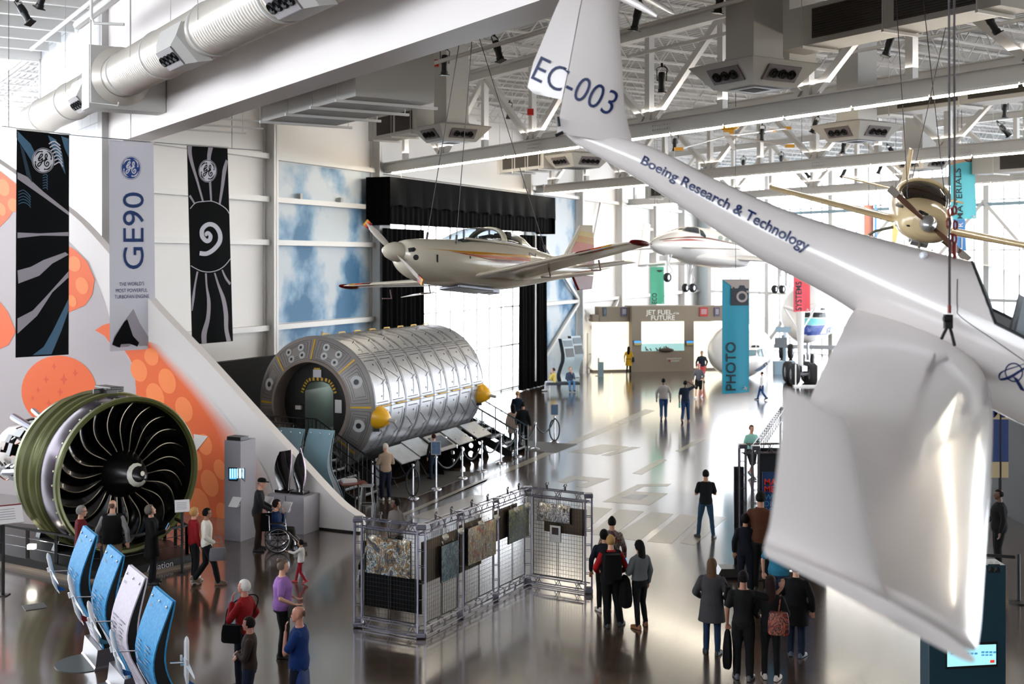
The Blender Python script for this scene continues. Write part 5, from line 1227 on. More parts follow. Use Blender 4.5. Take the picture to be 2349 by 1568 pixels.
for s in (1.2, 3.7, 6.2): mb.prism([loc(s - .15, y, z) for y, z in ((-1.5, -mc.z), (1.5, -mc.z), (1.45, -1.75), (.8, -2.0), (-.8, -2.0), (-1.45, -1.75))], A * .3)
mb.build('support_cradle', BLACK, mo)
# dark screen behind the module
mb = MB(); mb.box(an(31.2, 24.6, 1.85), (6.6, .25, 3.7), basis(UP, N))
tag(mb.build('black_screen', mat('screen_black', (.02, .02, .022), .8)), 'low black partition between the module and the left wall', 'partition')
# ---- access stairs at either end
def stair(label, a0, a1, n0, n1, z1, land):
    """steps along A from a0 to a1, climbing from n1 (floor) to n0 (landing)"""
    t = thing('access_stair', label, 'stairs', an((a0 + a1) / 2, (n0 + n1) / 2, 0), group='black access stairs of the module')
    K = 6
    for k in range(K):
        n = n1 + (n0 - n1) * (k + .5) / K; z = z1 * (k + 1) / K
        mb = MB(); mb.box(an((a0 + a1) / 2, n, z - .03), (a1 - a0, abs(n0 - n1) / K + .03, .05), basis(UP, N)); o = mb.build('tread', BLACK, t)
        mb = MB(); mb.box(an((a0 + a1) / 2, n - abs(n0 - n1) / K / 2, z), (a1 - a0 - .06, .03, .012), basis(UP, N)); mb.build('nosing', mat('nosing_white', (.75, .75, .75), .5), o)
    for a in (a0, a1):
        mb = MB(); mb.prism([an(a - .02, n1, 0), an(a - .02, n1, .18), an(a - .02, n0, z1 + .05), an(a - .02, n0, z1 - .25), an(a - .02, n1 + .3, 0)], A * .04); mb.build('stringer', BLACK, t)
        mb = MB(); pts = [an(a, n1 - .1, .95), an(a, n0, z1 + .95), an(a, n0 + land, z1 + .95)]; mb.tube(pts, .025, 6); mb.tube([p - UP * .4 for p in pts], .018, 6)
        for f_ in (0, .5, 1): p = pts[0].lerp(pts[1], f_); mb.tube([p, V((p.x, p.y, max(0, (z1 * f_) if f_ else 0)))], .025, 6)
        q = int(abs(n0 - n1) / .14)
        for k in range(q): p = pts[0].lerp(pts[1], k / q); mb.tube([p, p - UP * .8], .009, 4)
        mb.tube([pts[2], pts[2] - UP * .95], .025, 6)
        for k in range(int(land / .14)): p = pts[1].lerp(pts[2], k * .14 / land); mb.tube([p, p - UP * .9], .009, 4)
        mb.build('handrail', mat('rail_teal', (.16, .24, .27), .4) if a0 > 35 else BLACK, t)
    mb = MB(); mb.box(an((a0 + a1) / 2, n0 + land / 2, z1 - .06), (a1 - a0, land, .1), basis(UP, N)); mb.build('landing', BLACK, t)
    mb = MB()
    for a in (a0 + .1, a1 - .1):
        for n in (n0 + .1, n0 + land - .1): mb.bar(an(a, n, 0), an(a, n, z1 - .1), .08)
    mb.build('landing_legs', BLACK, t)
    return t
stair('black metal stair with handrails rising to the open hatch end of the module', 28.9, 30.1, 20.2, 18.05, 1.25, 2.0)
stair('black metal stair with teal handrails at the far end of the module', 38.35, 39.5, 19.9, 17.4, 1.25, 1.6)
# ---- reading rails on perforated legs
RAIL = mat('rail_panel', (.62, .63, .64), .25, .1, var=.18, vs=5)
for k, (px, py, d) in enumerate(((921, 1030, 36.6), (961, 1013, 38.0), (1010, 1003, 39.0), (1049, 989, 40.3), (1091, 976, 41.8))):
    p = P(px, py, d); p.z = 1.0
    t = thing('reading_rail', ('tilted reading panel with a cloudy print, nearest the module stair', 'second tilted reading panel along the module', 'reading panel with a dark screen in a pale frame', 'tilted reading panel on perforated black legs, second from the far stair', 'pale tilted reading panel on perforated legs, nearest the far stair')[k], 'reading rail', V((p.x, p.y, 0)), group='reading panels along the module')
    nn = (-N * .5 + UP * .86).normalized(); up_ = nn.cross(A); up_ = -up_ if up_.z < 0 else up_; Mx = Matrix((A, up_, nn)).transposed()
    mb = MB(); mb.box(p, (1.15, .8, .04), Mx); o = mb.build('panel', RAIL if k != 2 else mat('frame_pale', (.58, .56, .55), .4), t)
    if k == 2: mb = MB(); mb.box(p + nn * .025, (.9, .55, .01), Mx); mb.build('screen', mat('dark_print', (.16, .20, .24), .2), o)
    for s in (-.38, .38):
        b0_ = V((p.x, p.y, 0)) + A * s + N * .25; pts = spline2d([tuple(b0_ + N * .12), tuple(b0_ - N * .02 + UP * .4), tuple(b0_ + N * .0 + UP * .98)], 5)
        if k < 2:
            mb = MB(); mb.tube([b0_ - N * .35, b0_ + UP * .55, b0_ + N * .2 + UP * .98], .018, 6); mb.tube([b0_ + N * .35, b0_ + UP * .55, b0_ - N * .2 + UP * .98], .018, 6); mb.build('leg', BLACK, t); continue
        c0 = V((p.x, p.y, 0)) + A * s; tri_o = [(-.34, 0), (.34, 0), (.22, .35), (.13, .97), (-.13, .97), (-.22, .35)]
        holes = [[(x + r * math.cos(q * .524), z + r * math.sin(q * .524)) for q in range(12)] for x, z, r in ((0, .2, .11), (0, .5, .085), (0, .74, .06))]
        tri = tessellate_polygon([[V((x, z, 0)) for x, z in tri_o]] + [[V((x, z, 0)) for x, z in h[::-1]] for h in holes])
        ap = tri_o + [q for h in holes for q in h[::-1]]
        mb = MB()
        for dn in (0, .03): mb.add([c0 + N * (x * .0) + A * dn + N * x + UP * z for x, z in ap], [tuple(q) for q in tri])
        mb.build('leg', BLACK, t)
# ---- rope barrier
ROPEM = mat('barrier_rope', (.05, .07, .11), .7)
posts = [(854, 1130), (947, 1142), (1000, 1121), (1060, 1096), (1105, 1080), (1149, 1062), (1186, 1046), (1228, 1030), (1272, 1014)]
stp = None; SP = []
for k, (px, py) in enumerate(posts):
    g = G(px, py); SP.append(g)
    if stp is None:
        stp = thing('barrier_post', None, 'barrier post', (0, 0, 0), group='chrome barrier posts by the module')
        mb = MB(); mb.lathe([(.17, 0), (.17, .02), (.12, .05), (.03, .06), (.026, .95), (.045, .96), (.045, 1.0), (.01, 1.02)], 20, None, True); mb.build('pole', CHROME, stp, smooth=True, sharp=30); mb = MB(); mb.lathe([(.175, 0), (.175, .015), (.02, .016)], 20, None, True); mb.build('base', ALU, stp)
        s = stp
    else: s = dup(stp)
    s.location = g
    nm = ('first chrome barrier post, beside the module stair', 'chrome barrier post with a black rope looped down it, nearest us', 'chrome barrier post carrying a small framed notice, beside the dark clothed visitor', 'chrome barrier post next beyond the one with the near notice', 'chrome barrier post in the middle of the rope row', 'chrome barrier post just before the trio by the far stair', 'chrome barrier post in front of the trio by the far stair', 'chrome barrier post just past the trio by the far stair', 'farthest chrome barrier post, with a notice and a rope looped down it')[k]
    s['label'] = nm
def rope(a, b_, sag, label):
    t = tag(None or (lambda m: m)(MB().tube([a.lerp(b_, q / 14) - UP * (sag * 4 * (q / 14) * (1 - q / 14)) for q in range(15)], .028, 7).build('barrier_rope', ROPEM, None, smooth=True)), label, 'rope', 'barrier ropes by the module'); return t
tops = [g + UP * .92 for g in SP]
rl = ('navy barrier rope hanging from the looped post towards the man in the beige jacket', None, 'navy barrier rope between the near notice post and the next post', 'second navy barrier rope beyond the near notice post', 'third navy barrier rope beyond the near notice post', 'navy barrier rope just before the trio', 'navy barrier rope behind the trio', 'navy barrier rope ending at the far notice post')
for k in range(8):
    if rl[k]: rope(tops[k], tops[k + 1], .42, rl[k])
for k, lb in ((1, 'black rope looped down the nearest barrier post'), (8, 'black rope looped down the farthest barrier post')):
    g = SP[k]; pts = [g + V((.0, -.05, .93))] + [g + V((.19 * math.sin(q), -.05, .50 - .42 * math.cos(q) * (1 if math.cos(q) > 0 else .95))) for q in [R(160 - 20 * i) for i in range(17)]]
    mb = MB(); mb.tube(spline2d([tuple(p) for p in pts], 3), .026, 7); tag(mb.build('barrier_rope', ROPEM, None, smooth=True), lb, 'rope', 'barrier ropes by the module')
for k, lb in ((2, 'small framed notice on the barrier post beside the dark clothed visitor'), (8, 'small framed notice on the farthest barrier post')):
    g = SP[k]; t = thing('post_notice', lb, 'sign', g + UP * 1.02); mb = MB(); mb.box(g + UP * 1.26, (.30, .02, .42)); mb.tube([g + UP * 1.01, g + UP * 1.06], .02, 6); mb.build('frame', GREYST, t)
    mb = MB(); mb.box(g + UP * 1.26 - V((0, .013, 0)), (.26, .004, .38)); o = mb.build('notice', mat('notice_blue', (.30, .40, .52), .5, var=.5, vs=14), t)
mb = MB(); mb.box(V((SP[0].x + .35, SP[0].y - .0, .003)), (.01, .01, .001))
# thin floor mats behind the ropes
for c, w_, h_, rz, lb in ((G(975, 1108), 4.6, 1.5, 1.15, 'flat grey floor mat behind the nearest barrier ropes'), (G(1238, 1024), 2.2, 2.2, 1.15, 'flat grey floor mat beside the far notice post')):
    mb = MB(); mb.box(c + UP * .005, (w_, h_, .01), rz); tag(mb.build('floor_mat', mat('mat_grey', (.20, .19, .18), .7)), lb, 'mat')
# ---- tall curved panels behind the exhibit wall
def curved_board(name, label, c, right, face, w, H, m, grp=None, bulge=.26, screws=True, phase=0):
    """S-curved double-skinned display board, its foot at c"""
    t = thing(name, label, 'display board', c, group=grp)
    prof = spline2d([(.08, .0), (.0, .3), (.10, .8), (.22, 1.25), (.22, 1.65), (.08, H)], 5)
    def P_(u, z, off): x = float(np.interp(z, [p[1] for p in prof], [p[0] for p in prof])); return c + right * (w * (u - .5)) + face * (x * bulge / .22 + off) + UP * z
    zs = [.02 + (H - .02) * q / 20 for q in range(21)]
    mb = MB()
    for z0, z1 in zip(zs[:-1], zs[1:]):
        pass
    mb.loft([[P_(u, z, o) for u, o in ((0, 0), (1, 0), (1, -.02), (0, -.02))] for z in zs]); fr = mb.build('front_skin', m, t, smooth=True, sharp=40)
    def back(z): return -.03 - .30 * (1 - z / H) ** .8
    mb = MB(); mb.loft([[P_(u, z, o + back(z)) for u, o in ((0, 0), (1, 0), (1, -.02), (0, -.02))] for z in zs]); bk = mb.build('back_skin', m, t, smooth=True, sharp=40)
    for u in (.03, .97):
        mb = MB(); mb.loft([[P_(u - .01, z, -.02), P_(u + .01, z, -.02), P_(u + .01, z, back(z)), P_(u - .01, z, back(z))] for z in zs]); mb.build('side_web', BLACK, t)
    if screws:
        for u, z in ((.12, H - .1), (.5, H - .1), (.88, H - .1), (.12, .32), (.88, .32)):
            mb = MB(); p = P_(u, z, .0); M = Matrix.Translation(p) @ basis(face).to_4x4(); mb.lathe([(.022, 0), (.022, .012), (.012, .02), (.002, .022)], 10, M, True); mb.build('cap_screw', CHROME, t, smooth=True)
    return t, fr, P_
BLUG = mat('board_blue_grey', (.42, .55, .60), .5, var=.06, vs=1.2); GEYB = mat('board_teal', (.25, .42, .50), .5)
for k, (px, dpx) in enumerate(((620, 0), (678, 0), (745, 0))):
    c = V(((px - CX) / F * (33.6 - .4 * k), 33.6 - .4 * k, 0)); rt = V((.88, -.475, 0)).normalized(); fc = V((-.475, -.88, 0))
    curved_board('display_board', ('blue-grey curved board half hidden behind the exhibit wall, leftmost of three', 'middle blue-grey curved board behind the exhibit wall', 'blue-grey curved board behind the exhibit wall, nearest the module stair')[k], c, rt, fc, .86, 2.28 + .02 * k, BLUG, 'blue-grey boards behind the exhibit wall', .42)
# small desk, books, stool
dk = thing('desk', 'small red-topped desk beside the blue-grey board and metal stool', 'desk', G(812, 1178)); g = G(810, 1168)
mb = MB(); mb.box(g + UP * .74, (.75, .55, .03), .35); mb.build('desk_top', mat('desk_red', (.42, .20, .14), .35), dk)
for sx, sy in ((-.3, -.2), (.3, -.2), (-.3, .2), (.3, .2)): mb = MB(); mb.bar(g + V((sx, sy, 0)), g + V((sx, sy, .73)), .05); mb.build('leg', BLACK, dk)
mb = MB(); mb.box(g + V((-.12, .08, .80)), (.4, .28, .08), .35); tag(mb.build('paper_stack', SIGN), 'stack of white papers on the red-topped desk', 'papers')
sg = G(842, 1176); so = thing('bar_stool', 'grey metal bar stool beside the red-topped desk', 'stool', sg)
mb = MB(); mb.box(sg + UP * .76, (.36, .36, .03)); mb.build('seat', mat('stool_grey', (.55, .56, .57), .35, .6), so, bevel=.01)
for sx in (-1, 1):
    for sy in (-1, 1): mb = MB(); mb.bar(sg + V((.2 * sx, .2 * sy, 0)), sg + V((.13 * sx, .13 * sy, .75)), .03); mb.build('leg', mat('stool_grey', (.55, .56, .57), .35, .6), so)
mb = MB()
for a, b_ in (((-1, -1), (1, -1)), ((1, -1), (1, 1)), ((1, 1), (-1, 1)), ((-1, 1), (-1, -1))): mb.bar(sg + V((.18 * a[0], .18 * a[1], .25)), sg + V((.18 * b_[0], .18 * b_[1], .25)), .018)
mb.build('foot_ring', mat('stool_grey', (.55, .56, .57), .35, .6), so)
# ================================================================== foreground row of curved boards with model airliners
BDB = None
def board_mat(name, c1, c2, rib=True):
    m = mat(name, c1, .6, spec=.2); nt = m.node_tree; n = nt.nodes; l = nt.links; b = n['Principled BSDF']
    tc = n.new('ShaderNodeTexCoord'); v = n.new('ShaderNodeTexVoronoi'); v.inputs['Scale'].default_value = 22; l.new(tc.outputs['Object'], v.inputs['Vector'])
    mx = n.new('ShaderNodeMix'); mx.data_type = 'RGBA'; mx.inputs[6].default_value = lin(c1); mx.inputs[7].default_value = lin(c2); l.new(v.outputs['Distance'], mx.inputs[0]); l.new(mx.outputs[2], b.inputs['Base Color']); return m
BLU1 = board_mat('board_bright_blue', (.10, .46, .70), (.26, .60, .78)); PNK = board_mat('board_pale_lilac', (.78, .74, .79), (.82, .79, .83))
WHB = mat('board_white', (.80, .79, .82), .4)
def airliner(label, M, sc, c_tail, c_body, par=None):
    t = thing('model_aeroplane', label, 'model aeroplane', M.to_translation(), group='model airliners on the boards')
    Q = M @ Matrix.Scale(sc, 4)
    def LW(mb): mb.v = [Q @ v for v in mb.v]; return mb
    mb = MB(); mb.loft([sect(x, z, h, h, 14) for x, z, h in ((1, 0, .01), (.94, 0, .06), (.8, 0, .1), (-.5, 0, .1), (-.8, .03, .06), (-1, .06, .015))]); LW(mb).build('fuselage', c_body, t, smooth=True)
    for s in (1, -1):
        mb = wingmesh([((.25, .08 * s, -.04), (-.15, .08 * s, -.04), .1), ((-.28, .9 * s, .03), (-.42, .9 * s, .03), .08)], 6); LW(mb).build('wing', c_body, t, smooth=True)
        mb = MB(); mb.tube([Q @ V((.2, .32 * s, -.11)), Q @ V((-.02, .32 * s, -.10))], .05 * sc, 8); mb.build('engine', c_body, t)
        mb = wingmesh([((-.78, .03 * s, .05), (-.95, .03 * s, .05), .1), ((-.95, .34 * s, .06), (-1.04, .34 * s, .06), .08)], 6); LW(mb).build('tailplane', c_tail, t)
    mb = MB(); mb.prism([V((x, -.012, z)) for x, z in ((-.68, .06), (-.95, .38), (-1.06, .38), (-.98, .05))], V((0, .024, 0))); LW(mb).build('fin', c_tail, t)
    return t
MB1 = mat('model_blue', (.12, .32, .55), .3); MR1 = mat('model_red', (.58, .12, .10), .3); MT = mat('model_teal', (.20, .40, .48), .3); MWH = mat('model_white', (.85, .85, .86), .3)
rt0 = (-T).copy(); fc0 = (-J).copy()
bl = [(219, 20.6, BLU1, 'bright blue curved board with a white model airliner, farthest of the foreground row', 1310, MB1), (279, 19.2, BLU1, 'bright blue curved board with a red and white model airliner, second in the foreground row', 1390, MR1),
      (330, 17.9, PNK, 'pale lilac curved board in the foreground row', 1422, MT), (392, 16.7, BLU1, 'bright blue curved board nearest us in the foreground row', 1480, MB1)]
bs_ = None
for k, (px, d, m, lb, my, tc_) in enumerate(bl):
    c = V(((px + 4 - CX) / F * d, d, 0))
    t, fr, P_ = curved_board('display_board', lb, c, rt0, fc0, .92, 2.3, m, 'curved boards in the foreground row', .38)
    if k == 3:
        w_ = None
    # white lower corner of the print
    mb = MB(); zs = [.35 + .9 * q / 24 for q in range(25)]
    if m is not PNK:
        mb.loft([[P_(0.01, z, .010), P_(max(.02, .95 * (1 - (z - .35) / .95)), z, .010)] for z in zs], cap=False, close=False); mb.build('white_print', WHB, fr)
    # heading and lines of text
    rn = random.Random(k); mb = MB(); mh = MB()
    for i in range(22):
        z = 1.62 - i * .055
        for u0_ in (.12, .55):
            u1_ = u0_ + rn.uniform(.12, .32)
            if i % 7 == 6: continue
            mb.add([P_(u0_, z, .016), P_(u1_, z, .016), P_(u1_, z + .018, .016), P_(u0_, z + .018, .016)], [(0, 1, 2, 3)])
    mb.build('text_lines', mat('text_blue', (.12, .30, .48), .5) if m is not PNK else mat('text_grey', (.45, .42, .48), .5), fr, fixn=False)
    tv = text2d('BOEING', .01); L = tv[2][1] - tv[2][0]; mb = MB(); mb.add([P_(.14 + (x - tv[2][0]) / L * .16, 2.08 + y * .05, .014) for x, y in tv[0]], tv[1]); mb.build('lettering', mat('text_navy', (.08, .14, .28), .5), fr, fixn=False)
    # rod and model
    z = {0: 1.55, 1: 1.5, 2: 1.5, 3: 1.45}[k]
    p = P_(.30, z + .05, 0); q = p + fc0 * .30; q2 = q - rt0 * .12
    mb = MB(); mb.tube([p - UP * .1, p + fc0 * .03 - UP * .1, p + fc0 * .05, q2 + UP * .0], .012, 6); mb.build('model_arm', CHROME, t)
    Mx = Matrix.Translation(q2 - UP * .02) @ Matrix((UP, rt0, UP.cross(rt0))).transposed().to_4x4() @ Matrix.Rotation(R(12), 4, 'Y')
    airliner(('white model airliner with a blue tail on the farthest foreground board', 'white model airliner with red fin and red belly on the second board', 'white model airliner with a teal tail on the pale lilac board', 'white model airliner with a blue tail on the nearest foreground board')[k], Mx, .42 if k == 1 else .36, tc_, MWH)
    if k == 3:
        qb = P_(1.0, z, -.3) - fc0 * .15 + rt0 * .05
        mb = MB(); mb.tube([P_(.96, z, -.25), qb], .012, 6); mb.build('model_arm', CHROME, t)
        airliner('white model airliner with a blue tail on the back of the nearest foreground board', Matrix.Translation(qb) @ Matrix((UP, rt0, UP.cross(rt0))).transposed().to_4x4(), .36, MB1, MWH)
    # foot
    mb = MB(); mb.loft([[c + fc0 * (a * s) + rt0 * (b_ * s2) + UP * z for a, b_ in ((-.34, -.5), (.14, -.5), (.14, .5), (-.34, .5))] for z, s, s2 in ((0, 1.15, 1.02), (.03, 1.15, 1.02), (.06, 1, .98), (.34, .75, .98))]); mb.build('foot', mat('foot_grey', (.38, .36, .38), .35, .4), t)
    mb = MB(); mb.lathe([(.50, 0), (.50, .012), (.02, .013)], 32, Matrix.Translation(c + fc0 * .2), True); mb.build('base_plate', mat('base_plate_grey', (.22, .25, .25), .45), t)
# drain grate in the floor
g = G(80, 1391); mb = MB(); mb.box(g + UP * .004, (.42, .42, .008), R(32))
for k in range(6): mb.box(g + UP * .009 + Matrix.Rotation(R(32), 3, 'Z') @ V((-.16 + .064 * k, 0, 0)), (.02, .36, .004), R(32))
tag(mb.build('floor_grate', mat('grate_dark', (.12, .11, .10), .5)), 'dark square drain grate in the floor at lower left', 'drain')
# ================================================================== truss framed picture stand
TRS = mat('truss_alloy', (.58, .57, .62), .28, .9)
C = [V((-2.96, 21.9, 0)), V((-1.66, 21.2, 0)), V((.36, 24.75, 0)), V((1.60, 24.05, 0))]
C = [G(822, 1437), G(967, 1462), G(1211, 1338), G(1350, 1360)]
pst = thing('picture_stand', 'zigzag display stand of shiny truss and black wire mesh hung with pictures', 'display stand', (C[0] + C[3]) / 2)
HT = 2.1
def trusscol(c, h, parent, s=.11, m=TRS, name='truss_post', ry=0):
    mb = MB(); cs_ = [c + V((s * math.cos(ry + q * math.pi / 2 + .785), s * math.sin(ry + q * math.pi / 2 + .785), 0)) for q in range(4)]
    for q in cs_: mb.tube([q + UP * .03, q + UP * h], .017, 6)
    z = .12
    while z < h - .1:
        for q in range(4): mb.tube([cs_[q] + UP * z, cs_[(q + 1) % 4] + UP * z], .008, 4)
        z += .3
    o = mb.build(name, m, parent, smooth=True, sharp=40)
    mb = MB()
    for z in (.06, h - .04): mb.box(c + UP * z, (s * 1.9, s * 1.9, .1), ry)
    mb.build('corner_block', mat('block_alloy', (.42, .41, .45), .35, .8), o, bevel=.02); return o
def trussbeam(a, b_, z, parent, m=TRS, sep=.16):
    mb = MB(); u = (b_ - a).normalized(); n = u.cross(UP)
    ln = [n * .07 + UP * (z + sep / 2), n * -.07 + UP * (z + sep / 2), n * .07 + UP * (z - sep / 2), n * -.07 + UP * (z - sep / 2)]
    for q in ln: mb.tube([a + q, b_ + q], .014, 6)
    k = max(2, int((b_ - a).length / .42))
    for i in range(k):
        p = a.lerp(b_, (i + .5) / k); w_ = .05
        for s in (1, -1): mb.tube([p - u * w_ + n * .07 * s + UP * (z + sep / 2), p + n * .07 * s + UP * z, p - u * w_ + n * .07 * s + UP * (z - sep / 2)], .010, 4); mb.tube([p + u * w_ + n * .07 * s + UP * (z + sep / 2), p + n * .07 * s + UP * z, p + u * w_ + n * .07 * s + UP * (z - sep / 2)], .010, 4)
        mb.tube([p + n * .07 + UP * (z + sep / 2), p - n * .07 + UP * (z + sep / 2)], .008, 4)
    return mb.build('truss_beam', m, parent, smooth=True, sharp=40)
M1, M2 = C[1].lerp(C[2], 1 / 3), C[1].lerp(C[2], 2 / 3)
for i, c in enumerate((C[0], C[1], M1, M2, C[2], C[3])): trusscol(c, HT, pst, .10 if c not in (M1, M2) else .07)
for a, b_ in ((C[0], C[1]), (C[1], C[2]), (C[2], C[3])):
    trussbeam(a, b_, HT - .09, pst); trussbeam(a, b_, .12, pst)
MESHM = mat('mesh_black', (.03, .03, .032), .5)
def meshpanel(a, b_):
    u = (b_ - a); L = u.length; u.normalize(); a = a + u * .14; L -= .28; mb = MB(); n = u.cross(UP)
    k = int(L / .065)
    for i in range(k + 1): mb.bar(a + u * (L * i / k) + UP * .24, a + u * (L * i / k) + UP * (HT - .2), .005 if i not in (0, k) else .018)
    for i in range(21): z = .24 + (HT - .44) * i / 20; mb.bar(a + UP * z, a + u * L + UP * z, .005 if i not in (0, 20) else .018)
    for x in (.48, .52): mb.bar(a + u * (L * x) + UP * .24, a + u * (L * x) + UP * (HT - .2), .014)
    mb.build('wire_mesh', MESHM, pst)
for a, b_ in ((C[0], C[1]), (C[1], M1), (M1, M2), (M2, C[2]), (C[2], C[3])): meshpanel(a, b_)
def artmat(name, seed, cols):
    m = mat(name, (.2, .2, .2), .5); nt = m.node_tree; n = nt.nodes; l = nt.links; b = n['Principled BSDF']
    tc = n.new('ShaderNodeTexCoord'); mp = n.new('ShaderNodeMapping'); mp.inputs['Location'].default_value = (seed * 3.1, seed * 1.7, seed); mp.inputs['Rotation'].default_value = (.6 * seed, .5, .9); mp.inputs['Scale'].default_value = (1, 2.6, 1)
    q = n.new('ShaderNodeTexNoise'); q.inputs['Scale'].default_value = 3.2; q.inputs['Detail'].default_value = 6; q.inputs['Roughness'].default_value = .72; q.inputs['Distortion'].default_value = 1.6
    l.new(tc.outputs['Object'], mp.inputs[0]); l.new(mp.outputs[0], q.inputs['Vector'])
    cr = n.new('ShaderNodeValToRGB'); cr.color_ramp.interpolation = 'CONSTANT'; l.new(q.outputs[0], cr.inputs[0]); e = cr.color_ramp.elements
    for i, c in enumerate(cols):
        ps = .33 + .36 * i / len(cols)
        if i < 2: e[i].position = ps; x = e[i]
        else: x = e.new(ps)
        x.color = lin([q * .85 for q in c])
    l.new(cr.outputs[0], b.inputs['Base Color']); return m
PAL = [(.04, .06, .09), (.30, .40, .48), (.10, .14, .20), (.72, .68, .55), (.05, .07, .08), (.16, .38, .50), (.86, .86, .82), (.12, .13, .15), (.66, .50, .22), (.20, .26, .34)]
def picture(label, a, b_, x0, x1, z0, z1, m, off=.05, cat='picture', back=True):
    u = (b_ - a).normalized(); n = u.cross(UP); L = (b_ - a).length
    c = a + u * (L * (x0 + x1) / 2) + n * off + UP * (z0 + z1) / 2; M = Matrix((u, n, UP)).transposed()
    t = thing('hanging_picture', label, cat, c, group='pictures on the wire stand')
    mb = MB(); mb.box(c, (L * (x1 - x0), .03, z1 - z0), M); mb.build('canvas_edge', BLACK, t)
    mb = MB(); mb.box(c + n * .017, (L * (x1 - x0) - .01, .004, z1 - z0 - .01), M); mb.build('painting', m, t)
    if back:
        mb = MB()
        for x in (-.3, .3): mb.tube([c + u * (L * (x1 - x0) * x) - n * .02 + UP * (z1 - z0) / 2, c + u * (L * (x1 - x0) * x) - n * .05 + UP * ((z1 - z0) / 2 + .06)], .006, 4)
        mb.build('hook', CHROME, t)
picture('large pale abstract picture of blue and yellow machinery on the front mesh panel', C[0], C[1], .16, .86, 1.08, 1.78, artmat('art_front', 1, PAL[3:] + PAL[:3]))
picture('narrow blue abstract picture, first on the long mesh side', C[1], M1, .42, .86, .88, 1.58, artmat('art_blue', 2, [(.05, .08, .1), (.2, .36, .44), (.08, .12, .14), (.55, .62, .62), (.1, .3, .4), (.25, .34, .32)]))
picture('orange, yellow and blue abstract picture, middle of the long mesh side', M1, M2, .12, .92, .98, 1.72, artmat('art_orange', 3, [(.12, .14, .18), (.75, .42, .18), (.30, .40, .46), (.80, .70, .45), (.2, .35, .48), (.85, .82, .74), (.62, .48, .16)]))
picture('dark green abstract picture with curved bands, last on the long mesh side', M2, C[2], .30, .95, 1.06, 1.78, artmat('art_green', 4, [(.05, .09, .09), (.16, .30, .28), (.55, .55, .40), (.07, .12, .13), (.2, .35, .4), (.4, .42, .3)]))
picture('white and black sketched picture of an aeroplane on the right mesh panel', C[2], C[3], .18, .72, 1.42, 1.80, artmat('art_mono', 5, [(.08, .09, .11), (.7, .7, .72), (.15, .16, .2), (.85, .85, .86), (.3, .32, .36), (.6, .58, .5)]))
picture('brown backed panel hanging behind the sketched picture', C[2], C[3], .26, .95, 1.18, 1.74, mat('cork_brown', (.30, .24, .17), .7), -.05)
picture('brown backed panel hanging behind the long mesh side, nearest us', C[1], M1, .06, .95, .96, 1.75, mat('cork_brown', (.30, .24, .17), .7), -.05)
picture('brown backed panel hanging behind the middle of the long mesh side', M1, M2, .02, .62, .86, 1.80, mat('cork_brown', (.30, .24, .17), .7), -.06)
picture('brown backed panel hanging behind the far end of the long mesh side', M2, C[2], .02, .7, 1.18, 1.82, mat('cork_brown', (.30, .24, .17), .7), -.06)
picture('white notice sheet with a small photo under the sketched picture', C[2], C[3], .40, .58, 1.0, 1.36, mat('sheet_white', (.84, .83, .82), .6), .07, 'notice', False)
u_ = (C[3] - C[2]).normalized(); c = C[2].lerp(C[3], .49) + u_.cross(UP) * .093 + UP * 1.24; mb = MB(); mb.box(c, (.16, .004, .15), Matrix((u_, u_.cross(UP), UP)).transposed()); tag(mb.build('pinned_photo', mat('photo_dark', (.22, .16, .17), .5, var=.6, vs=30)), 'small dark photo pinned on the white notice sheet', 'photo')
picture('black cloth panel low on the front mesh panel', C[0], C[1], .08, .98, .42, 1.06, BLACKC, -.05, 'panel', False)
def clamplamp(a, b_, x, n_out, label):
    u = (b_ - a).normalized(); n = u.cross(UP) * n_out; p = a.lerp(b_, x) + UP * HT; t = thing('clamp_lamp', label, 'lamp', p, group='clamp lamps along the picture stand')
    mb = MB(); mb.box(p + UP * .05, (.04, .06, .1)); mb.tube([p + UP * .09 - u * .04, p + UP * .14], .012, 5); mb.tube([p + UP * .1 + u * .04, p + UP * .15 + u * .03], .012, 5); mb.build('clamp', mat('clamp_steel', (.35, .33, .33), .4, .7), t)
    q = p + n * .22 - UP * .30; mb = MB(); mb.tube(spline2d([tuple(p + UP * .06), tuple(p + n * .12 + UP * .05), tuple(p + n * .22 - UP * .1), tuple(q)], 4), .005, 4); mb.build('cord', BLACK, t)
    ax = (n * -.7 - UP * .5).normalized(); M = Matrix.Translation(q) @ basis(ax).to_4x4(); mb = MB(); mb.lathe([(.02, -.05), (.045, -.04), (.062, .03), (.058, .03), (.04, -.03), (.005, -.035)], 14, M); mb.build('shade', mat('shade_ivory', (.80, .76, .68), .4), t, smooth=True)
    mb = MB(); mb.ball(q + ax * .01, .035, 8, 6); mb.build('bulb', mat('bulb_warm', (1, .93, .8), .4, emit=(1, .92, .78), es=5), t)
for i, (a, b_, x) in enumerate(((C[0], C[1], .35), (C[0], C[1], .85), (C[1], M1, .35), (C[1], M1, .75), (M1, M2, .3), (M1, M2, .75), (M2, C[2], .35), (M2, C[2], .7), (C[2], C[3], .32), (C[2], C[3], .62))):
    clamplamp(a, b_, x, 1, ('left clamp lamp on the front panel', 'right clamp lamp on the front panel', 'first clamp lamp along the long side', 'second clamp lamp along the long side', 'third clamp lamp along the long side', 'fourth clamp lamp along the long side', 'fifth clamp lamp along the long side', 'clamp lamp nearest the far corner of the long side', 'left clamp lamp on the right panel', 'right clamp lamp on the right panel')[i] + ' of the picture stand')
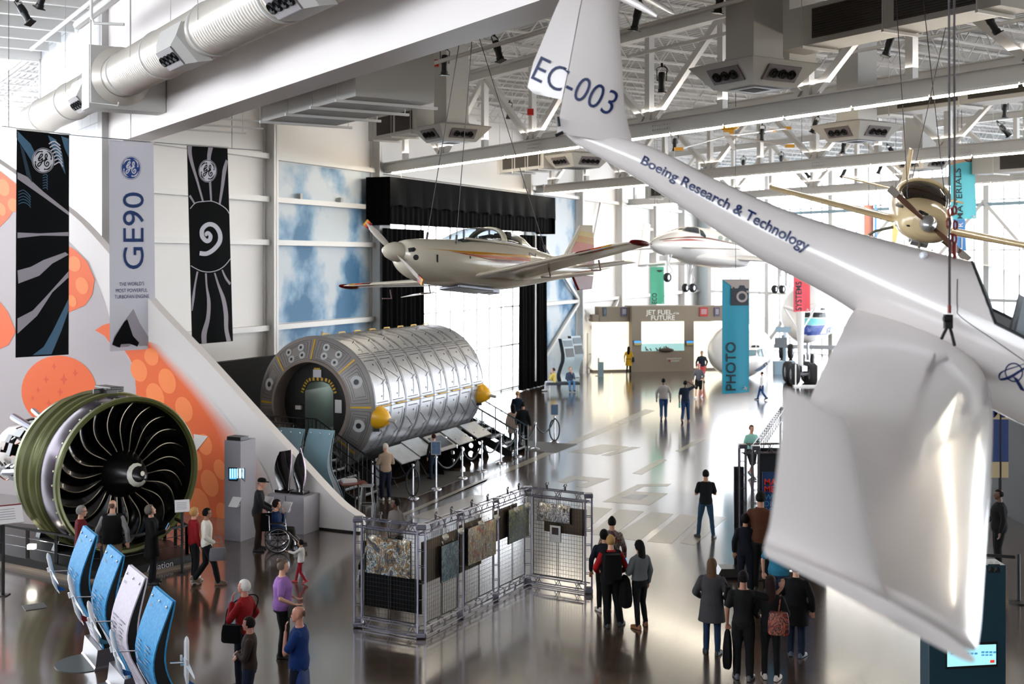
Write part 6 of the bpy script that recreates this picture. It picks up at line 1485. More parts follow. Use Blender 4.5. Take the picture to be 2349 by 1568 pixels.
# pushchair behind the stand
pc = thing('pushchair', 'dark pushchair behind the left end of the picture stand', 'pushchair', G(835, 1350)); g = G(832, 1345)
for x, y in ((-.15, -.2), (.25, -.25), (-.1, .3), (.3, .25)): M = Matrix.Translation(g + V((x, y, .1))) @ basis(V((1, .2, 0))).to_4x4(); wheel(M, .1, .04, pc)
mb = MB(); mb.tube([g + V((-.12, -.2, .1)), g + V((.0, .1, .6)), g + V((.1, .45, 1.0))], .015, 6); mb.tube([g + V((.26, -.2, .1)), g + V((.3, .1, .6)), g + V((.32, .45, 1.0))], .015, 6); mb.build('frame', GREYST, pc)
mb = MB(); mb.box(g + V((.1, .1, .45)), (.36, .45, .1)); mb.box(g + V((.14, .32, .68)), (.36, .08, .45)); mb.build('seat', BLACKC, pc)
# ================================================================== tall truss booth with the blue sign (right)
tb = thing('photo_booth', 'dark booth of tall thin trusses with a blue sign in red and blue lettering', 'booth', G(1730, 1330))
q0 = G(1703, 1316); q1 = G(1733, 1322); DT = mat('truss_dark', (.30, .29, .31), .35, .8)
H2 = 2.9
for q in (q0, q1): trusscol(q, H2, tb, .10, DT)
q2 = V((7.6, 33.0, 0)); trusscol(q2, H2, tb, .10, DT)
trussbeam(q1, q2, H2 - .1, tb, DT, .2); trussbeam(q0, q0 + V((3.0, .35, 0)), H2 - .1, tb, DT, .2)
mb = MB(); mb.box(q0 + V((-.06, .12, 1.2)), (.22, .1, 2.36)); mb.build('side_panel', mat('booth_black', (.04, .045, .055), .4), tb)
mb = MB(); mb.box(q1 + V((.95, .5, 1.4)), (1.5, .06, 2.75)); mb.build('back_panel', mat('booth_navy', (.04, .06, .09), .6), tb)
mb = MB(); mb.box(q1 + V((.75, .12, 1.55)), (1.15, .03, 1.5)); sg_ = mb.build('sign_board', mat('sign_blue', (.07, .20, .36), .5), tb)
so_ = q1 + V((.22, .10, 0))
for s, z, h, m in (('MA', 2.02, .14, mat('sign_red', (.80, .16, .13), .5)), ('ME', 1.86, .14, mat('sign_red', (.80, .16, .13), .5)), ('WIT', 1.69, .125, mat('sign_sky', (.22, .50, .68), .5)), ('DIG', 1.54, .125, mat('sign_sky', (.22, .50, .68), .5)), ('BOO', 1.39, .125, mat('sign_sky', (.22, .50, .68), .5))):
    tv = text2d(s, .02 if len(s) == 2 else 0); flat(warp(tv[:2], lambda x, y: (x - tv[2][0], y)), so_ + UP * z, V((h * 1.35, 0, 0)), UP * h * 1.35, 'lettering', m, sg_)
mb = MB(); mb.loft([[q0 + V((x - .35, y - .1, z)) for x, y in ((-.3 * s, -.4 * s), (.3 * s, -.4 * s), (.3 * s, .3 * s), (-.3 * s, .3 * s))] for z, s in ((0, 1), (.06, 1), (.2, .6))]); mb.build('base_foot', mat('foot_black', (.06, .06, .065), .3), tb)
mb = MB(); mb.box(q0 + V((.1, -.1, .1)), (.5, .5, .18)); mb.box(q1 + V((.05, -.1, .12)), (.4, .5, .22)); mb.build('base_weight', mat('weight_grey', (.30, .29, .28), .4, .6), tb)
# touch screen kiosk lower right, dark exhibit behind, queue rail
tk = thing('touch_kiosk', 'dark teal kiosk with a glowing touch screen at lower right', 'kiosk', V((6.25, 16.0, 0)))
kx, ky = 6.2, 16.2
mb = MB(); mb.box((kx, ky, 1.43), (1.05, .35, 2.86)); kb = mb.build('cabinet', mat('kiosk_teal', (.10, .22, .27), .4), tk, bevel=.01)
KBV = bvh_of(kb)
decal(poly2d([(2168, 1474), (2288, 1470), (2288, 1528), (2168, 1534)]), KBV, 'screen_frame', BLACK, tk, .01, 20)
scr = decal(poly2d([(2172, 1480), (2284, 1476), (2284, 1522), (2172, 1528)]), KBV, 'screen', mat('screen_pale', (.6, .85, .9), .3, emit=(.62, .88, .93), es=.32), tk, .015, 20)
rr_ = [[(2250 + 9 * i, 1492), (2257 + 9 * i, 1491.6), (2257 + 9 * i, 1496), (2250 + 9 * i, 1496.4)] for i in range(4)] + [[(2250 + 9 * i, 1499), (2257 + 9 * i, 1498.6), (2257 + 9 * i, 1502), (2250 + 9 * i, 1502.4)] for i in range(3)] + [[(2180 + 9 * i, 1495), (2187 + 9 * i, 1494.6), (2187 + 9 * i, 1499), (2180 + 9 * i, 1499.4)] for i in range(7)]
decal(poly2d(*rr_), KBV, 'screen_tiles', mat('tile_blue', (.3, .6, .75), .3, emit=(.25, .55, .75), es=.25), scr, .02, 20)
decal(poly2d([(2270, 1512), (2280, 1511.6), (2280, 1518), (2270, 1518.4)]), KBV, 'screen_button', mat('button_red', (.8, .2, .15), .3, emit=(.85, .25, .2), es=.3), scr, .02, 20)
decal(poly2d([(2266, 1278), (2294, 1278), (2294, 1312), (2266, 1312)]), KBV, 'vent', BLACK, tk, .01, 20)
mb = MB(); mb.box((kx - .3, ky - .3, .1), (1.2, .5, .2)); mb.build('base', BLACK, tk)
qr = thing('queue_rail', 'black queue rail post and belt behind the teal kiosk at far right', 'queue rail', P(2338, 1382, 20)); b_ = G(2336, 1382)
mb = MB(); mb.lathe([(.2, 0), (.2, .03), (.04, .05), (.035, 1.0), (.01, 1.01)], 16, Matrix.Translation(b_), True); mb.build('post', BLACK, qr, smooth=True, sharp=30)
mb = MB(); mb.box(b_ + V((-.8, .3, .92)), (1.6, .03, .06), -.3); mb.build('belt', BLACK, qr)
ex = thing('dark_exhibit', 'dark exhibit box with a cream and blue sign at far right', 'exhibit', V((15, 33, 0)))
mb = MB(); mb.box((16.2, 32.5, 1.7), (5.2, 3.4, 3.4)); mb.build('cabinet', mat('exhibit_dark', (.05, .055, .065), .6), ex)
mb = MB(); mb.box((16.2, 32.5, 3.45), (6.2, 4.2, .08)); mb.build('roof_panel', mat('exhibit_roof', (.25, .28, .31), .5), ex)
mb = MB()
for z in (3.75, 4.05, 4.5, 4.75): mb.tube([(11.5, 30.2, z), (19, 30.2, z)], .03, 6)
for x in (12, 13, 14, 15): mb.tube([(x, 30.2, 3.75), (x + .5, 30.2, 4.05)], .02, 4); mb.tube([(x, 30.2, 4.5), (x + .5, 30.2, 4.75)], .02, 4)
mb.build('lighting_truss', DT, ex)
for z0, z1, m in ((2.98, 4.5, mat('sign_cream', (.62, .55, .42), .6)), (1.9, 2.98, mat('sign_royal', (.08, .17, .36), .6)), (1.5, 1.9, mat('sign_cream', (.62, .55, .42), .6))): mb = MB(); mb.box((11.85, 29.9, (z0 + z1) / 2), (1.5, .06, z1 - z0)); sb = mb.build('sign_panel', m, ex)
tv = text2d('M', .05); flat(warp(tv[:2], lambda x, y: (x - tv[2][0], y)), V((12.15, 29.86, 3.05)), V((.5, 0, 0)), UP * .42, 'lettering', NAVY, ex)
mb = MB(); mb.tube([(11.3, 29.9, 0), (11.3, 29.9, 4.5)], .04, 6); mb.tube([(12.4, 29.9, 0), (12.4, 29.9, 4.5)], .04, 6); mb.build('sign_post', BLACK, ex)
# ================================================================== JET FUEL kiosk and the things round it
jk = thing('fuel_exhibit', 'tan exhibit wall titled JET FUEL of the FUTURE with lit panels and a display case', 'exhibit', G(1515, 848))
TAN = mat('kiosk_tan', (.53, .48, .42), .7); LIT = mat('light_panel', (1, .97, .88), .5, emit=(1, .96, .84), es=.34)
ja = G(1362, 853); jb = G(1668, 847); jd = jb - ja; jL = jd.length; ju = jd.normalized(); jn = ju.cross(UP)
def jz(py, px): d = ja.lerp(jb, (px - 1362) / 306).y; return HC - (py - HY) * d / F
def jp(px, z, off=0): return ja + ju * (jL * (px - 1362) / 306) + jn * off + UP * z
def jbox(x0, x1, z0, z1, off, th, m, name='panel', par=jk):
    mb = MB(); mb.prism([jp(x0, z0, off), jp(x1, z0, off), jp(x1, z1, off), jp(x0, z1, off)], jn * -th); return mb.build(name, m, par)
jbox(1443, 1584, 0, jz(701, 1513), .5, 1.6, TAN, 'centre_wall')
jbox(1374, 1443, jz(738, 1400), jz(704, 1400), .0, 1, TAN, 'header'); jbox(1360, 1376, jz(738, 1370), jz(722, 1370), .0, 1, TAN, 'header'); jbox(1584, 1672, jz(736, 1620), jz(701, 1620), .0, 1, TAN, 'header')
for x0, x1 in ((1363, 1402), (1403.5, 1442), (1585, 1622), (1623.5, 1668)): jbox(x0, x1, .1, jz(738, x0), -.1, .5, LIT, 'light_panel')
jbox(1360, 1672, 0, .12, -.02, .7, TAN, 'kickboard')
jbox(1464, 1561, jz(803, 1513), jz(736, 1513), .53, .03, LIT, 'display_case')
jbox(1464, 1561, jz(803, 1513), jz(786, 1513), .56, .03, mat('case_sea', (.55, .70, .70), .4, emit=(.6, .78, .76), es=.25), 'case_scene')
rn = random.Random(9); mb = MB()
for i in range(14): x = rn.uniform(1468, 1535); mb.tube([jp(x, jz(803, x) + .02, .6), jp(x + rn.uniform(-6, 6), jz(803, x) + rn.uniform(.1, .35), .6)], .03, 4)
mb.ball(jp(1519, jz(801, 1519), .62), (.5, .15, .14)); mb.build('case_model', mat('case_brown', (.30, .24, .20), .6), jk)
for x0, x1 in ((1446, 1464), (1565, 1583)): o = jbox(x0, x1, jz(791, x0), jz(779, x0), .56, .05, BLACK, 'monitor'); jbox(x0 + 1, x1 - 1, jz(785, x0), jz(780, x0), .58, .01, mat('mon_sky', (.25, .55, .8), .4, emit=(.25, .55, .85), es=.3), 'screen', o); jbox(x0 + 1, x1 - 1, jz(790, x0), jz(785, x0), .58, .01, mat('mon_field', (.5, .45, .2), .4, emit=(.45, .42, .2), es=.25), 'screen', o)
for x0, x1, m in ((1383, 1390, mat('plq_slate', (.25, .32, .36), .6)), (1423, 1437, mat('plq_violet', (.33, .31, .40), .6)), (1603, 1622, mat('plq_red', (.68, .18, .17), .6)), (1637, 1650, mat('plq_violet', (.33, .31, .40), .6))):
    o = jbox(x0, x1, jz(725, x0), jz(704.5, x0), .08, .06, m, 'wall_plaque')
    mb = MB()
    for i in range(5): z = jz(710 + 2.4 * i, x0); mb.add([jp(x0 + 3, z, .09), jp(x1 - 3, z, .09), jp(x1 - 3, z + .03, .09), jp(x0 + 3, z + .03, .09)], [(0, 1, 2, 3)])
    mb.build('text_lines', PALE, o, fixn=False)
WT = mat('letter_white', (.92, .90, .86), .5)
def jtext(s, x0, x1, yb, hpx, bold=.01):
    tv = text2d(s, bold); d = ja.y; o = jp(x0, jz(yb, x0), .52); L = (jp(x1, 0) - jp(x0, 0)).length; w_ = tv[2][1] - tv[2][0]
    flat(warp(tv[:2], lambda x, y: ((x - tv[2][0]) / w_, y / .729)), o, ju * L, UP * (hpx * 75 / F), 'lettering', WT, jk)
jtext('JET FUEL', 1474, 1534, 720.5, 11, .015); jtext('of the', 1536, 1550, 719.5, 5); jtext('FUTURE', 1486, 1540, 733, 11, .015); jtext('WASHINGTON STATE', 1521, 1555, 822.5, 3.4, 0); jtext('UNIVERSITY', 1531, 1551, 827.5, 3.4, 0)
jbox(1525.5, 1530, jz(828, 1525), jz(823.5, 1525), .52, .01, mat('crest_red', (.55, .12, .15), .5), 'crest')
rnp = random.Random(3)
for x0, x1, n in ((1366, 1400, 3), (1406, 1440, 3), (1588, 1620, 3), (1626, 1662, 3), (1468, 1556, 7)):
    vs, fs = [], []
    for i in range(n):
        x = rnp.uniform(x0 + 4, x1 - 4); y = rnp.uniform(752, 790); r = rnp.uniform(2, 6); a = disc2d(x, y, r, 14, r * .75); o = len(vs); vs += a[0]; fs += [[q + o for q in f] for f in a[1]]
    mb = MB(); mb.add([jp(x, jz(y, x), -.095 if x1 < 1460 or x0 > 1560 else .538) for x, y in vs], fs); mb.build('faint_print', mat('faint_tan', (.95, .82, .66), .5, emit=(1, .86, .68), es=.30), jk, fixn=False)
for x, lb in ((1296, 'left black and white curved kiosk beside the black curtain'), (1317, 'right black and white curved kiosk beside the wall column')):
    c = G(x, 875 - (x - 1296) * .45); t, fr, P_ = curved_board('curved_kiosk', lb, c, V((.78, .62, 0)).normalized(), V((.62, -.78, 0)).normalized(), .75, 2.5, mat('kiosk_pale', (.70, .76, .78), .4), 'curved kiosks by the curtain', .4, False)
    mb = MB(); mb.loft([[P_(u, z, .03) for u in (.1, .95)] for z in (1.45, 1.95)], cap=False, close=False); mb.build('screen', mat('kiosk_screen', (.08, .11, .14), .3), t)
    mb = MB(); mb.loft([[P_(u, z, .03) for u in (.1, .95)] for z in (2.05, 2.4)], cap=False, close=False); mb.build('header', mat('kiosk_slate', (.45, .50, .54), .5), t)
    mb = MB(); mb.loft([[P_(u, z, .0) for u in (-.02, .0)] + [P_(0, z, -.3), P_(-.02, z, -.3)] for z in (0, .4, .8, 1.2, 1.6, 2.0, 2.5)]); mb.build('side_panel', mat('kiosk_dark', (.10, .14, .17), .4), t)
# exit door
mb = MB(); mb.prism([an(70.3, WALL - .06, 0), an(71.6, WALL - .06, 0), an(71.6, WALL - .06, 2.4), an(70.3, WALL - .06, 2.4)], N * .05); dr = struct(mb.build('door_1', mat('door_grey', (.74, .74, .73), .5)))
mb = MB(); mb.box(an(70.5, WALL - .12, 1.05), (.06, .2, .06)); mb.build('door_handle', CHROME, dr)
mb = MB(); mb.box(an(70.9, WALL - .15, 2.75), (.2, .1, .22)); tag(mb.build('exit_alarm', RED), 'small red alarm box over the grey door', 'alarm')
fe = thing('fire_extinguisher_box', 'orange fire extinguisher cabinet on the wall left of the tan exhibit', 'fire extinguisher', an(74.4, WALL - .2, .9)); mb = MB(); mb.box(an(74.4, WALL - .35, 1.5), (.5, .3, 1.1), basis(UP, N)); mb.build('cabinet', mat('ext_orange', (.85, .33, .12), .4), fe, bevel=.03)
mb = MB(); mb.box(an(74.4, WALL - .52, 1.75), (.3, .02, .4), basis(UP, N)); mb.build('label_plate', SIGN, fe)
bo = thing('info_stand', 'low glass stand on a short post before the tan exhibit', 'stand', G(1373, 862)); g = G(1373, 862); mb = MB(); mb.tube([g, g + UP * 1.1], .05, 8); mb.box(g + UP * .01, (.4, .4, .02)); mb.build('post', GREYST, bo); mb = MB(); mb.box(g + V((.12, -.5, .45)), (.3, .08, .9)); mb.build('glass_panel', mat('stand_glass', (.50, .60, .62), .15), bo)
# bench
bn = thing('bench', 'low grey bench with two visitors sitting on it', 'bench', G(1292, 897)); bc = V((G(1292, 897).x, G(1292, 897).y, 0)); bu = V((.99, .14, 0))
mb = MB(); mb.box(bc + UP * .43, (1.75, .65, .14), R(8)); mb.build('seat', mat('bench_seat', (.14, .18, .22), .6), bn, bevel=.03)
for x in (-.78, .78):
    for y in (-.26, .26): mb = MB(); p = bc + bu * x + V((-.14, .99, 0)) * y; mb.bar(p, p + UP * .4, .05); mb.build('leg', STEEL, bn)
# ================================================================== hanging banners on the right
def hbanner(label, quad, d, m, txt, tm, tq, hgt, extra=None):
    t, o, bv = banner(label, quad, d, d + .2, m, .03)
    words(txt, tq[0], tq[1], (-hgt, 0), (-hgt, 0), bv, 'lettering', tm, o, bold=.01, off=.03, cut=20)
    if extra:
        for i, (pl_, mm) in enumerate(extra): decal(pl_, bv, 'print', mm, o, .03 + .012 * i, 20)
    (x0, y0), (x1, y1) = quad[0], quad[1]
    a, b_ = P(x0, y0, d), P(x1, y1, d + .2)
    mb = MB(); mb.tube([a.lerp(b_, .5), a.lerp(b_, .5) + UP * (ZC + .02 - a.z)], .012, 5); mb.build('hanging_line', ROPE, t)
    return o
TEAL = mat('banner_teal', (.06, .50, .60), .6); INKT = mat('banner_text', (.05, .09, .14), .6); GRN = mat('banner_green', (.33, .72, .58), .6); COR = mat('banner_coral', (.95, .33, .38), .6); CYN = mat('banner_cyan', (.35, .74, .78), .6); BGY = mat('banner_grey', (.58, .54, .53), .6)
def planelet(cx, cy, s): return warp(poly2d([(-1, .1), (-.2, -.1), (-.5, -.9), (-.2, -.9), (.35, -.25), (.9, -.45), (1, -.25), (.45, .05), (.5, .7), (.3, .75), (0, .2), (-.75, .45)]), lambda x, y: (cx + s * x, cy + s * y))
hbanner('tall teal hanging banner reading PHOTO with a camera picture', [(1657, 640), (1718, 640), (1719, 899), (1657, 904)], 46, TEAL, 'PHOTO', INKT, ((1687, 895), (1687, 784)), 23,
        [(poly2d([(1657, 641), (1718, 641), (1718, 664), (1700, 664), (1677, 664), (1677, 655)]), BGY), (poly2d([(1676, 661), (1680, 661), (1680, 658), (1684, 658), (1684, 661), (1692, 661), (1696, 654), (1706, 654), (1710, 661), (1716, 661), (1716, 700), (1676, 700)]), INKT), (disc2d(1701, 680, 13, 28, 8), BGY), (poly2d([(1711, 666), (1716, 666), (1716, 671), (1711, 671)]), BGY), (planelet(1708, 890, 6), BGY)])
hbanner('green hanging banner reading ECO', [(1491, 612), (1523, 612), (1524, 697), (1492, 698)], 72, GRN, 'ECO', INKT, ((1506, 696), (1506, 672)), 11, [(poly2d([(1503, 612), (1523, 612), (1521, 619), (1517, 623), (1511, 624), (1505, 619)]), INKT), (stroke2d([(1508, 612), (1510, 623)], 1), GRN), (stroke2d([(1518, 612), (1515, 623)], 1), GRN), (planelet(1519, 695, 2.5), PALE)])
hbanner('coral hanging banner reading SYSTEMS', [(1820, 600), (1858, 600), (1858, 713), (1820, 715)], 60, COR, 'SYSTEMS', INKT, ((1838, 712), (1838, 646)), 14, [(planelet(1852, 710, 3.5), PALE)])
hbanner('pale turquoise hanging banner reading MATERIALS behind the yellow aeroplane', [(2177, 350), (2235, 350), (2241, 501), (2183, 504)], 50, CYN, 'MATERIALS', INKT, ((2209, 504), (2203, 386)), 15, [(poly2d([(2178, 351), (2235, 351), (2234, 368), (2210, 372), (2190, 376), (2179, 380)]), mat('banner_tan', (.78, .62, .50), .6)), (disc2d(2222, 358, 14, 20, 10), mat('banner_brown', (.35, .24, .20), .6)), (planelet(2232, 497, 5), PALE)])
hbanner('blue hanging banner with a white frame print, lower half behind the yellow aeroplane', [(2180, 500), (2214, 500), (2216, 575), (2182, 575)], 58, mat('banner_mid_blue', (.20, .45, .68), .6), 'R', PALE, ((2208, 520), (2208, 510)), 12, [(stroke2d([(2186, 520), (2186, 570), (2206, 570), (2206, 545)], 3), PALE)])
for x0, x1, m, lb in ((1982, 2004, mat('banner_peach', (.93, .62, .52), .6), 'peach'), (2006, 2012, mat('banner_azure', (.30, .55, .80), .6), 'azure'), (2046, 2064, mat('banner_straw', (.90, .82, .52), .6), 'straw yellow')):
    t, o, bv = banner('narrow %s hanging banner far behind the yellow aeroplane' % lb, [(x0, 470), (x1, 470), (x1, 600), (x0, 600)], 62, 62.2, m, .02)
    mb = MB(); a = P((x0 + x1) / 2, 470, 62); mb.tube([a, a + UP * (ZC + .02 - a.z)], .012, 5); mb.build('hanging_line', ROPE, t)
# ================================================================== aircraft pieces standing at the far right
ck = thing('cockpit_section', 'white airliner nose section standing on the floor behind the teal banner', 'aircraft nose', V((14.6, 67, 0)))
M = Matrix.Translation(P(1712, 800, 68.5) * 1.0) @ frame(V((-.25, -.97, 0))).to_4x4(); M.translation.z = 0; M.translation.x = 13.6; M.translation.y = 70.5
mb = MB(); mb.loft([sect(x, z, h, w, 32) for x, z, h, w in fine([(3.0, 1.15, .05, .05), (2.85, 1.15, .45, .6), (2.2, 1.25, .95, 1.25), (1.2, 1.45, 1.35, 1.7), (0, 1.55, 1.55, 1.9), (-1.5, 1.6, 1.6, 1.95)])]); mb.v = [M @ V((v.x, v.y, max(v.z, .05))) for v in mb.v]
cks = mb.build('nose_shell', JW, ck, smooth=True, sharp=40); CB = bvh_of(cks)
for pts in ([(1717, 804), (1734, 804), (1733, 815), (1717, 816)], [(1737, 803), (1744, 801), (1749, 818), (1740, 816)], [(1746, 800), (1753, 802), (1757, 811), (1751, 819)]): decal(poly2d(pts), CB, 'window', mat('cockpit_window', (.45, .55, .58), .15), cks, .03, 10); decal(stroke2d(pts + [pts[0]], 1.2), CB, 'window_frame', mat('window_frame_grey', (.25, .27, .28), .4), cks, .035, 10)
for pts in ([(1724, 793), (1732, 792), (1733, 797), (1723, 797)], [(1736, 792), (1741, 793), (1741, 797), (1735, 797)]): decal(poly2d(pts), CB, 'eyebrow_window', mat('window_dark', (.12, .14, .14), .2), cks, .03, 10)
decal(poly2d([(1730, 849), (1748, 838), (1762, 836), (1775, 833), (1775, 842), (1760, 846), (1745, 849), (1731, 850)]), CB, 'blue_flash', mat('flash_blue', (.10, .28, .48), .3), cks, .03, 10)
decal(poly2d([(1748, 837), (1758, 829), (1770, 825), (1774, 826), (1773, 832), (1760, 836)]), CB, 'dark_flash', INKT, cks, .04, 10)
decal(poly2d([(1717, 866), (1745, 863), (1775, 856), (1775, 860), (1745, 867), (1717, 870)]), CB, 'red_line', mat('line_red', (.62, .14, .12), .3), cks, .03, 10)
lg = thing('landing_gear_display', 'tall white landing gear leg with big black tyres standing on the floor', 'landing gear', G(1836, 880)); g = G(1836, 880)
mb = MB(); mb.tube([g + UP * .5, g + UP * 2.3, g + UP * 4.2], [.14, .18, .26], 12); mb.build('strut', JW, lg, smooth=True)
mb = MB(); mb.tube([g + UP * 4.1, g + V((-.95, 0, 4.4))], .10, 8); mb.tube([g + UP * 4.1, g + V((.9, .2, 4.5))], .16, 8); mb.tube([g + UP * 2.9, g + V((-.9, 0, 4.3))], .05, 6); mb.tube([g + UP * 2.9, g + V((.85, 0, 4.3))], .05, 6); mb.build('brace', JW, lg)
mb = MB(); mb.box(g + UP * .95, (.3, 2.0, .28)); mb.tube([g + V((-.62, -.7, .62)), g + V((.62, -.7, .62))], .09, 8); mb.tube([g + V((-.62, .7, .62)), g + V((.62, .7, .62))], .09, 8); mb.build('bogie', RIM, lg)
for x in (-.52, .52):
    for y in (-.7, .7): wheel(Matrix.Translation(g + V((x, y, .62))) @ basis(V((1, 0, 0))).to_4x4(), .62, .46, lg, 'tyre')
mb = MB()
for x in (-.62, .62): mb.tube([g + V((x, -1.45, 0)), g + V((x, -1.45, 1.25))], .04, 6)
mb.box(g + V((0, -1.45, .05)), (1.5, .3, .08)); mb.build('guard_frame', JW, lg)
bj = thing('airliner', 'white jet airliner nose with turquoise and blue cheat bands beyond the landing gear', 'airliner', V((19, 76, 0)))
M = Matrix.Translation(V((20.3, 79.5, 0))) @ frame(V((-.36, -.93, .0))).to_4x4()
mb = MB(); mb.loft([sect(x, z, h, w, 36) for x, z, h, w in fine([(5.6, 2.6, .05, .05), (5.4, 2.65, .6, .6), (4.6, 2.9, 1.15, 1.15), (3.4, 3.3, 1.6, 1.6), (2.0, 3.6, 1.9, 1.85), (0, 3.7, 2.0, 1.9), (-12, 3.7, 2.0, 1.9)])]); mb.v = [M @ v for v in mb.v]
bjs = mb.build('fuselage', JW, bj, smooth=True, sharp=50); JB = bvh_of(bjs)
for pts in ([(1838, 718), (1858, 717), (1858, 728), (1834, 728)], [(1865, 717), (1893, 717), (1894, 728), (1864, 728)]): decal(poly2d(pts), JB, 'windscreen', mat('window_dark', (.12, .14, .14), .2), bjs, .03, 10)
decal(poly2d([(1883, 707), (1892, 707), (1892, 711), (1882, 711)]), JB, 'roof_vent', mat('window_dark', (.12, .14, .14), .2), bjs, .03, 10)
decal(poly2d([(1831, 730), (1896, 731), (1893, 744), (1860, 746), (1834, 742)]), JB, 'turquoise_band', mat('band_turquoise', (.45, .76, .78), .3), bjs, .03, 10)
decal(poly2d([(1834, 743), (1862, 747), (1892, 745), (1880, 765), (1870, 768), (1840, 766)]), JB, 'blue_band', mat('band_blue', (.16, .27, .58), .3), bjs, .032, 10)
decal(poly2d([(1898, 752), (1922, 741), (1930, 738), (1924, 760), (1896, 763)]), JB, 'blue_band', mat('band_blue', (.16, .27, .58), .3), bjs, .03, 10)
decal(stroke2d([(1850, 768), (1900, 765), (1942, 758)], 1.5), JB, 'cheat_line', mat('band_blue', (.16, .27, .58), .3), bjs, .03, 10)
words('60', (1885, 783), (1892, 783), (0, -6), (0, -6), JB, 'lettering', mat('text_dim', (.45, .47, .5), .5), bjs, off=.03)
mb = MB(); mb.tube([M @ V((2.6, 0, 1.8)), M @ V((2.6, 0, .5))], .1, 8); ng = mb.build('nose_gear', RIM, bj)
for y in (-.3, .3): wheel(Matrix.Translation(M @ V((2.6, y, .45))) @ basis(M.to_3x3() @ V((0, 1, 0))).to_4x4(), .45, .25, ng)
mb = MB(); mb.bar(M @ V((-4, 3.2, .9)), M @ V((-4, -3.2, .9)), .3); mb.bar(M @ V((-4, 2.4, .9)), M @ V((-4, 2.4, 2.2)), .25); mb.bar(M @ V((-4, -2.4, .9)), M @ V((-4, -2.4, 2.2)), .25); mgr = mb.build('main_gear', RIM, bj)
for y in (-2.6, -2.0, 2.0, 2.6): wheel(Matrix.Translation(M @ V((-4, y, .55))) @ basis(M.to_3x3() @ V((0, 1, 0))).to_4x4(), .55, .35, mgr)
ms = thing('monitor_stand', 'grey exhibit stand with a dark monitor and small header sign between the two aircraft noses', 'stand', G(1795, 858)); g = G(1795, 857)
mb = MB(); mb.tube(spline2d([tuple(g), tuple(g + V((.15, 0, 1.2))), tuple(g + V((.05, 0, 2.4)))], 5), .12, 8); mb.box(g + V((.1, 0, .4)), (1.3, .6, .8)); mb.build('post', mat('stand_bluegrey', (.50, .60, .66), .5), ms); mb = MB(); mb.box(g + V((-.15, -.2, 1.95)), (.75, .08, .62)); mb.build('monitor', mat('monitor_dark', (.10, .14, .17), .3), ms)
mb = MB(); mb.box(g + V((0, -.2, 2.75)), (.95, .08, .35)); mb.build('header', mat('stand_header', (.52, .62, .68), .5), ms)
# ================================================================== visitors
def remeshed(mb, name, m, parent, voxel, smooth=3, wrinkle=0):
    o = mb.build(name, m, None)
    r = o.modifiers.new('r', 'REMESH'); r.mode = 'VOXEL'; r.voxel_size = voxel; r.use_smooth_shade = True
    if wrinkle:
        tx = bpy.data.textures.get('wrinkle') or bpy.data.textures.new('wrinkle', 'CLOUDS'); tx.noise_scale = .11
        d = o.modifiers.new('d', 'DISPLACE'); d.texture = tx; d.strength = wrinkle; d.mid_level = .5
    s = o.modifiers.new('s', 'SMOOTH'); s.factor = .5; s.iterations = smooth
    dg = bpy.context.evaluated_depsgraph_get(); me = bpy.data.meshes.new_from_object(o.evaluated_get(dg))
    o.modifiers.clear(); old = o.data; o.data = me; me.name = name; bpy.data.meshes.remove(old)
    o.parent = parent
    return o
def limb(mb, pts, rad, seg=10):
    """tapered limb with rounded ends"""
    p = [V(q) for q in pts]; r = list(rad)
    P0 = p[0] + (p[0] - p[1]).normalized() * r[0] * .7; P1 = p[-1] + (p[-1] - p[-2]).normalized() * r[-1] * .7
    mb.tube([P0] + p + [P1], [r[0] * .5] + r + [r[-1] * .5], seg)
def bez(a, b, c, n=5):
    """joint chain a-b-c with a soft bend at b"""
    a, b, c = V(a), V(b), V(c)
    return [a, a.lerp(b, .5), b.lerp(a, .12), b, b.lerp(c, .12), b.lerp(c, .5), c]
ARMS = {'down': ((.255, -.02, 1.13), (.26, .05, .87), (-.05, .15, -1)), 'phone': ((.25, .03, 1.13), (.10, .28, 1.17), (-.25, .8, .5)), 'chin': ((.21, .16, 1.13), (.06, .17, 1.40), (-.25, .0, 1)),
        'crossed': ((.27, .06, 1.14), (-.04, .22, 1.13), (-1, .1, .05)), 'pocket': ((.30, -.07, 1.14), (.20, .07, .93), (-.1, .3, -1)), 'fwd': ((.22, .10, 1.14), (.19, .34, 1.05), (0, 1, -.1)),
        'head': ((.40, .14, 1.52), (.17, .13, 1.66), (-.8, -.2, .4)), 'bag': ((.27, -.03, 1.14), (.22, .18, 1.00), (-.2, .8, -.2)), 'around': ((.44, .05, 1.33), (.60, .16, 1.47), (.2, .3, .9)), 'swing': ((.24, .10, 1.15), (.23, .26, .95), (0, .6, -.8)), 'back': ((.25, -.14, 1.15), (.24, -.18, .90), (0, -.1, -1)), 'point': ((.28, .18, 1.30), (.30, .42, 1.36), (.1, 1, .1)), 'lap': ((.24, .04, 1.13), (.12, .24, 1.02), (-.2, .8, -.2))}
HAIR = {}
SHOEM = {}
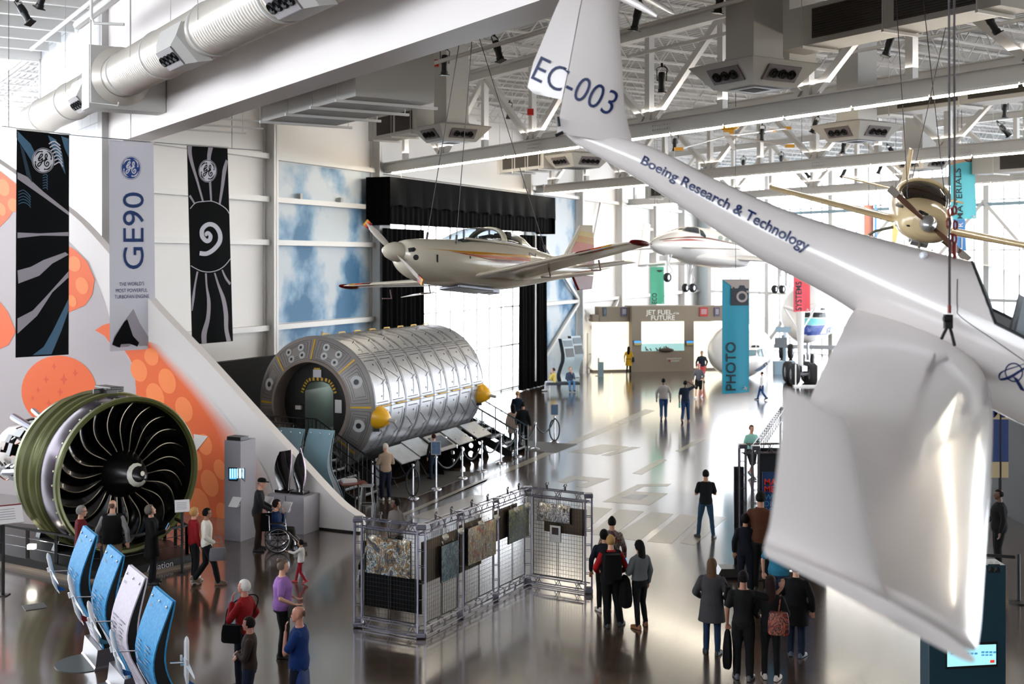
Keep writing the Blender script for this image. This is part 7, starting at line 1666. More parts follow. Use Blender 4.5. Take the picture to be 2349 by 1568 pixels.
def person(label, px, hy, fy=None, H=1.72, d=None, face=0, skin=(.72, .52, .42), hair=('short', (.10, .08, .07)), top=('long', (.05, .05, .06)), vest=None, pants=('long', (.06, .06, .08)), shoes=(.08, .08, .08),
           arms=('down', 'down'), legs='stand', lean=0, look=(0, 0), fat=1.0, group=None, fine_=None, glasses=False, z0=0, coat_len=0, loc=None, child=False):
    if loc is None:
        if fy: d = F * HC / (fy - HY); H = (fy - hy) * d / F
        elif d is None: d = F * (HC - H) / (hy - HY)
        loc = V(((px - CX) / F * d, d, 0))
    d = loc.y; near = d < 32
    k = H / 1.75; vx = (.0095 if near else .016) * (1 if H > 1.2 else .7)
    root = thing('person', label, 'person', V((loc.x, loc.y, z0)), -R(face), group)
    root.location.z = z0
    dz = -.46 if legs == 'sit' else 0
    hs = 1.22 if child else 1.0
    ca, sa = math.cos(R(lean)), math.sin(R(lean))
    def U(p):       # upper body: lean about the hips, sit offset, scale
        x, y, z = p; z -= .95; return V((x, y * ca + z * sa, z * ca - y * sa + .95 + dz)) * k
    def Lw(p): return V((p[0], p[1], p[2])) * k
    # --- skeleton
    hipz = .92
    if legs == 'stand': feet = ((.105, -.02), (-.105, .03)); knee = [(.10, .03, .50), (-.10, .05, .50)]; ank = [(.105, -.02, .085), (-.105, .03, .085)]; toe = [(.25, 0), (-.25, 0)]
    elif legs == 'wide': knee = [(.15, .02, .50), (-.15, .03, .50)]; ank = [(.19, -.02, .085), (-.19, .02, .085)]; toe = [(.4, 0), (-.4, 0)]
    elif legs == 'stride': knee = [(.09, .17, .50), (-.09, -.02, .48)]; ank = [(.09, .26, .09), (-.09, -.27, .15)]; toe = [(.05, 0), (-.05, .5)]
    elif legs == 'shift': knee = [(.13, .06, .50), (-.08, -.01, .50)]; ank = [(.20, .05, .085), (-.07, -.04, .085)]; toe = [(.5, 0), (-.1, 0)]
    else: knee = [(.12, .42, .50), (-.12, .42, .50)]; ank = [(.11, .40, .09), (-.11, .46, .09)]; toe = [(.1, 0), (-.1, 0)]; hipz = .47
    hip = [(.085, 0, hipz), (-.085, 0, hipz)]
    hd = 1.640
    yaw, pit = R(look[0]), R(look[1])
    HM = Matrix.Translation((0, .015, hd - .10)) @ Matrix.Rotation(-yaw, 4, 'Z') @ Matrix.Rotation(-pit, 4, 'X')
    def Hd(p): return U(HM @ (V(p) * hs))
    TOR = [(.90, .155, .105, .0), (.97, .165, .112, -.005), (1.08, .138, .098, 0), (1.18, .145, .103, .005), (1.30, .168, .112, .005), (1.38, .172, .105, 0), (1.435, .145, .085, -.01), (1.475, .075, .06, -.012)]
    def torso(mb, infl, z0_=None, z1_=None, fatk=fat, hem=0):
        rings = []
        zs = [t[0] for t in TOR]; lo = z0_ if z0_ is not None else zs[0]; hi = z1_ if z1_ is not None else zs[-1]
        n = 14
        for q in range(n + 1):
            z = lo + (hi - lo) * q / n; w = float(np.interp(z, zs, [t[1] for t in TOR])); dp = float(np.interp(z, zs, [t[2] for t in TOR])); yo = float(np.interp(z, zs, [t[3] for t in TOR]))
            bel = 1 + (fatk - 1) * (1 if z < 1.3 else max(0, 1 - (z - 1.3) / .18))
            if z < .97: w += (.97 - z) * hem; dp += (.97 - z) * hem
            w = w * bel + infl; dp = dp * (1 + (bel - 1) * 1.6) + infl
            rings.append([U((w * math.cos(a), yo + dp * math.sin(a), z)) for a in [2 * math.pi * i / 20 for i in range(20)]])
        mb.loft(rings)
    sh = [(.166 * (1 + (fat - 1) * .4), -.01, 1.40), (-.166 * (1 + (fat - 1) * .4), -.01, 1.40)]
    AR = []
    for s, nm in ((1, arms[0]), (-1, arms[1])):
        e, w, dr = ARMS[nm]; fo = (fat - 1) * .25
        AR.append((V((sh[0][0] * s, -.01, 1.40)), V(((e[0] + fo) * s, e[1], e[2])), V((w[0] * s + (fo * s if nm in ('down', 'pocket') else 0), w[1] + (fo * .5 if nm not in ('down', 'back') else 0), w[2])), V((dr[0] * s, dr[1], dr[2])).normalized(), s))
    # --- body, one surface
    mb = MB(); torso(mb, 0)
    HEADP = [(-.105, .02, .03, .052), (-.085, .045, .055, .03), (-.05, .062, .078, .012), (0, .072, .092, .0), (.04, .074, .096, -.006), (.08, .068, .088, -.012), (.105, .05, .065, -.012), (.118, .02, .03, -.012)]
    mb.loft([[Hd((w * math.cos(a), yo + dp * math.sin(a), z + .10)) for a in [2 * math.pi * i / 18 for i in range(18)]] for z, w, dp, yo in HEADP])
    limb(mb, [U((0, -.012, 1.44)), Hd((0, -.012, .06))], [.064 * k, .054 * k])
    mb.loft([[Hd((x, y, z)) for x, y, z in ((-.013, .085, zz), (.013, .085, zz), (.004, yy, zz), (-.004, yy, zz))] for zz, yy in ((.055, .10), (.065, .116), (.08, .112), (.115, .094))])
    for s in (1, -1): mb.ball(Hd((.074 * s, -.01, .09)), (.010 * k, .02 * k, .032 * k), 8, 6)
    mb.ball(Hd((0, .072, .03)), (.026 * k, .012 * k, .010 * k), 8, 5)
    for S, E_, W_, D_, s in AR:
        limb(mb, [U(p) for p in bez(S, E_, W_)], [r * k for r in (.052, .047, .041, .040, .040, .034, .026)])
        # hand: palm, four fingers, thumb
        w = U(W_); dd = (U(W_ + D_) - w).normalized(); side = V((-s, .15, 0)); side = (side - dd * side.dot(dd)).normalized(); nn = dd.cross(side)
        if near:
            mb.loft([[w + dd * (t * k) + side * (x * ww * k) + nn * (y * k) for x, y in ((-1, -.008), (0, -.013), (1, -.008), (1, .008), (0, .012), (-1, .008))] for t, ww in ((-.01, .022), (.03, .036), (.075, .040), (.095, .038))])
            curl = s * (-.02)
            for i, L in enumerate((.066, .076, .072, .055)):
                b0 = w + dd * (.088 * k) + side * ((.03 - .02 * i) * k); fwdn = nn * (.022 * k) * (1 if s > 0 else -1)
                limb(mb, [b0, b0 + dd * (L * .5 * k) + fwdn * .4, b0 + dd * (L * .9 * k) + fwdn * 1.5], [.0105 * k, .0100 * k, .0088 * k], 6)
            limb(mb, [w + dd * (.02 * k) + side * (.03 * k), w + dd * (.055 * k) + side * (.055 * k), w + dd * (.085 * k) + side * (.058 * k)], [.013 * k, .012 * k, .010 * k], 6)
        else: limb(mb, [w, w + dd * (.09 * k), w + dd * (.16 * k)], [.03 * k, .036 * k, .02 * k], 8)
    for i in (0, 1):
        h_ = Lw(hip[i]) if legs == 'sit' else U((hip[i][0], 0, .92)) if lean == 0 else Lw(hip[i])
        limb(mb, bez(h_, Lw(knee[i]), Lw(ank[i])), [r * k * (1 + (fat - 1) * .5) for r in (.088, .078, .058, .055, .052, .050, .038)])
        a = V(ank[i]); tx = V((math.sin(toe[i][0]), math.cos(toe[i][0]), 0)); limb(mb, [Lw(a - V((0, 0, .03))), Lw(a + tx * .14 - V((0, 0, .045)))], [.036 * k, .026 * k])
    sk = mat('skin_%d_%d_%d' % tuple(int(c * 100) for c in skin), skin, .55)
    body = remeshed(mb, 'body', sk, root, vx, 4)
    # --- clothes
    def cm(c, r=.85): return mat('cloth_%d_%d_%d' % tuple(int(q * 100) for q in c), c, r, spec=.25, var=.10, vs=9)
    cv = vx * 1.35
    kind, tc = top[0], top[1]
    tm_ = top[2] if len(top) > 2 else cm(tc)
    hem = {'tee': .88, 'long': .88, 'crop': .98, 'coat': .62, 'longcoat': .52, 'dress': .55, 'polo': .86}.get(kind, .88) if legs != 'sit' else .90
    infl = {'tee': .016, 'polo': .018, 'long': .020, 'crop': .03, 'coat': .034, 'longcoat': .036, 'dress': .012}[kind]
    mb = MB(); torso(mb, infl * k if False else infl, hem, 1.468, hem=.12 if kind in ('coat', 'longcoat', 'dress') else .04)
    for S, E_, W_, D_, s in AR:
        short = kind in ('tee', 'polo')
        pts = bez(S, E_, W_)
        if short: limb(mb, [U(p) for p in (S, S.lerp(E_, .35), S.lerp(E_, .78))], [(.066 + infl * .4) * k, (.062 + infl * .4) * k, (.058 + infl * .5) * k])
        else: limb(mb, [U(p) for p in pts[:-1] + [W_.lerp(E_, .08)]], [(r + infl * .75) * k for r in (.050, .048, .045, .044, .043, .037, .032)])
    if kind in ('long', 'coat', 'longcoat', 'crop'): mb.tube([U((.07 * math.cos(a), -.01 + .062 * math.sin(a), 1.475)) for a in [2 * math.pi * i / 12 for i in range(12)]], .018 * k, 6, closed=True)
    remeshed(mb, {'coat': 'coat', 'longcoat': 'coat', 'dress': 'dress', 'tee': 'tshirt', 'polo': 'polo_shirt'}.get(kind, 'sweater'), tm_, root, cv, 3, .012 * k)
    if vest:
        mb = MB(); torso(mb, .036, .86, 1.462)
        for s in (1, -1): limb(mb, [U((.09 * s, -.01, 1.45)), U((.165 * s, -.01, 1.425))], [.05 * k, .058 * k])
        remeshed(mb, 'vest', cm(vest), root, cv, 3, .01 * k)
    if pants:
        pk, pc_ = pants; mb = MB()
        if legs == 'sit':
            mb.ball(Lw((0, 0, .50)), (.185 * k * fat, .14 * k * fat, .13 * k), 14, 10)
        else: torso(mb, .012, .84, 1.02)
        for i in (0, 1):
            h_ = Lw(hip[i]); K_ = Lw(knee[i]); A_ = Lw(V(ank[i]) + V((0, 0, -.02))); tight = pk == 'slim'
            rr = [(r + (.004 if tight else .016)) * k * (1 + (fat - 1) * .5) for r in (.092, .082, .062, .059, .056, .055, .046)]
            ch_ = bez(h_, K_, A_)
            if pk == 'short': ch_ = ch_[:4]; rr = [r * 1.12 for r in rr[:4]]
            limb(mb, ch_, rr)
        remeshed(mb, {'short': 'shorts'}.get(pk, 'trousers'), cm(pc_), root, cv, 3, .010 * k)
    for i in (0, 1):
        a = V(ank[i]); tx = V((math.sin(toe[i][0]), math.cos(toe[i][0]), -toe[i][1] * .9)).normalized(); sx_ = V((tx.y, -tx.x, 0)).normalized(); up_ = sx_.cross(tx)
        o_ = a - up_ * .075
        mb = MB(); mb.loft([[Lw(o_ + tx * t + sx_ * (x * w) + up_ * z) for x, z in ((-1, 0), (1, 0), (1, h * .5), (.6, h), (-.6, h), (-1, h * .5))] for t, w, h in ((-.085, .025, .06), (-.07, .036, .085), (0, .040, .10), (.08, .046, .075), (.14, .046, .055), (.185, .034, .045), (.20, .015, .03))])
        s_ = mb.build('shoe', mat('shoe_%d_%d_%d' % tuple(int(q * 100) for q in shoes), shoes, .5), None, smooth=True, sharp=70); s_.parent = root
    # --- hair
    hk, hc = hair[:2]; hm = mat('hair_%d_%d_%d' % tuple(int(q * 100) for q in hc), hc, .7, spec=.12, bump=.5, bs=60)
    mb = MB(); n1, n2 = 24, 16; vs = []; fs = []
    keep = {'short': .25, 'bald': -.2, 'bob': .42, 'long': .42, 'bun': .34, 'cap': -.6, 'crop': .05, 'tail': .34}[hk]
    th_ = {'short': 1.09, 'bald': 1.025, 'bob': 1.22, 'long': 1.16, 'bun': 1.07, 'cap': 1.06, 'crop': 1.05, 'tail': 1.08}[hk]
    for i in range(n2 + 1):
        t = math.pi * i / n2
        for j in range(n1):
            a = 2 * math.pi * j / n1; x, y, z = math.sin(t) * math.sin(a), math.sin(t) * math.cos(a), math.cos(t)
            vs.append(Hd((x * .081 * th_, -.010 + y * .100 * th_, .113 + z * .108 * (th_ if z > 0 else 1.0))))
    for i in range(n2):
        for j in range(n1):
            t = math.pi * (i + .5) / n2; a = 2 * math.pi * (j + .5) / n1; y, z = math.sin(t) * math.cos(a), math.cos(t)
            lowest = -.95 if hk in ('bob', 'long') else -.55 if hk not in ('bald', 'cap', 'crop') else -.3
            top_ok = not (hk == 'bald' and z > .5)
            if (z > .48 and top_ok) or (z > lowest and y < keep - .55 * max(0, -z) - (.5 if hk == 'bald' else 0)): fs.append((i * n1 + j, i * n1 + (j + 1) % n1, (i + 1) * n1 + (j + 1) % n1, (i + 1) * n1 + j))
    mb.add(vs, fs)
    if hk == 'bun': mb.ball(Hd((0, -.085, .215)), .045 * k, 10, 8)
    if hk in ('long', 'tail'):
        w0 = .085 if hk == 'long' else .035
        mb.loft([[Hd((w * math.cos(a), y + dp * math.sin(a), z)) for a in [2 * math.pi * i / 12 for i in range(12)]] for z, w, dp, y in ((.18, w0 * .7, .05, -.06), (.10, w0, .05, -.075), (0, w0 * 1.05, .045, -.085), (-.12, w0 * 1.05, .04, -.105), (-.25, w0 * .9, .03, -.11), (-.32, w0 * .4, .015, -.105))])
    h_o = mb.build('hair', hm, None, smooth=True, sharp=0); h_o.parent = root
    if hk == 'cap':
        mb = MB(); mb.loft([[Hd((r * .087 * math.cos(a), -.008 + r * .108 * math.sin(a), z)) for a in [2 * math.pi * i / 20 for i in range(20)]] for z, r in ((.145, 1.0), (.17, 1.04), (.205, .98), (.235, .75), (.248, .3))])
        mb.loft([[Hd((x, y, z)) for x, y, z in ((-w, yy, .152), (w, yy, .152), (w, yy, .160), (-w, yy, .160))] for yy, w in ((.07, .075), (.12, .07), (.16, .05), (.175, .02))])
        c_o = mb.build('cap', cm(hc if len(hair) < 3 else hair[2]), None, smooth=True, sharp=40); c_o.parent = root
    ang = abs(((face + look[0]) + 180) % 360 - 180)
    if near and ang > 35:
        for s in (1, -1):
            mb = MB(); mb.ball(Hd((.031 * s, .079, .105)), (.011 * k, .007 * k, .006 * k), 8, 6); e = mb.build('eye', mat('eye_dark', (.06, .05, .05), .2), None, smooth=True); e.parent = root
            mb = MB(); mb.tube([Hd((.018 * s, .090, .122)), Hd((.034 * s, .088, .126)), Hd((.048 * s, .078, .121))], .004 * k, 5); e = mb.build('eyebrow', hm, None); e.parent = root
        mb = MB(); mb.ball(Hd((0, .083, .033)), (.022 * k, .006 * k, .005 * k), 8, 5); e = mb.build('mouth', mat('lips', (.52, .28, .25), .5), None, smooth=True); e.parent = root
    if glasses:
        mb = MB()
        for s in (1, -1): mb.tube([Hd((.032 * s + .022 * math.cos(a), .094, .104 + .017 * math.sin(a))) for a in [2 * math.pi * i / 10 for i in range(10)]], .003 * k, 5, closed=True); mb.tube([Hd((.054 * s, .09, .106)), Hd((.078 * s, 0, .106))], .003 * k, 5)
        g_ = mb.build('glasses', BLACK, None); g_.parent = root
    Mw = Matrix.Translation(root.location) @ Matrix.Rotation(root.rotation_euler.z, 4, 'Z')
    return dict(root=root, hand=[Mw @ (U(a[2]) + (U(a[2] + a[3]) - U(a[2])).normalized() * .07 * k) for a in AR], fwd=V((math.sin(R(face)), math.cos(R(face)), 0)), right=V((math.cos(R(face)), -math.sin(R(face)), 0)), k=k, M=Mw, U=U, sh=[Mw @ U(s) for s in sh])
def bagobj(name, label, c, w, h, t, right, m, strap=None, cat='bag', taper=.9):
    c = V(c); th_ = thing(name, label, cat, c); n = right.cross(UP)
    mb = MB(); mb.loft([[c + right * (x * w / 2 * s) + n * (y * t / 2 * (1.15 - .4 * q)) + UP * (-h / 2 + h * q) for x, y in ((-1, -.6), (-.7, -1), (.7, -1), (1, -.6), (1, .6), (.7, 1), (-.7, 1), (-1, .6))] for q, s in ((0, .9), (.08, 1), (.5, 1), (.9, taper), (1, taper * .92))]); mb.build('bag_body', m, th_, smooth=True, sharp=50)
    if strap: mb = MB(); mb.tube(spline2d([tuple(p) for p in strap], 5), .011, 6); mb.build('strap', m, th_, smooth=True)
    return th_
def phone(label, p, face, m=None):
    t = thing('phone', label, 'phone', p); f = V((face.x, face.y, 0)).normalized(); M = Matrix((UP.cross(f), UP * .9 + f * .4, (f * .9 - UP * .4))).transposed()
    mb = MB(); mb.box(p, (.075, .15, .01), M); mb.build('case', BLACK, t); mb = MB(); mb.box(p - M @ V((0, 0, .006)), (.068, .14, .003), M); mb.build('screen', mat('phone_screen', (.3, .5, .65), .2, emit=(.35, .6, .8), es=.5), t)
def slung(name, label, c, w, h, m, right):   # a jacket held or hung in a hand
    c = V(c); n = right.cross(UP); mb = MB(); rn = random.Random(int(abs(c.x) * 100))
    mb.loft([[c + right * (w / 2 * s * math.cos(a) * (1 + .25 * math.sin(3 * a + q))) + n * (w / 3.2 * s * math.sin(a) * (1 + .25 * math.cos(2 * a))) - UP * (h * q) for a in [2 * math.pi * i / 16 for i in range(16)]] for q, s in ((0, .35), (.1, .7), (.4, 1), (.75, 1.1), (.93, .95), (1, .5))])
    return tag(mb.build(name, m, None, smooth=True, sharp=60), label, 'jacket')
DK = (.035, .035, .04); JEAN = (.13, .19, .27); DJEAN = (.08, .11, .16); PINK = (.78, .58, .48); TAN_ = (.62, .44, .33); BRN = (.36, .24, .18)
GR = (.56, .55, .54); DH = (.045, .038, .035)
cloth = lambda n, c: mat(n, c, .85, spec=.25)
person('older person in a dark red cardigan and glasses beside the engine plinth', 186, 1160, H=1.8, face=75, skin=PINK, hair=('short', (.50, .48, .46)), top=('long', (.36, .05, .07)), pants=('long', (.15, .25, .42)), glasses=True)
person('person in a black vest over grey sleeves, seen from behind at the engine', 258, 1148, H=1.8, face=-6, skin=PINK, hair=('bald', (.36, .28, .24)), top=('long', (.55, .54, .54)), vest=(.02, .02, .022), pants=('long', (.50, .42, .34)), fat=1.18)
q = person('grey haired person in a black coat looking down at a phone by the engine', 348, 1158, H=1.7, face=72, skin=PINK, hair=('bob', (.40, .37, .34)), top=('coat', (.02, .02, .022)), arms=('phone', 'phone'), look=(0, -22)); phone('phone in the hands of the person in the black coat by the engine', (q['hand'][0] + q['hand'][1]) / 2 + UP * .05, q['fwd'])
person('blonde person in a red jacket and white shoes beside the white hooded one', 445, 1165, 1330, face=55, skin=PINK, hair=('bob', (.72, .55, .34)), top=('long', (.50, .07, .09)), pants=('long', (.05, .05, .06)), shoes=(.80, .78, .75))
q = person('dark haired person in a white hooded top with a grey handbag', 474, 1166, 1340, face=75, skin=TAN_, hair=('short', DH), top=('long', (.80, .77, .72)), pants=('long', (.04, .04, .05)), shoes=(.36, .30, .24), legs='stride', arms=('bag', 'down'), glasses=True)
h_ = q['hand'][0]; bagobj('handbag', 'grey handbag with black handles on the arm of the white hooded person', h_ - UP * .22 + q['right'] * .04, .36, .26, .13, q['fwd'], mat('bag_grey', (.40, .38, .39), .5), [h_ - UP * .1 - q['fwd'] * .1, h_ + UP * .12 - q['fwd'] * .06, h_ + UP * .12 + q['fwd'] * .06, h_ - UP * .1 + q['fwd'] * .1])
cap_ = person('person in a black cap and dark jacket pushing the wheelchair', 590, 1098, 1262, face=78, skin=PINK, hair=('cap', (.45, .43, .42), (.03, .03, .035)), top=('long', (.11, .11, .12)), pants=('long', (.17, .12, .09)), arms=('fwd', 'fwd'), lean=8)
# wheelchair and sitter
wg = G(637, 1262); wc = thing('wheelchair', 'black wheelchair with spoked wheels in front of the two fan blades', 'wheelchair', wg); wf = V((math.sin(R(78)), math.cos(R(78)), 0)); wr_ = V((wf.y, -wf.x, 0))
for s in (1, -1):
    M = Matrix.Translation(wg + wr_ * (.29 * s) + UP * .31) @ basis(wr_).to_4x4()
    mb = MB(); mb.tube([M @ V((.30 * math.cos(a), .30 * math.sin(a), 0)) for a in [2 * math.pi * i / 32 for i in range(32)]], .016, 8, closed=True); o = mb.build('wheel', TYRE, wc, smooth=True)
    mb = MB(); mb.tube([M @ V((.265 * math.cos(a), .265 * math.sin(a), .03 * s)) for a in [2 * math.pi * i / 32 for i in range(32)]], .009, 6, closed=True); mb.build('push_rim', CHROME, o, smooth=True)
    mb = MB()
    for i in range(8): a = i * math.pi / 4; mb.tube([M @ V((.03 * math.cos(a), .03 * math.sin(a), 0)), M @ V((.29 * math.cos(a), .29 * math.sin(a), 0))], .009, 5)
    mb.tube([M @ V((0, 0, -.03)), M @ V((0, 0, .03))], .035, 10); mb.build('spokes', BLACK, o)
    wheel(Matrix.Translation(wg + wr_ * (.24 * s) + wf * .42 + UP * .09) @ basis(wr_).to_4x4(), .09, .035, wc, 'caster')
    mb = MB(); b0 = wg + wr_ * (.25 * s); mb.tube([b0 - wf * .28 + UP * .92, b0 - wf * .20 + UP * .90, b0 - wf * .18 + UP * .30], .013, 6); mb.tube([b0 - wf * .18 + UP * .46, b0 + wf * .26 + UP * .48, b0 + wf * .40 + UP * .25, b0 + wf * .42 + UP * .1], .013, 6); mb.tube([b0 - wf * .18 + UP * .70, b0 + wf * .18 + UP * .70, b0 + wf * .2 + UP * .48], .013, 6)
    mb.tube([b0 + wf * .26 + UP * .48, b0 + wf * .58 + UP * .14], .013, 6); mb.build('frame', CHROME, wc); mb = MB(); mb.box(b0 - wf * .02 + UP * .72, (.05, .28, .03), basis(UP, wr_) @ Matrix.Rotation(R(90), 3, 'Z')); mb.build('armrest', BLACK, wc)
    mb = MB(); mb.box(wg + wr_ * (.11 * s) + wf * .62 + UP * .12, (.16, .14, .02), basis(UP, wr_)); mb.build('footrest', BLACK, wc)
mb = MB(); mb.box(wg + UP * .47 + wf * .04, (.44, .44, .05), basis(UP, wr_)); mb.build('seat', BLACKC, wc); mb = MB(); mb.box(wg + UP * .70 - wf * .20, (.44, .05, .44), basis(UP, wf) @ Matrix.Rotation(R(90), 3, 'Z')); mb.build('backrest', BLACKC, wc)
person('seated person in a blue jacket riding in the wheelchair', 0, 0, H=1.62, face=78, loc=wg - wf * .03, legs='sit', z0=.02, skin=PINK, hair=('bob', (.12, .08, .06)), top=('long', (.06, .15, .28)), pants=('long', (.13, .13, .10)), arms=('lap', 'chin'), look=(10, 0))
person('toddler in a white top and red trousers walking with one arm held out', 690, 1240, 1337, face=-75, skin=TAN_, hair=('short', DH), top=('long', (.82, .79, .76)), pants=('slim', (.55, .08, .14)), shoes=(.62, .10, .12), arms=('down', 'point'), legs='stride', child=True)
q = person('person in a purple printed T-shirt with hair in a bun', 648, 1285, 1505, face=80, skin=PINK, hair=('bun', (.38, .32, .27)), top=('tee', (.55, .38, .62)), pants=('long', (.04, .035, .04)), arms=('bag', 'bag'), fat=1.3)
bagobj('shoulder_bag', 'small olive bag held at the waist of the person in the purple T-shirt', q['hand'][0] - UP * .10 - q['fwd'] * .05, .26, .2, .1, q['fwd'], mat('bag_olive', (.20, .17, .13), .6))
q = person('white haired person in a red jacket with a hand at the mouth', 560, 1330, H=1.75, face=-78, skin=(.70, .46, .38), hair=('short', (.78, .76, .73)), top=('long', (.52, .05, .07)), pants=('long', (.07, .09, .14)), arms=('pocket', 'chin'), fat=1.08, look=(0, -5))
b_ = q['root'].location + q['fwd'] * .12 - q['right'] * .2 + UP * .93; bagobj('shoulder_bag', 'black shoulder bag hanging across the person in the red jacket', b_, .34, .28, .14, q['fwd'], BLACKC, [b_ + UP * .14 + q['fwd'] * .12, b_ + UP * .40 + q['fwd'] * .10 + q['right'] * .12, q['sh'][0] + UP * .06, q['sh'][0] - q['fwd'] * .16, b_ + UP * .2 - q['fwd'] * .3, b_ + UP * .12 - q['fwd'] * .14])
person('youngster in a brown jacket and teal shirt with folded arms', 572, 1415, H=1.60, face=-100, skin=(.70, .48, .40), hair=('short', (.09, .06, .05)), top=('long', (.20, .15, .13)), pants=('long', (.10, .13, .19)), arms=('crossed', 'crossed'), look=(14, 0))
q = person('balding person in a blue polo shirt with a hand at the chin', 686, 1392, H=1.78, face=-88, skin=(.66, .44, .36), hair=('bald', (.30, .22, .18)), top=('polo', (.05, .16, .36)), pants=('long', (.05, .07, .12)), arms=('down', 'chin'), fat=1.14)
slung('tied_jacket', 'blue jacket tied round the waist of the person in the blue polo shirt', q['root'].location + UP * .98 + q['fwd'] * -.02, .46, .55, mat('jacket_blue', (.05, .15, .36), .8), q['right'])
person('white haired person in a beige jacket and dark jeans by the module stair', 885, 1017, 1147, face=-25, skin=PINK, hair=('crop', (.78, .74, .70)), top=('long', (.62, .53, .45)), pants=('long', (.09, .12, .18)), shoes=(.75, .73, .70), arms=('phone', 'phone'), look=(-20, 8))
person('person in a black top and jeans reading the panels beside the module', 995, 995, 1098, face=-35, skin=PINK, hair=('short', (.22, .11, .08)), top=('long', (.05, .05, .055)), pants=('long', JEAN), arms=('crossed', 'down'))
person('person in a grey jacket and white shirt behind the picture stand', 908, 1142, H=1.74, face=-135, skin=BRN, hair=('short', DH), top=('long', (.40, .37, .35)), vest=None, pants=('long', (.05, .05, .06)), arms=('pocket', 'bag'), look=(35, 0))
person('long haired person in a pale coat, front of the trio by the far stair', 1177, 928, 1027, face=-15, skin=TAN_, hair=('long', DH), top=('coat', (.70, .60, .55)), pants=('slim', DK), shoes=(.40, .22, .18))
person('person in a black sweater and white shoes, right of the trio by the far stair', 1200, 922, 1030, face=15, skin=TAN_, hair=('short', DH), top=('long', (.03, .04, .06)), pants=('long', DK), shoes=(.80, .78, .76), legs='stride')
person('fair haired person in a dark blue hooded top, behind the pair by far stair', 1187, 897, H=1.75, face=22, skin=PINK, hair=('short', (.55, .43, .32)), top=('long', (.07, .13, .20)), pants=('long', DK))
person('person in a yellow top sitting on the left of the bench', 0, 0, H=1.65, face=-75, loc=bc - bu * .52, legs='sit', skin=PINK, hair=('short', (.25, .18, .13)), top=('long', (.82, .74, .38)), pants=('long', (.75, .77, .80)), shoes=(.8, .8, .8), arms=('chin', 'chin'), z0=.03)
person('person in a blue top and jeans sitting on the right of the bench', 0, 0, H=1.72, face=170, loc=bc + bu * .38 + V((0, -.05, 0)), legs='sit', skin=PINK, hair=('short', (.20, .14, .10)), top=('long', (.25, .29, .38)), pants=('long', (.30, .45, .60)), arms=('lap', 'chin'), look=(0, -15), z0=.03)
q = person('long haired person in a yellow dress before the tan exhibit', 1442, 795, 858, face=12, skin=BRN, hair=('long', DH), top=('dress', (.78, .60, .10)), pants=('slim', DK), arms=('down', 'back'), legs='stride')
bagobj('shoulder_bag', 'dark shoulder bag on the person in the yellow dress', q['root'].location + q['right'] * .28 + UP * .92, .3, .3, .14, q['fwd'], cloth('bag_navy', (.08, .10, .15)), [q['root'].location + q['right'] * .28 + UP * 1.05, q['sh'][0] + UP * .05])
person('person in a pale grey hooded top and jeans walking away across the floor', 1522, 868, 961, face=8, skin=BRN, hair=('short', DH), top=('long', (.58, .56, .55)), pants=('long', (.14, .24, .38)), shoes=(.35, .2, .18), legs='stride', fat=1.15)
q = person('person in a dark blue shirt with a hand raised to the head', 1572, 873, 968, face=18, skin=BRN, hair=('short', DH), top=('tee', (.08, .12, .18)), pants=('long', (.10, .19, .32)), arms=('head', 'down'), legs='stride', shoes=(.4, .22, .18))
h_ = q['hand'][1]; wb = thing('water_bottle', 'pale green water bottle in the hand of the person in the dark blue shirt', 'bottle', h_ - UP * .12); mb = MB(); mb.lathe([(.01, 0), (.045, .01), (.045, .2), (.02, .24), (.02, .27), (.005, .275)], 12, Matrix.Translation(h_ - UP * .22), True); mb.build('bottle_body', mat('bottle_green', (.45, .80, .75), .2), wb, smooth=True)
person('person in a grey sweater, cap and black shorts walking towards us', 1603, 835, 912, face=-155, skin=PINK, hair=('cap', (.3, .2, .15), (.75, .45, .45)), top=('long', (.35, .35, .38)), pants=('short', DK), shoes=(.8, .8, .8), legs='stride', arms=('swing', 'bag'))
person('person in a dark sweater and coral shorts behind the one in black shorts', 1610, 805, H=1.78, face=-170, skin=PINK, hair=('short', (.15, .10, .08)), top=('long', (.13, .15, .19)), pants=('short', (.80, .32, .32)), fat=1.2, arms=('down', 'back'))
q = person('youngster in a white shirt and jeans carrying a white bag', 1748, 852, 917, face=-80, skin=TAN_, hair=('short', DH), top=('long', (.86, .84, .84)), pants=('long', (.12, .26, .42)), legs='stride', arms=('down', 'down'))
bagobj('carrier_bag', 'white carrier bag held by the youngster in the white shirt', q['hand'][0] - UP * .2, .38, .45, .1, q['fwd'], mat('bag_white', (.84, .86, .90), .5))
q = person('person in a black T-shirt and jeans standing alone on the bright floor', 1619, 1078, 1233, face=4, skin=TAN_, hair=('short', DH), top=('tee', (.035, .04, .055)), pants=('slim', (.13, .22, .30)), arms=('phone', 'phone'), legs='wide')
flor = artmat('floral_print', 7, [(.05, .04, .05), (.50, .12, .12), (.04, .04, .05), (.60, .52, .46), (.05, .05, .06), (.40, .10, .12), (.06, .05, .06)])
person('person with hair in a bun and a black and red patterned top', 1404, 1186, H=1.72, face=6, skin=TAN_, hair=('bun', DH), top=('long', (.1, .1, .1), flor), pants=('long', DK), shoes=(.5, .45, .4))
person('dark haired person in a navy sweater, middle of the three by the picture stand', 1386, 1216, H=1.62, face=-4, skin=TAN_, hair=('bob', DH), top=('long', (.05, .07, .11)), pants=('slim', DK), shoes=(.78, .74, .70), fat=1.1)
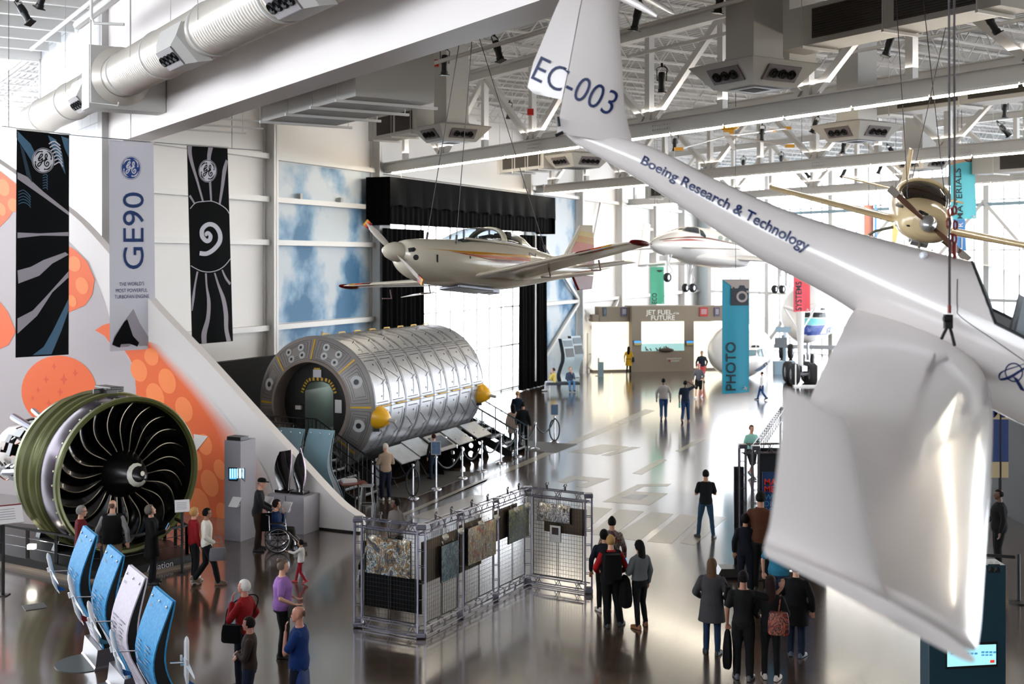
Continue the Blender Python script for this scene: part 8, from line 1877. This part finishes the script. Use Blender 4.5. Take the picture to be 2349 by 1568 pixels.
q = person('blond person with red sleeves, black vest and black trousers by the picture stand', 1401, 1228, 1437, face=-4, skin=PINK, hair=('short', (.60, .46, .28)), top=('long', (.58, .06, .08)), vest=(.02, .022, .03), pants=('long', (.02, .02, .025)), legs='shift', fat=1.12, arms=('bag', 'bag'))
b_ = q['root'].location - q['fwd'] * .25 + UP * 1.22; bagobj('backpack', 'black backpack worn over the red sleeved person', b_, .34, .46, .18, q['right'], BLACKC, [b_ + UP * .2 - q['right'] * .1, q['sh'][1] + UP * .07, q['sh'][1] + q['fwd'] * .12 - UP * .1])
q = person('long black haired person in a grey sweater holding a phone', 1467, 1240, 1440, face=-32, skin=TAN_, hair=('long', (.03, .027, .03)), top=('crop', (.34, .35, .36)), pants=('slim', (.025, .025, .028)), shoes=(.48, .30, .17), arms=('down', 'phone'), legs='shift')
phone('phone held up by the person in the grey sweater', q['hand'][1] + UP * .06, q['fwd']); slung('carried_jacket', 'black jacket over the arm of the person in the grey sweater', q['root'].location + UP * 1.02 - q['right'] * .26 + q['fwd'] * .12, .30, .62, BLACKC, q['fwd'])
q = person('shoulder length haired person in a grey coat and jeans', 1633, 1282, 1500, face=14, skin=PINK, hair=('long', (.34, .25, .18)), top=('coat', (.23, .22, .23)), pants=('slim', (.10, .17, .26)), arms=('bag', 'bag'), fat=1.12)
b_ = q['root'].location + q['right'] * .30 + UP * 1.08; bagobj('shoulder_bag', 'black shoulder bag on the person in the grey coat', b_, .32, .34, .14, q['fwd'], BLACKC, [b_ + UP * .14 - q['fwd'] * .08, q['sh'][0] + UP * .06, b_ + UP * .14 + q['fwd'] * .08])
q = person('person in a dark T-shirt with an arm round a companion, carrying a coat', 1705, 1310, 1558, face=14, skin=(.62, .43, .34), hair=('short', (.06, .05, .04)), top=('tee', (.05, .05, .045)), pants=('long', (.03, .03, .035)), shoes=(.30, .30, .32), arms=('around', 'down'))
slung('carried_coat', 'black coat hanging from the hand of the person in the dark T-shirt', q['hand'][1] - UP * .02, .30, .66, BLACKC, q['fwd'])
q = person('long brown haired person with a red flowered backpack', 1768, 1322, 1558, face=16, skin=PINK, hair=('long', (.14, .09, .07)), top=('long', (.03, .03, .032)), pants=('slim', DK), shoes=(.75, .70, .66), arms=('bag', 'bag'))
b_ = q['root'].location - q['fwd'] * .22 + UP * 1.02 + q['right'] * .14; bagobj('backpack', 'black backpack with red flowers on the long brown haired person', b_, .34, .36, .15, q['right'], artmat('flower_bag', 9, [(.05, .03, .03), (.60, .16, .10), (.05, .03, .03), (.72, .36, .26), (.05, .04, .04), (.5, .12, .1)]), [b_ + UP * .16, q['sh'][0] + UP * .06])
person('person in a dark jacket and jeans under the wing tip', 1826, 1290, 1505, face=24, skin=PINK, hair=('short', DH), top=('coat', (.03, .03, .035)), pants=('long', (.10, .14, .21)), shoes=(.30, .33, .38), fat=1.15)
person('person in a turquoise T-shirt half hidden by the wing tip', 1786, 1214, H=1.75, face=25, skin=PINK, hair=('short', DH), top=('tee', (.16, .42, .52)), pants=('long', (.14, .19, .26)), fat=1.2)
person('person in a brown sweater and black trousers at the truss booth', 1745, 1128, 1357, face=18, skin=TAN_, hair=('short', DH), top=('long', (.28, .15, .08)), pants=('long', DK), arms=('phone', 'phone'))
person('dark haired person in a navy jacket at the truss booth', 1710, 1180, H=1.62, face=12, skin=TAN_, hair=('bob', DH), top=('long', (.03, .05, .09)), pants=('long', (.05, .07, .11)), arms=('crossed', 'down'))
person('person in a pale turquoise shirt and shorts beyond the truss booth', 1724, 975, 1096, face=160, skin=PINK, hair=('short', (.3, .22, .16)), top=('tee', (.55, .78, .74)), pants=('short', (.08, .09, .10)), shoes=(.3, .4, .45), legs='stride')
person('person in dark clothes standing beside the cream and blue sign at far right', 2292, 1123, H=1.8, face=-80, skin=BRN, hair=('crop', DH), top=('long', (.03, .035, .045)), pants=('long', (.03, .03, .035)), arms=('bag', 'down'), fat=1.25)
# ================================================================== ducts, diffusers, spotlights under the roof
DUCT = mat('duct_cream', (.78, .75, .71), .35, .25); DUCTG = mat('duct_grey', (.72, .71, .69), .5, var=.04, vs=1); DRUM = mat('diffuser_plate', (.45, .42, .43), .5); GRL = mat('grille_brown', (.16, .14, .12), .7)
def drums(par, c, right, up, n, s, m=DRUM, pw=None, ph=None):
    """plate with n round black nozzles; c = plate centre, s = nozzle radius"""
    right, up = V(right).normalized(), V(up).normalized(); nn = right.cross(up); Mx = Matrix((right, up, nn)).transposed()
    mb = MB(); mb.box(c, (pw or s * 2.6 * n, ph or s * 3.2, .03), Mx); o = mb.build('nozzle_plate', m, par)
    for i in range(n):
        q = V(c) + right * (s * 2.5 * (i - (n - 1) / 2)) + nn * .016; M = Matrix.Translation(q) @ Mx.to_4x4()
        mb = MB(); mb.lathe([(s * 1.05, 0), (s * 1.05, .03), (s * .95, .05), (s * .8, .02), (s * .5, -.005), (.01, .0)], 18, M); mb.lathe([(s * .45, .01), (s * .45, .05), (s * .3, .03), (.005, .03)], 14, M); mb.build('nozzle', BLACK, o, smooth=True, sharp=40)
# round spiral duct at upper left
sd = thing('spiral_duct', 'big round ribbed duct running along the bulkhead at upper left', 'duct', tj(25, 7.6, 11.8)); DJ, DZ, DR = 7.75, 11.75, .54
mb = MB(); pr = []; t = 7.0
while t < 42.5:
    pr += [(DR, t), (DR, t + .10), (DR + .012, t + .115), (DR + .012, t + .125), (DR, t + .14)]; t += .14
Md = Matrix.Translation(tj(0, DJ, DZ)) @ basis(T).to_4x4(); mb.lathe(pr, 36, Md); mb.build('duct_tube', DUCT, sd, smooth=True, sharp=60)
for t in (11.2, 15.4, 19.7, 23.6, 27.2, 30.3, 33.6, 36.6, 40.5): mb = MB(); mb.lathe([(DR + .005, t - .05), (DR + .035, t - .03), (DR + .035, t + .03), (DR + .005, t + .05)], 36, Md); mb.build('duct_band', DUCTG, sd, smooth=True)
def drum_head(t):
    ax = (-J * .75 - UP * .66).normalized(); c0 = tj(t, DJ, DZ); up_ = T.cross(ax); up_ = up_ if up_.z > 0 else -up_
    mb = MB(); mb.loft([[c0 + ax * r + T * (x * w) + up_ * (y * h) for x, y in ((-1, -1), (1, -1), (1, 1), (-1, 1))] for r, w, h in ((.35, .75, .50), (.62, .72, .34), (.78, .52, .24))]); o = mb.build('nozzle_box', DUCTG, sd)
    nn = ax; rt = (-T); u2 = nn.cross(rt); drums(o, c0 + ax * .80, rt, u2, 4, .105, DRUM, 1.02, .44)
for t in (18.3, 24.6, 33.2): drum_head(t)
mb = MB(); mb.prism([tj(31, DJ - .8, DZ - .85), tj(31, 8.9, DZ - .85), tj(31, 8.9, DZ + .75), tj(31, DJ - .8, DZ + .75)], T * .8); mb.build('plenum_box', DUCTG, sd)
mb = MB(); mb.lathe([(DR + .22, 30.99), (DR + .14, 30.92), (DR + .02, 30.8)], 36, Md); mb.build('duct_collar', DUCT, sd, smooth=True)
mb = MB()
for t in (13.3, 18, 22.9, 28, 35): mb.tube([tj(t, DJ - .55, DZ), tj(t, DJ - .55, ZC)], .008, 4); mb.tube([tj(t, DJ + .4, DZ + .35), tj(t, DJ + .4, ZC)], .008, 4)
mb.build('hanger_wire', GREYST, sd)
def pipe(label, a, b_, r, m=STEEL, extra=None, name='service_pipe'):
    t = thing(name, label, 'pipe', a); mb = MB(); mb.tube([a, b_] + (extra or []), r, 8); mb.build('pipe_run', m, t, smooth=True); return t
def along(px, py, d, L): a = P(px, py, d); return a, a - T * L
pipe('thick white pipe at upper left, end nearest the tall window', *along(178, 58, 33, 9), .13)
pipe('thin white pipe rising along the block wall at upper left', *along(72, 113, 36, 14), .06)
pipe('thin bent white pipe hanging before the spiral duct', P(210, -20, 24), P(210, 40, 24), .03, STEEL, [P(216, 53, 24), P(285, 56, 24)])
pipe('thin hanging white rod with a hook below the duct box', P(208, -20, 25), P(208, 235, 25), .018, STEEL, [P(270, 242, 25), P(272, 234, 25)])
lp = pipe('long lighting pipe with four black spotlights above the stage curtain', *along(822, 196, 31.5, 10), .05, STEEL, None, 'lighting_pipe')
pipe('second lighting pipe high under the roof by the tail fin', *along(1080, 165, 33, 14), .05, STEEL, None, 'lighting_pipe')
pipe('lighting pipe carrying the spotlights at upper right', *along(1440, 130, 33, 16), .05, STEEL, None, 'lighting_pipe')
pipe('lighting pipe under the roof at far right', *along(1900, 130, 34, 16), .05, STEEL, None, 'lighting_pipe')
# rectangular ducts behind the bulkhead
rd = thing('square_duct', 'large square grey duct behind the bulkhead with trapeze hangers', 'duct', P(700, 230, 33)); a = tj(22.9, 10.6, 10.5)
mb = MB(); mb.prism([a, a + J * 1.9, a + J * 1.9 + UP * 1.5, a + UP * 1.5], T * 5.6); mb.build('duct_body', DUCTG, rd)
for q in (.6, 2.0, 3.5, 5.2): mb = MB(); p = a + T * q - UP * .04; mb.bar(p - J * .2, p + J * 2.3, .07, .06); mb.tube([p - J * .15, p - J * .15 + UP * 3], .012, 4); mb.tube([p + J * 2.2, p + J * 2.2 + UP * 3], .012, 4); mb.build('hanger', STEEL, rd)
sl = thing('slot_diffuser', 'long slotted air diffuser hanging above the middle engine banner', 'air diffuser', P(470, 280, 34)); a = P(400, 292, 35)
for w_, z, m in ((.55, .0, DUCTG), (.5, .16, GRL)): mb = MB(); mb.prism([a + UP * z, a + J * w_ + UP * z, a + J * w_ + UP * (z + .15), a + UP * (z + .15)], T * -3.4); mb.build('slot', m, sl)
mb = MB()
for q in (0, 1.5, 3.2): p = a - T * q; mb.bar(p - J * .1 - UP * .05, p + J * 2.2 - UP * .05, .05); mb.tube([p, p + UP * 3.5], .012, 4); mb.tube([p + J * 2.1, p + J * 2.1 + UP * 3.5], .012, 4)
mb.build('hanger', STEEL, sl)
# drop diffusers
def tower(label, px, py, d, n=3, light=False):
    c = P(px, py, d); z = c.z; t = thing('drop_diffuser', label, 'air diffuser', c, group='square drop diffusers'); c = V((c.x, c.y, 0))
    def sq(w, zz): return [c + J * (x * w) + T * (y * w) + UP * zz for x, y in ((-1, -1), (1, -1), (1, 1), (-1, 1))]
    mb = MB(); mb.loft([sq(.60, z), sq(.98, z + .48), sq(.96, z + .50), sq(.42, z + .62)]); mb.build('hood', DUCTG, t)
    mb = MB(); mb.loft([sq(.42, z + .55), sq(.42, ZTOP + .15)]); mb.build('trunk', DUCTG, t)
    mb = MB(); mb.loft([sq(.435, z + .62), sq(.435, z + .66)]); mb.loft([sq(.43, z + 2.2), sq(.43, z + 2.24)]); mb.build('flange', DUCTG, t)
    mb = MB(); mb.loft([sq(.42, z - .012), sq(.36, z - .02)]); mb.build('bottom_grille', mat('grille_pale', (.62, .62, .65), .4), t); mb = MB(); mb.loft([sq(.24, z - .022), sq(.2, z - .03)]); mb.build('grille_core', GRL, t)
    for dr in (J, T):
        for s in (-1, 1):
            n_ = (dr * s * .78 - UP * .62).normalized(); rt = UP.cross(n_).normalized() ; u2 = n_.cross(rt); mid = c + dr * (s * .80) + UP * (z + .24)
            drums(t, mid + n_ * .012, rt, u2, n, .10 if n == 3 else .085, DRUM, .92, .36)
tower('large square drop diffuser nearest us at upper right', 1730, 205, 25); tower('square drop diffuser above the stage curtain', 1035, 327, 39); tower('square drop diffuser at right between the two near trusses', 1965, 324, 36)
tower('square drop diffuser with four nozzles a side behind the tail boom', 1325, 386, 45, 4); tower('small far square drop diffuser above the yellow aeroplane', 2112, 390, 47.5)
def grille_duct(label, a, L, h=.85, w=.9, ng=2):
    t = thing('grille_duct', label, 'duct', a, group='ducts with brown grilles'); mb = MB(); mb.prism([a, a + J * w, a + J * w + UP * h, a + UP * h], -T * L); mb.build('duct_body', DUCTG, t)
    seg = L / (ng + .6)
    for i in range(ng):
        p = a - T * (.5 * seg + i * seg) - J * .012; mb = MB(); mb.prism([p + UP * .12, p - T * (seg * .86) + UP * .12, p - T * (seg * .86) + UP * (h - .1), p + UP * (h - .1)], J * -.01); o = mb.build('grille', GRL, t)
        mb = MB()
        for k in range(12): q = p - J * .014 + UP * (.14 + (h - .26) * k / 11); mb.bar(q, q - T * (seg * .86), .012)
        mb.build('grille_bars', mat('grille_bar', (.30, .27, .24), .6), o)
    mb = MB()
    for i in range(ng + 1): p = a - T * (.4 * seg + i * seg) - J * .1 - UP * .04; mb.bar(p, p + J * (w + .2), .06); mb.tube([p, p + UP * 3.2], .012, 4)
    mb.build('hanger', STEEL, t)
grille_duct('big grey duct with two brown grilles at top right', P(1780, 118, 26), 5.6); grille_duct('grey duct with two brown grilles left of the drop diffuser over the curtain', P(845, 323, 43.0), 3.8); grille_duct('cream duct with two brown grilles behind the hoist cable', P(1985, 268, 37), 6.5); grille_duct('bright duct with brown grilles beyond the first truss', P(1140, 398, 48), 3.4, .8, .9, 3); grille_duct('far duct with grilles at right edge', P(2230, 400, 50), 7); grille_duct('far small duct with grilles before the left mural wall', P(1480, 455, 70), 3)
rc_ = thing('riser_duct', 'tall square riser duct beside the near drop diffuser', 'duct', P(1810, 60, 26.5)); c = P(1810, 60, 26.8); mb = MB(); mb.box((c.x, c.y, 13.2), (.85, .85, 3.8), math.atan2(T.y, T.x)); mb.build('duct_body', DUCTG, rc_)
# black stage spotlights
sp0 = None
def spot(px, py, d, label, tilt=20, rz=0):
    global sp0
    if sp0 is None:
        sp0 = thing('stage_spotlight', None, 'spotlight', (0, 0, 0), group='black stage spotlights')
        mb = MB(); mb.lathe([(.02, .26), (.07, .25), (.085, .2), (.09, .05), (.075, .0), (.075, -.14), (.09, -.15), (.09, -.22), (.08, -.22), (.07, -.16), (.01, -.15)], 14, None); mb.build('lamp_body', BLACK, sp0, smooth=True, sharp=35)
        mb = MB(); mb.box((0, 0, -.23), (.2, .2, .02)); mb.tube([(-.1, 0, .06), (.1, 0, .06)], .015, 6); mb.build('gel_frame', BLACK, sp0)
        mb = MB(); mb.tube([(-.11, 0, .05), (-.12, 0, .34), (-.06, 0, .38), (.06, 0, .38), (.12, 0, .34), (.11, 0, .05)], .012, 5); mb.box((0, 0, .42), (.05, .05, .1)); mb.build('yoke', BLACK, sp0)
        mb = MB(); mb.tube(spline2d([(.0, .06, .25), (.1, .14, .22), (.16, .1, .32), (.05, .03, .42)], 5), .008, 5); mb.build('cord', BLACK, sp0); s = sp0
    else: s = dup(sp0)
    s.location = P(px, py, d); s.rotation_euler = (R(tilt), 0, rz); s['label'] = label; return s
for px, py, d, lb, tl, rz in ((58, 34, 26, 'black stage spotlight at the top left corner', 35, -1.9), (97, -4, 26, 'black stage spotlight cut by the top edge at far left', 30, 1), (1143, 118, 26.5, 'black stage spotlight on the near lighting pipe, nearest the tail fin', 18, -2.2), (1020, 150, 28.5, 'black stage spotlight on the near lighting pipe, second from the fin', 4, .4), (912, 182, 30.5, 'black stage spotlight on the near lighting pipe, third from the fin', 3, 2), (822, 206, 32, 'black stage spotlight on the near lighting pipe, beside the square duct', 10, -1), (1460, 45, 25, 'black stage spotlight right of the fin top', 15, .8), (1518, 190, 28, 'black stage spotlight hanging before the truss right of the fin', 2, 0), (1650, 5, 25, 'black stage spotlight cut by the top edge above the near diffuser', 10, 1), (2275, 55, 24, 'black stage spotlight at the top right corner', 30, -1.6), (2038, 107, 27, 'black stage spotlight under the big grille duct', 18, 1.6), (1836, 135, 33, 'black stage spotlight half behind the near diffuser', 25, 2), (1167, 258, 45, 'small black spotlight left of the fin', 15, .3), (1548, 332, 46, 'small black spotlight above the tail lettering', 12, 0), (1868, 290, 44, 'small black spotlight left of the middle diffuser', 30, .5), (1748, 310, 46, 'small black spotlight beside the yellow rotor craft', 5, 0), (1935, 338, 44, 'small black spotlight under the middle diffuser', 10, 2), (2305, 300, 42, 'small black spotlight near the right edge, lower one', 40, -1.5), (2305, 255, 42, 'small black spotlight near the right edge, upper one', 5, 0), (2048, 350, 46, 'small black spotlight between the middle and far diffusers', 40, -1.2), (1850, 398, 56, 'tiny black spotlight above the yellow wing, left one', 35, -1.5), (1934, 398, 56, 'tiny black spotlight above the yellow wing, right one', 30, 1.2), (2018, 388, 56, 'tiny black spotlight below the second truss', 25, 1), (1705, 378, 58, 'tiny black spotlight below the rotor craft', 5, 0), (1792, 368, 58, 'tiny black spotlight on the second truss', 4, 0)):
    spot(px, py, d, lb, tl, rz)
for px, py, d, lb in ((1203, 265, 52, 'small red box on a truss post left of the fin'), (999, 145, 37.9, 'red box on the trunk of the diffuser over the curtain')):
    mb = MB(); mb.box(tj(34.4, 22.6, 12.2) if d > 50 else P(px, py, d), (.22, .16, .22)); tag(mb.build('alarm_box', mat('alarm_red', (.70, .12, .10), .4)), lb, 'alarm')
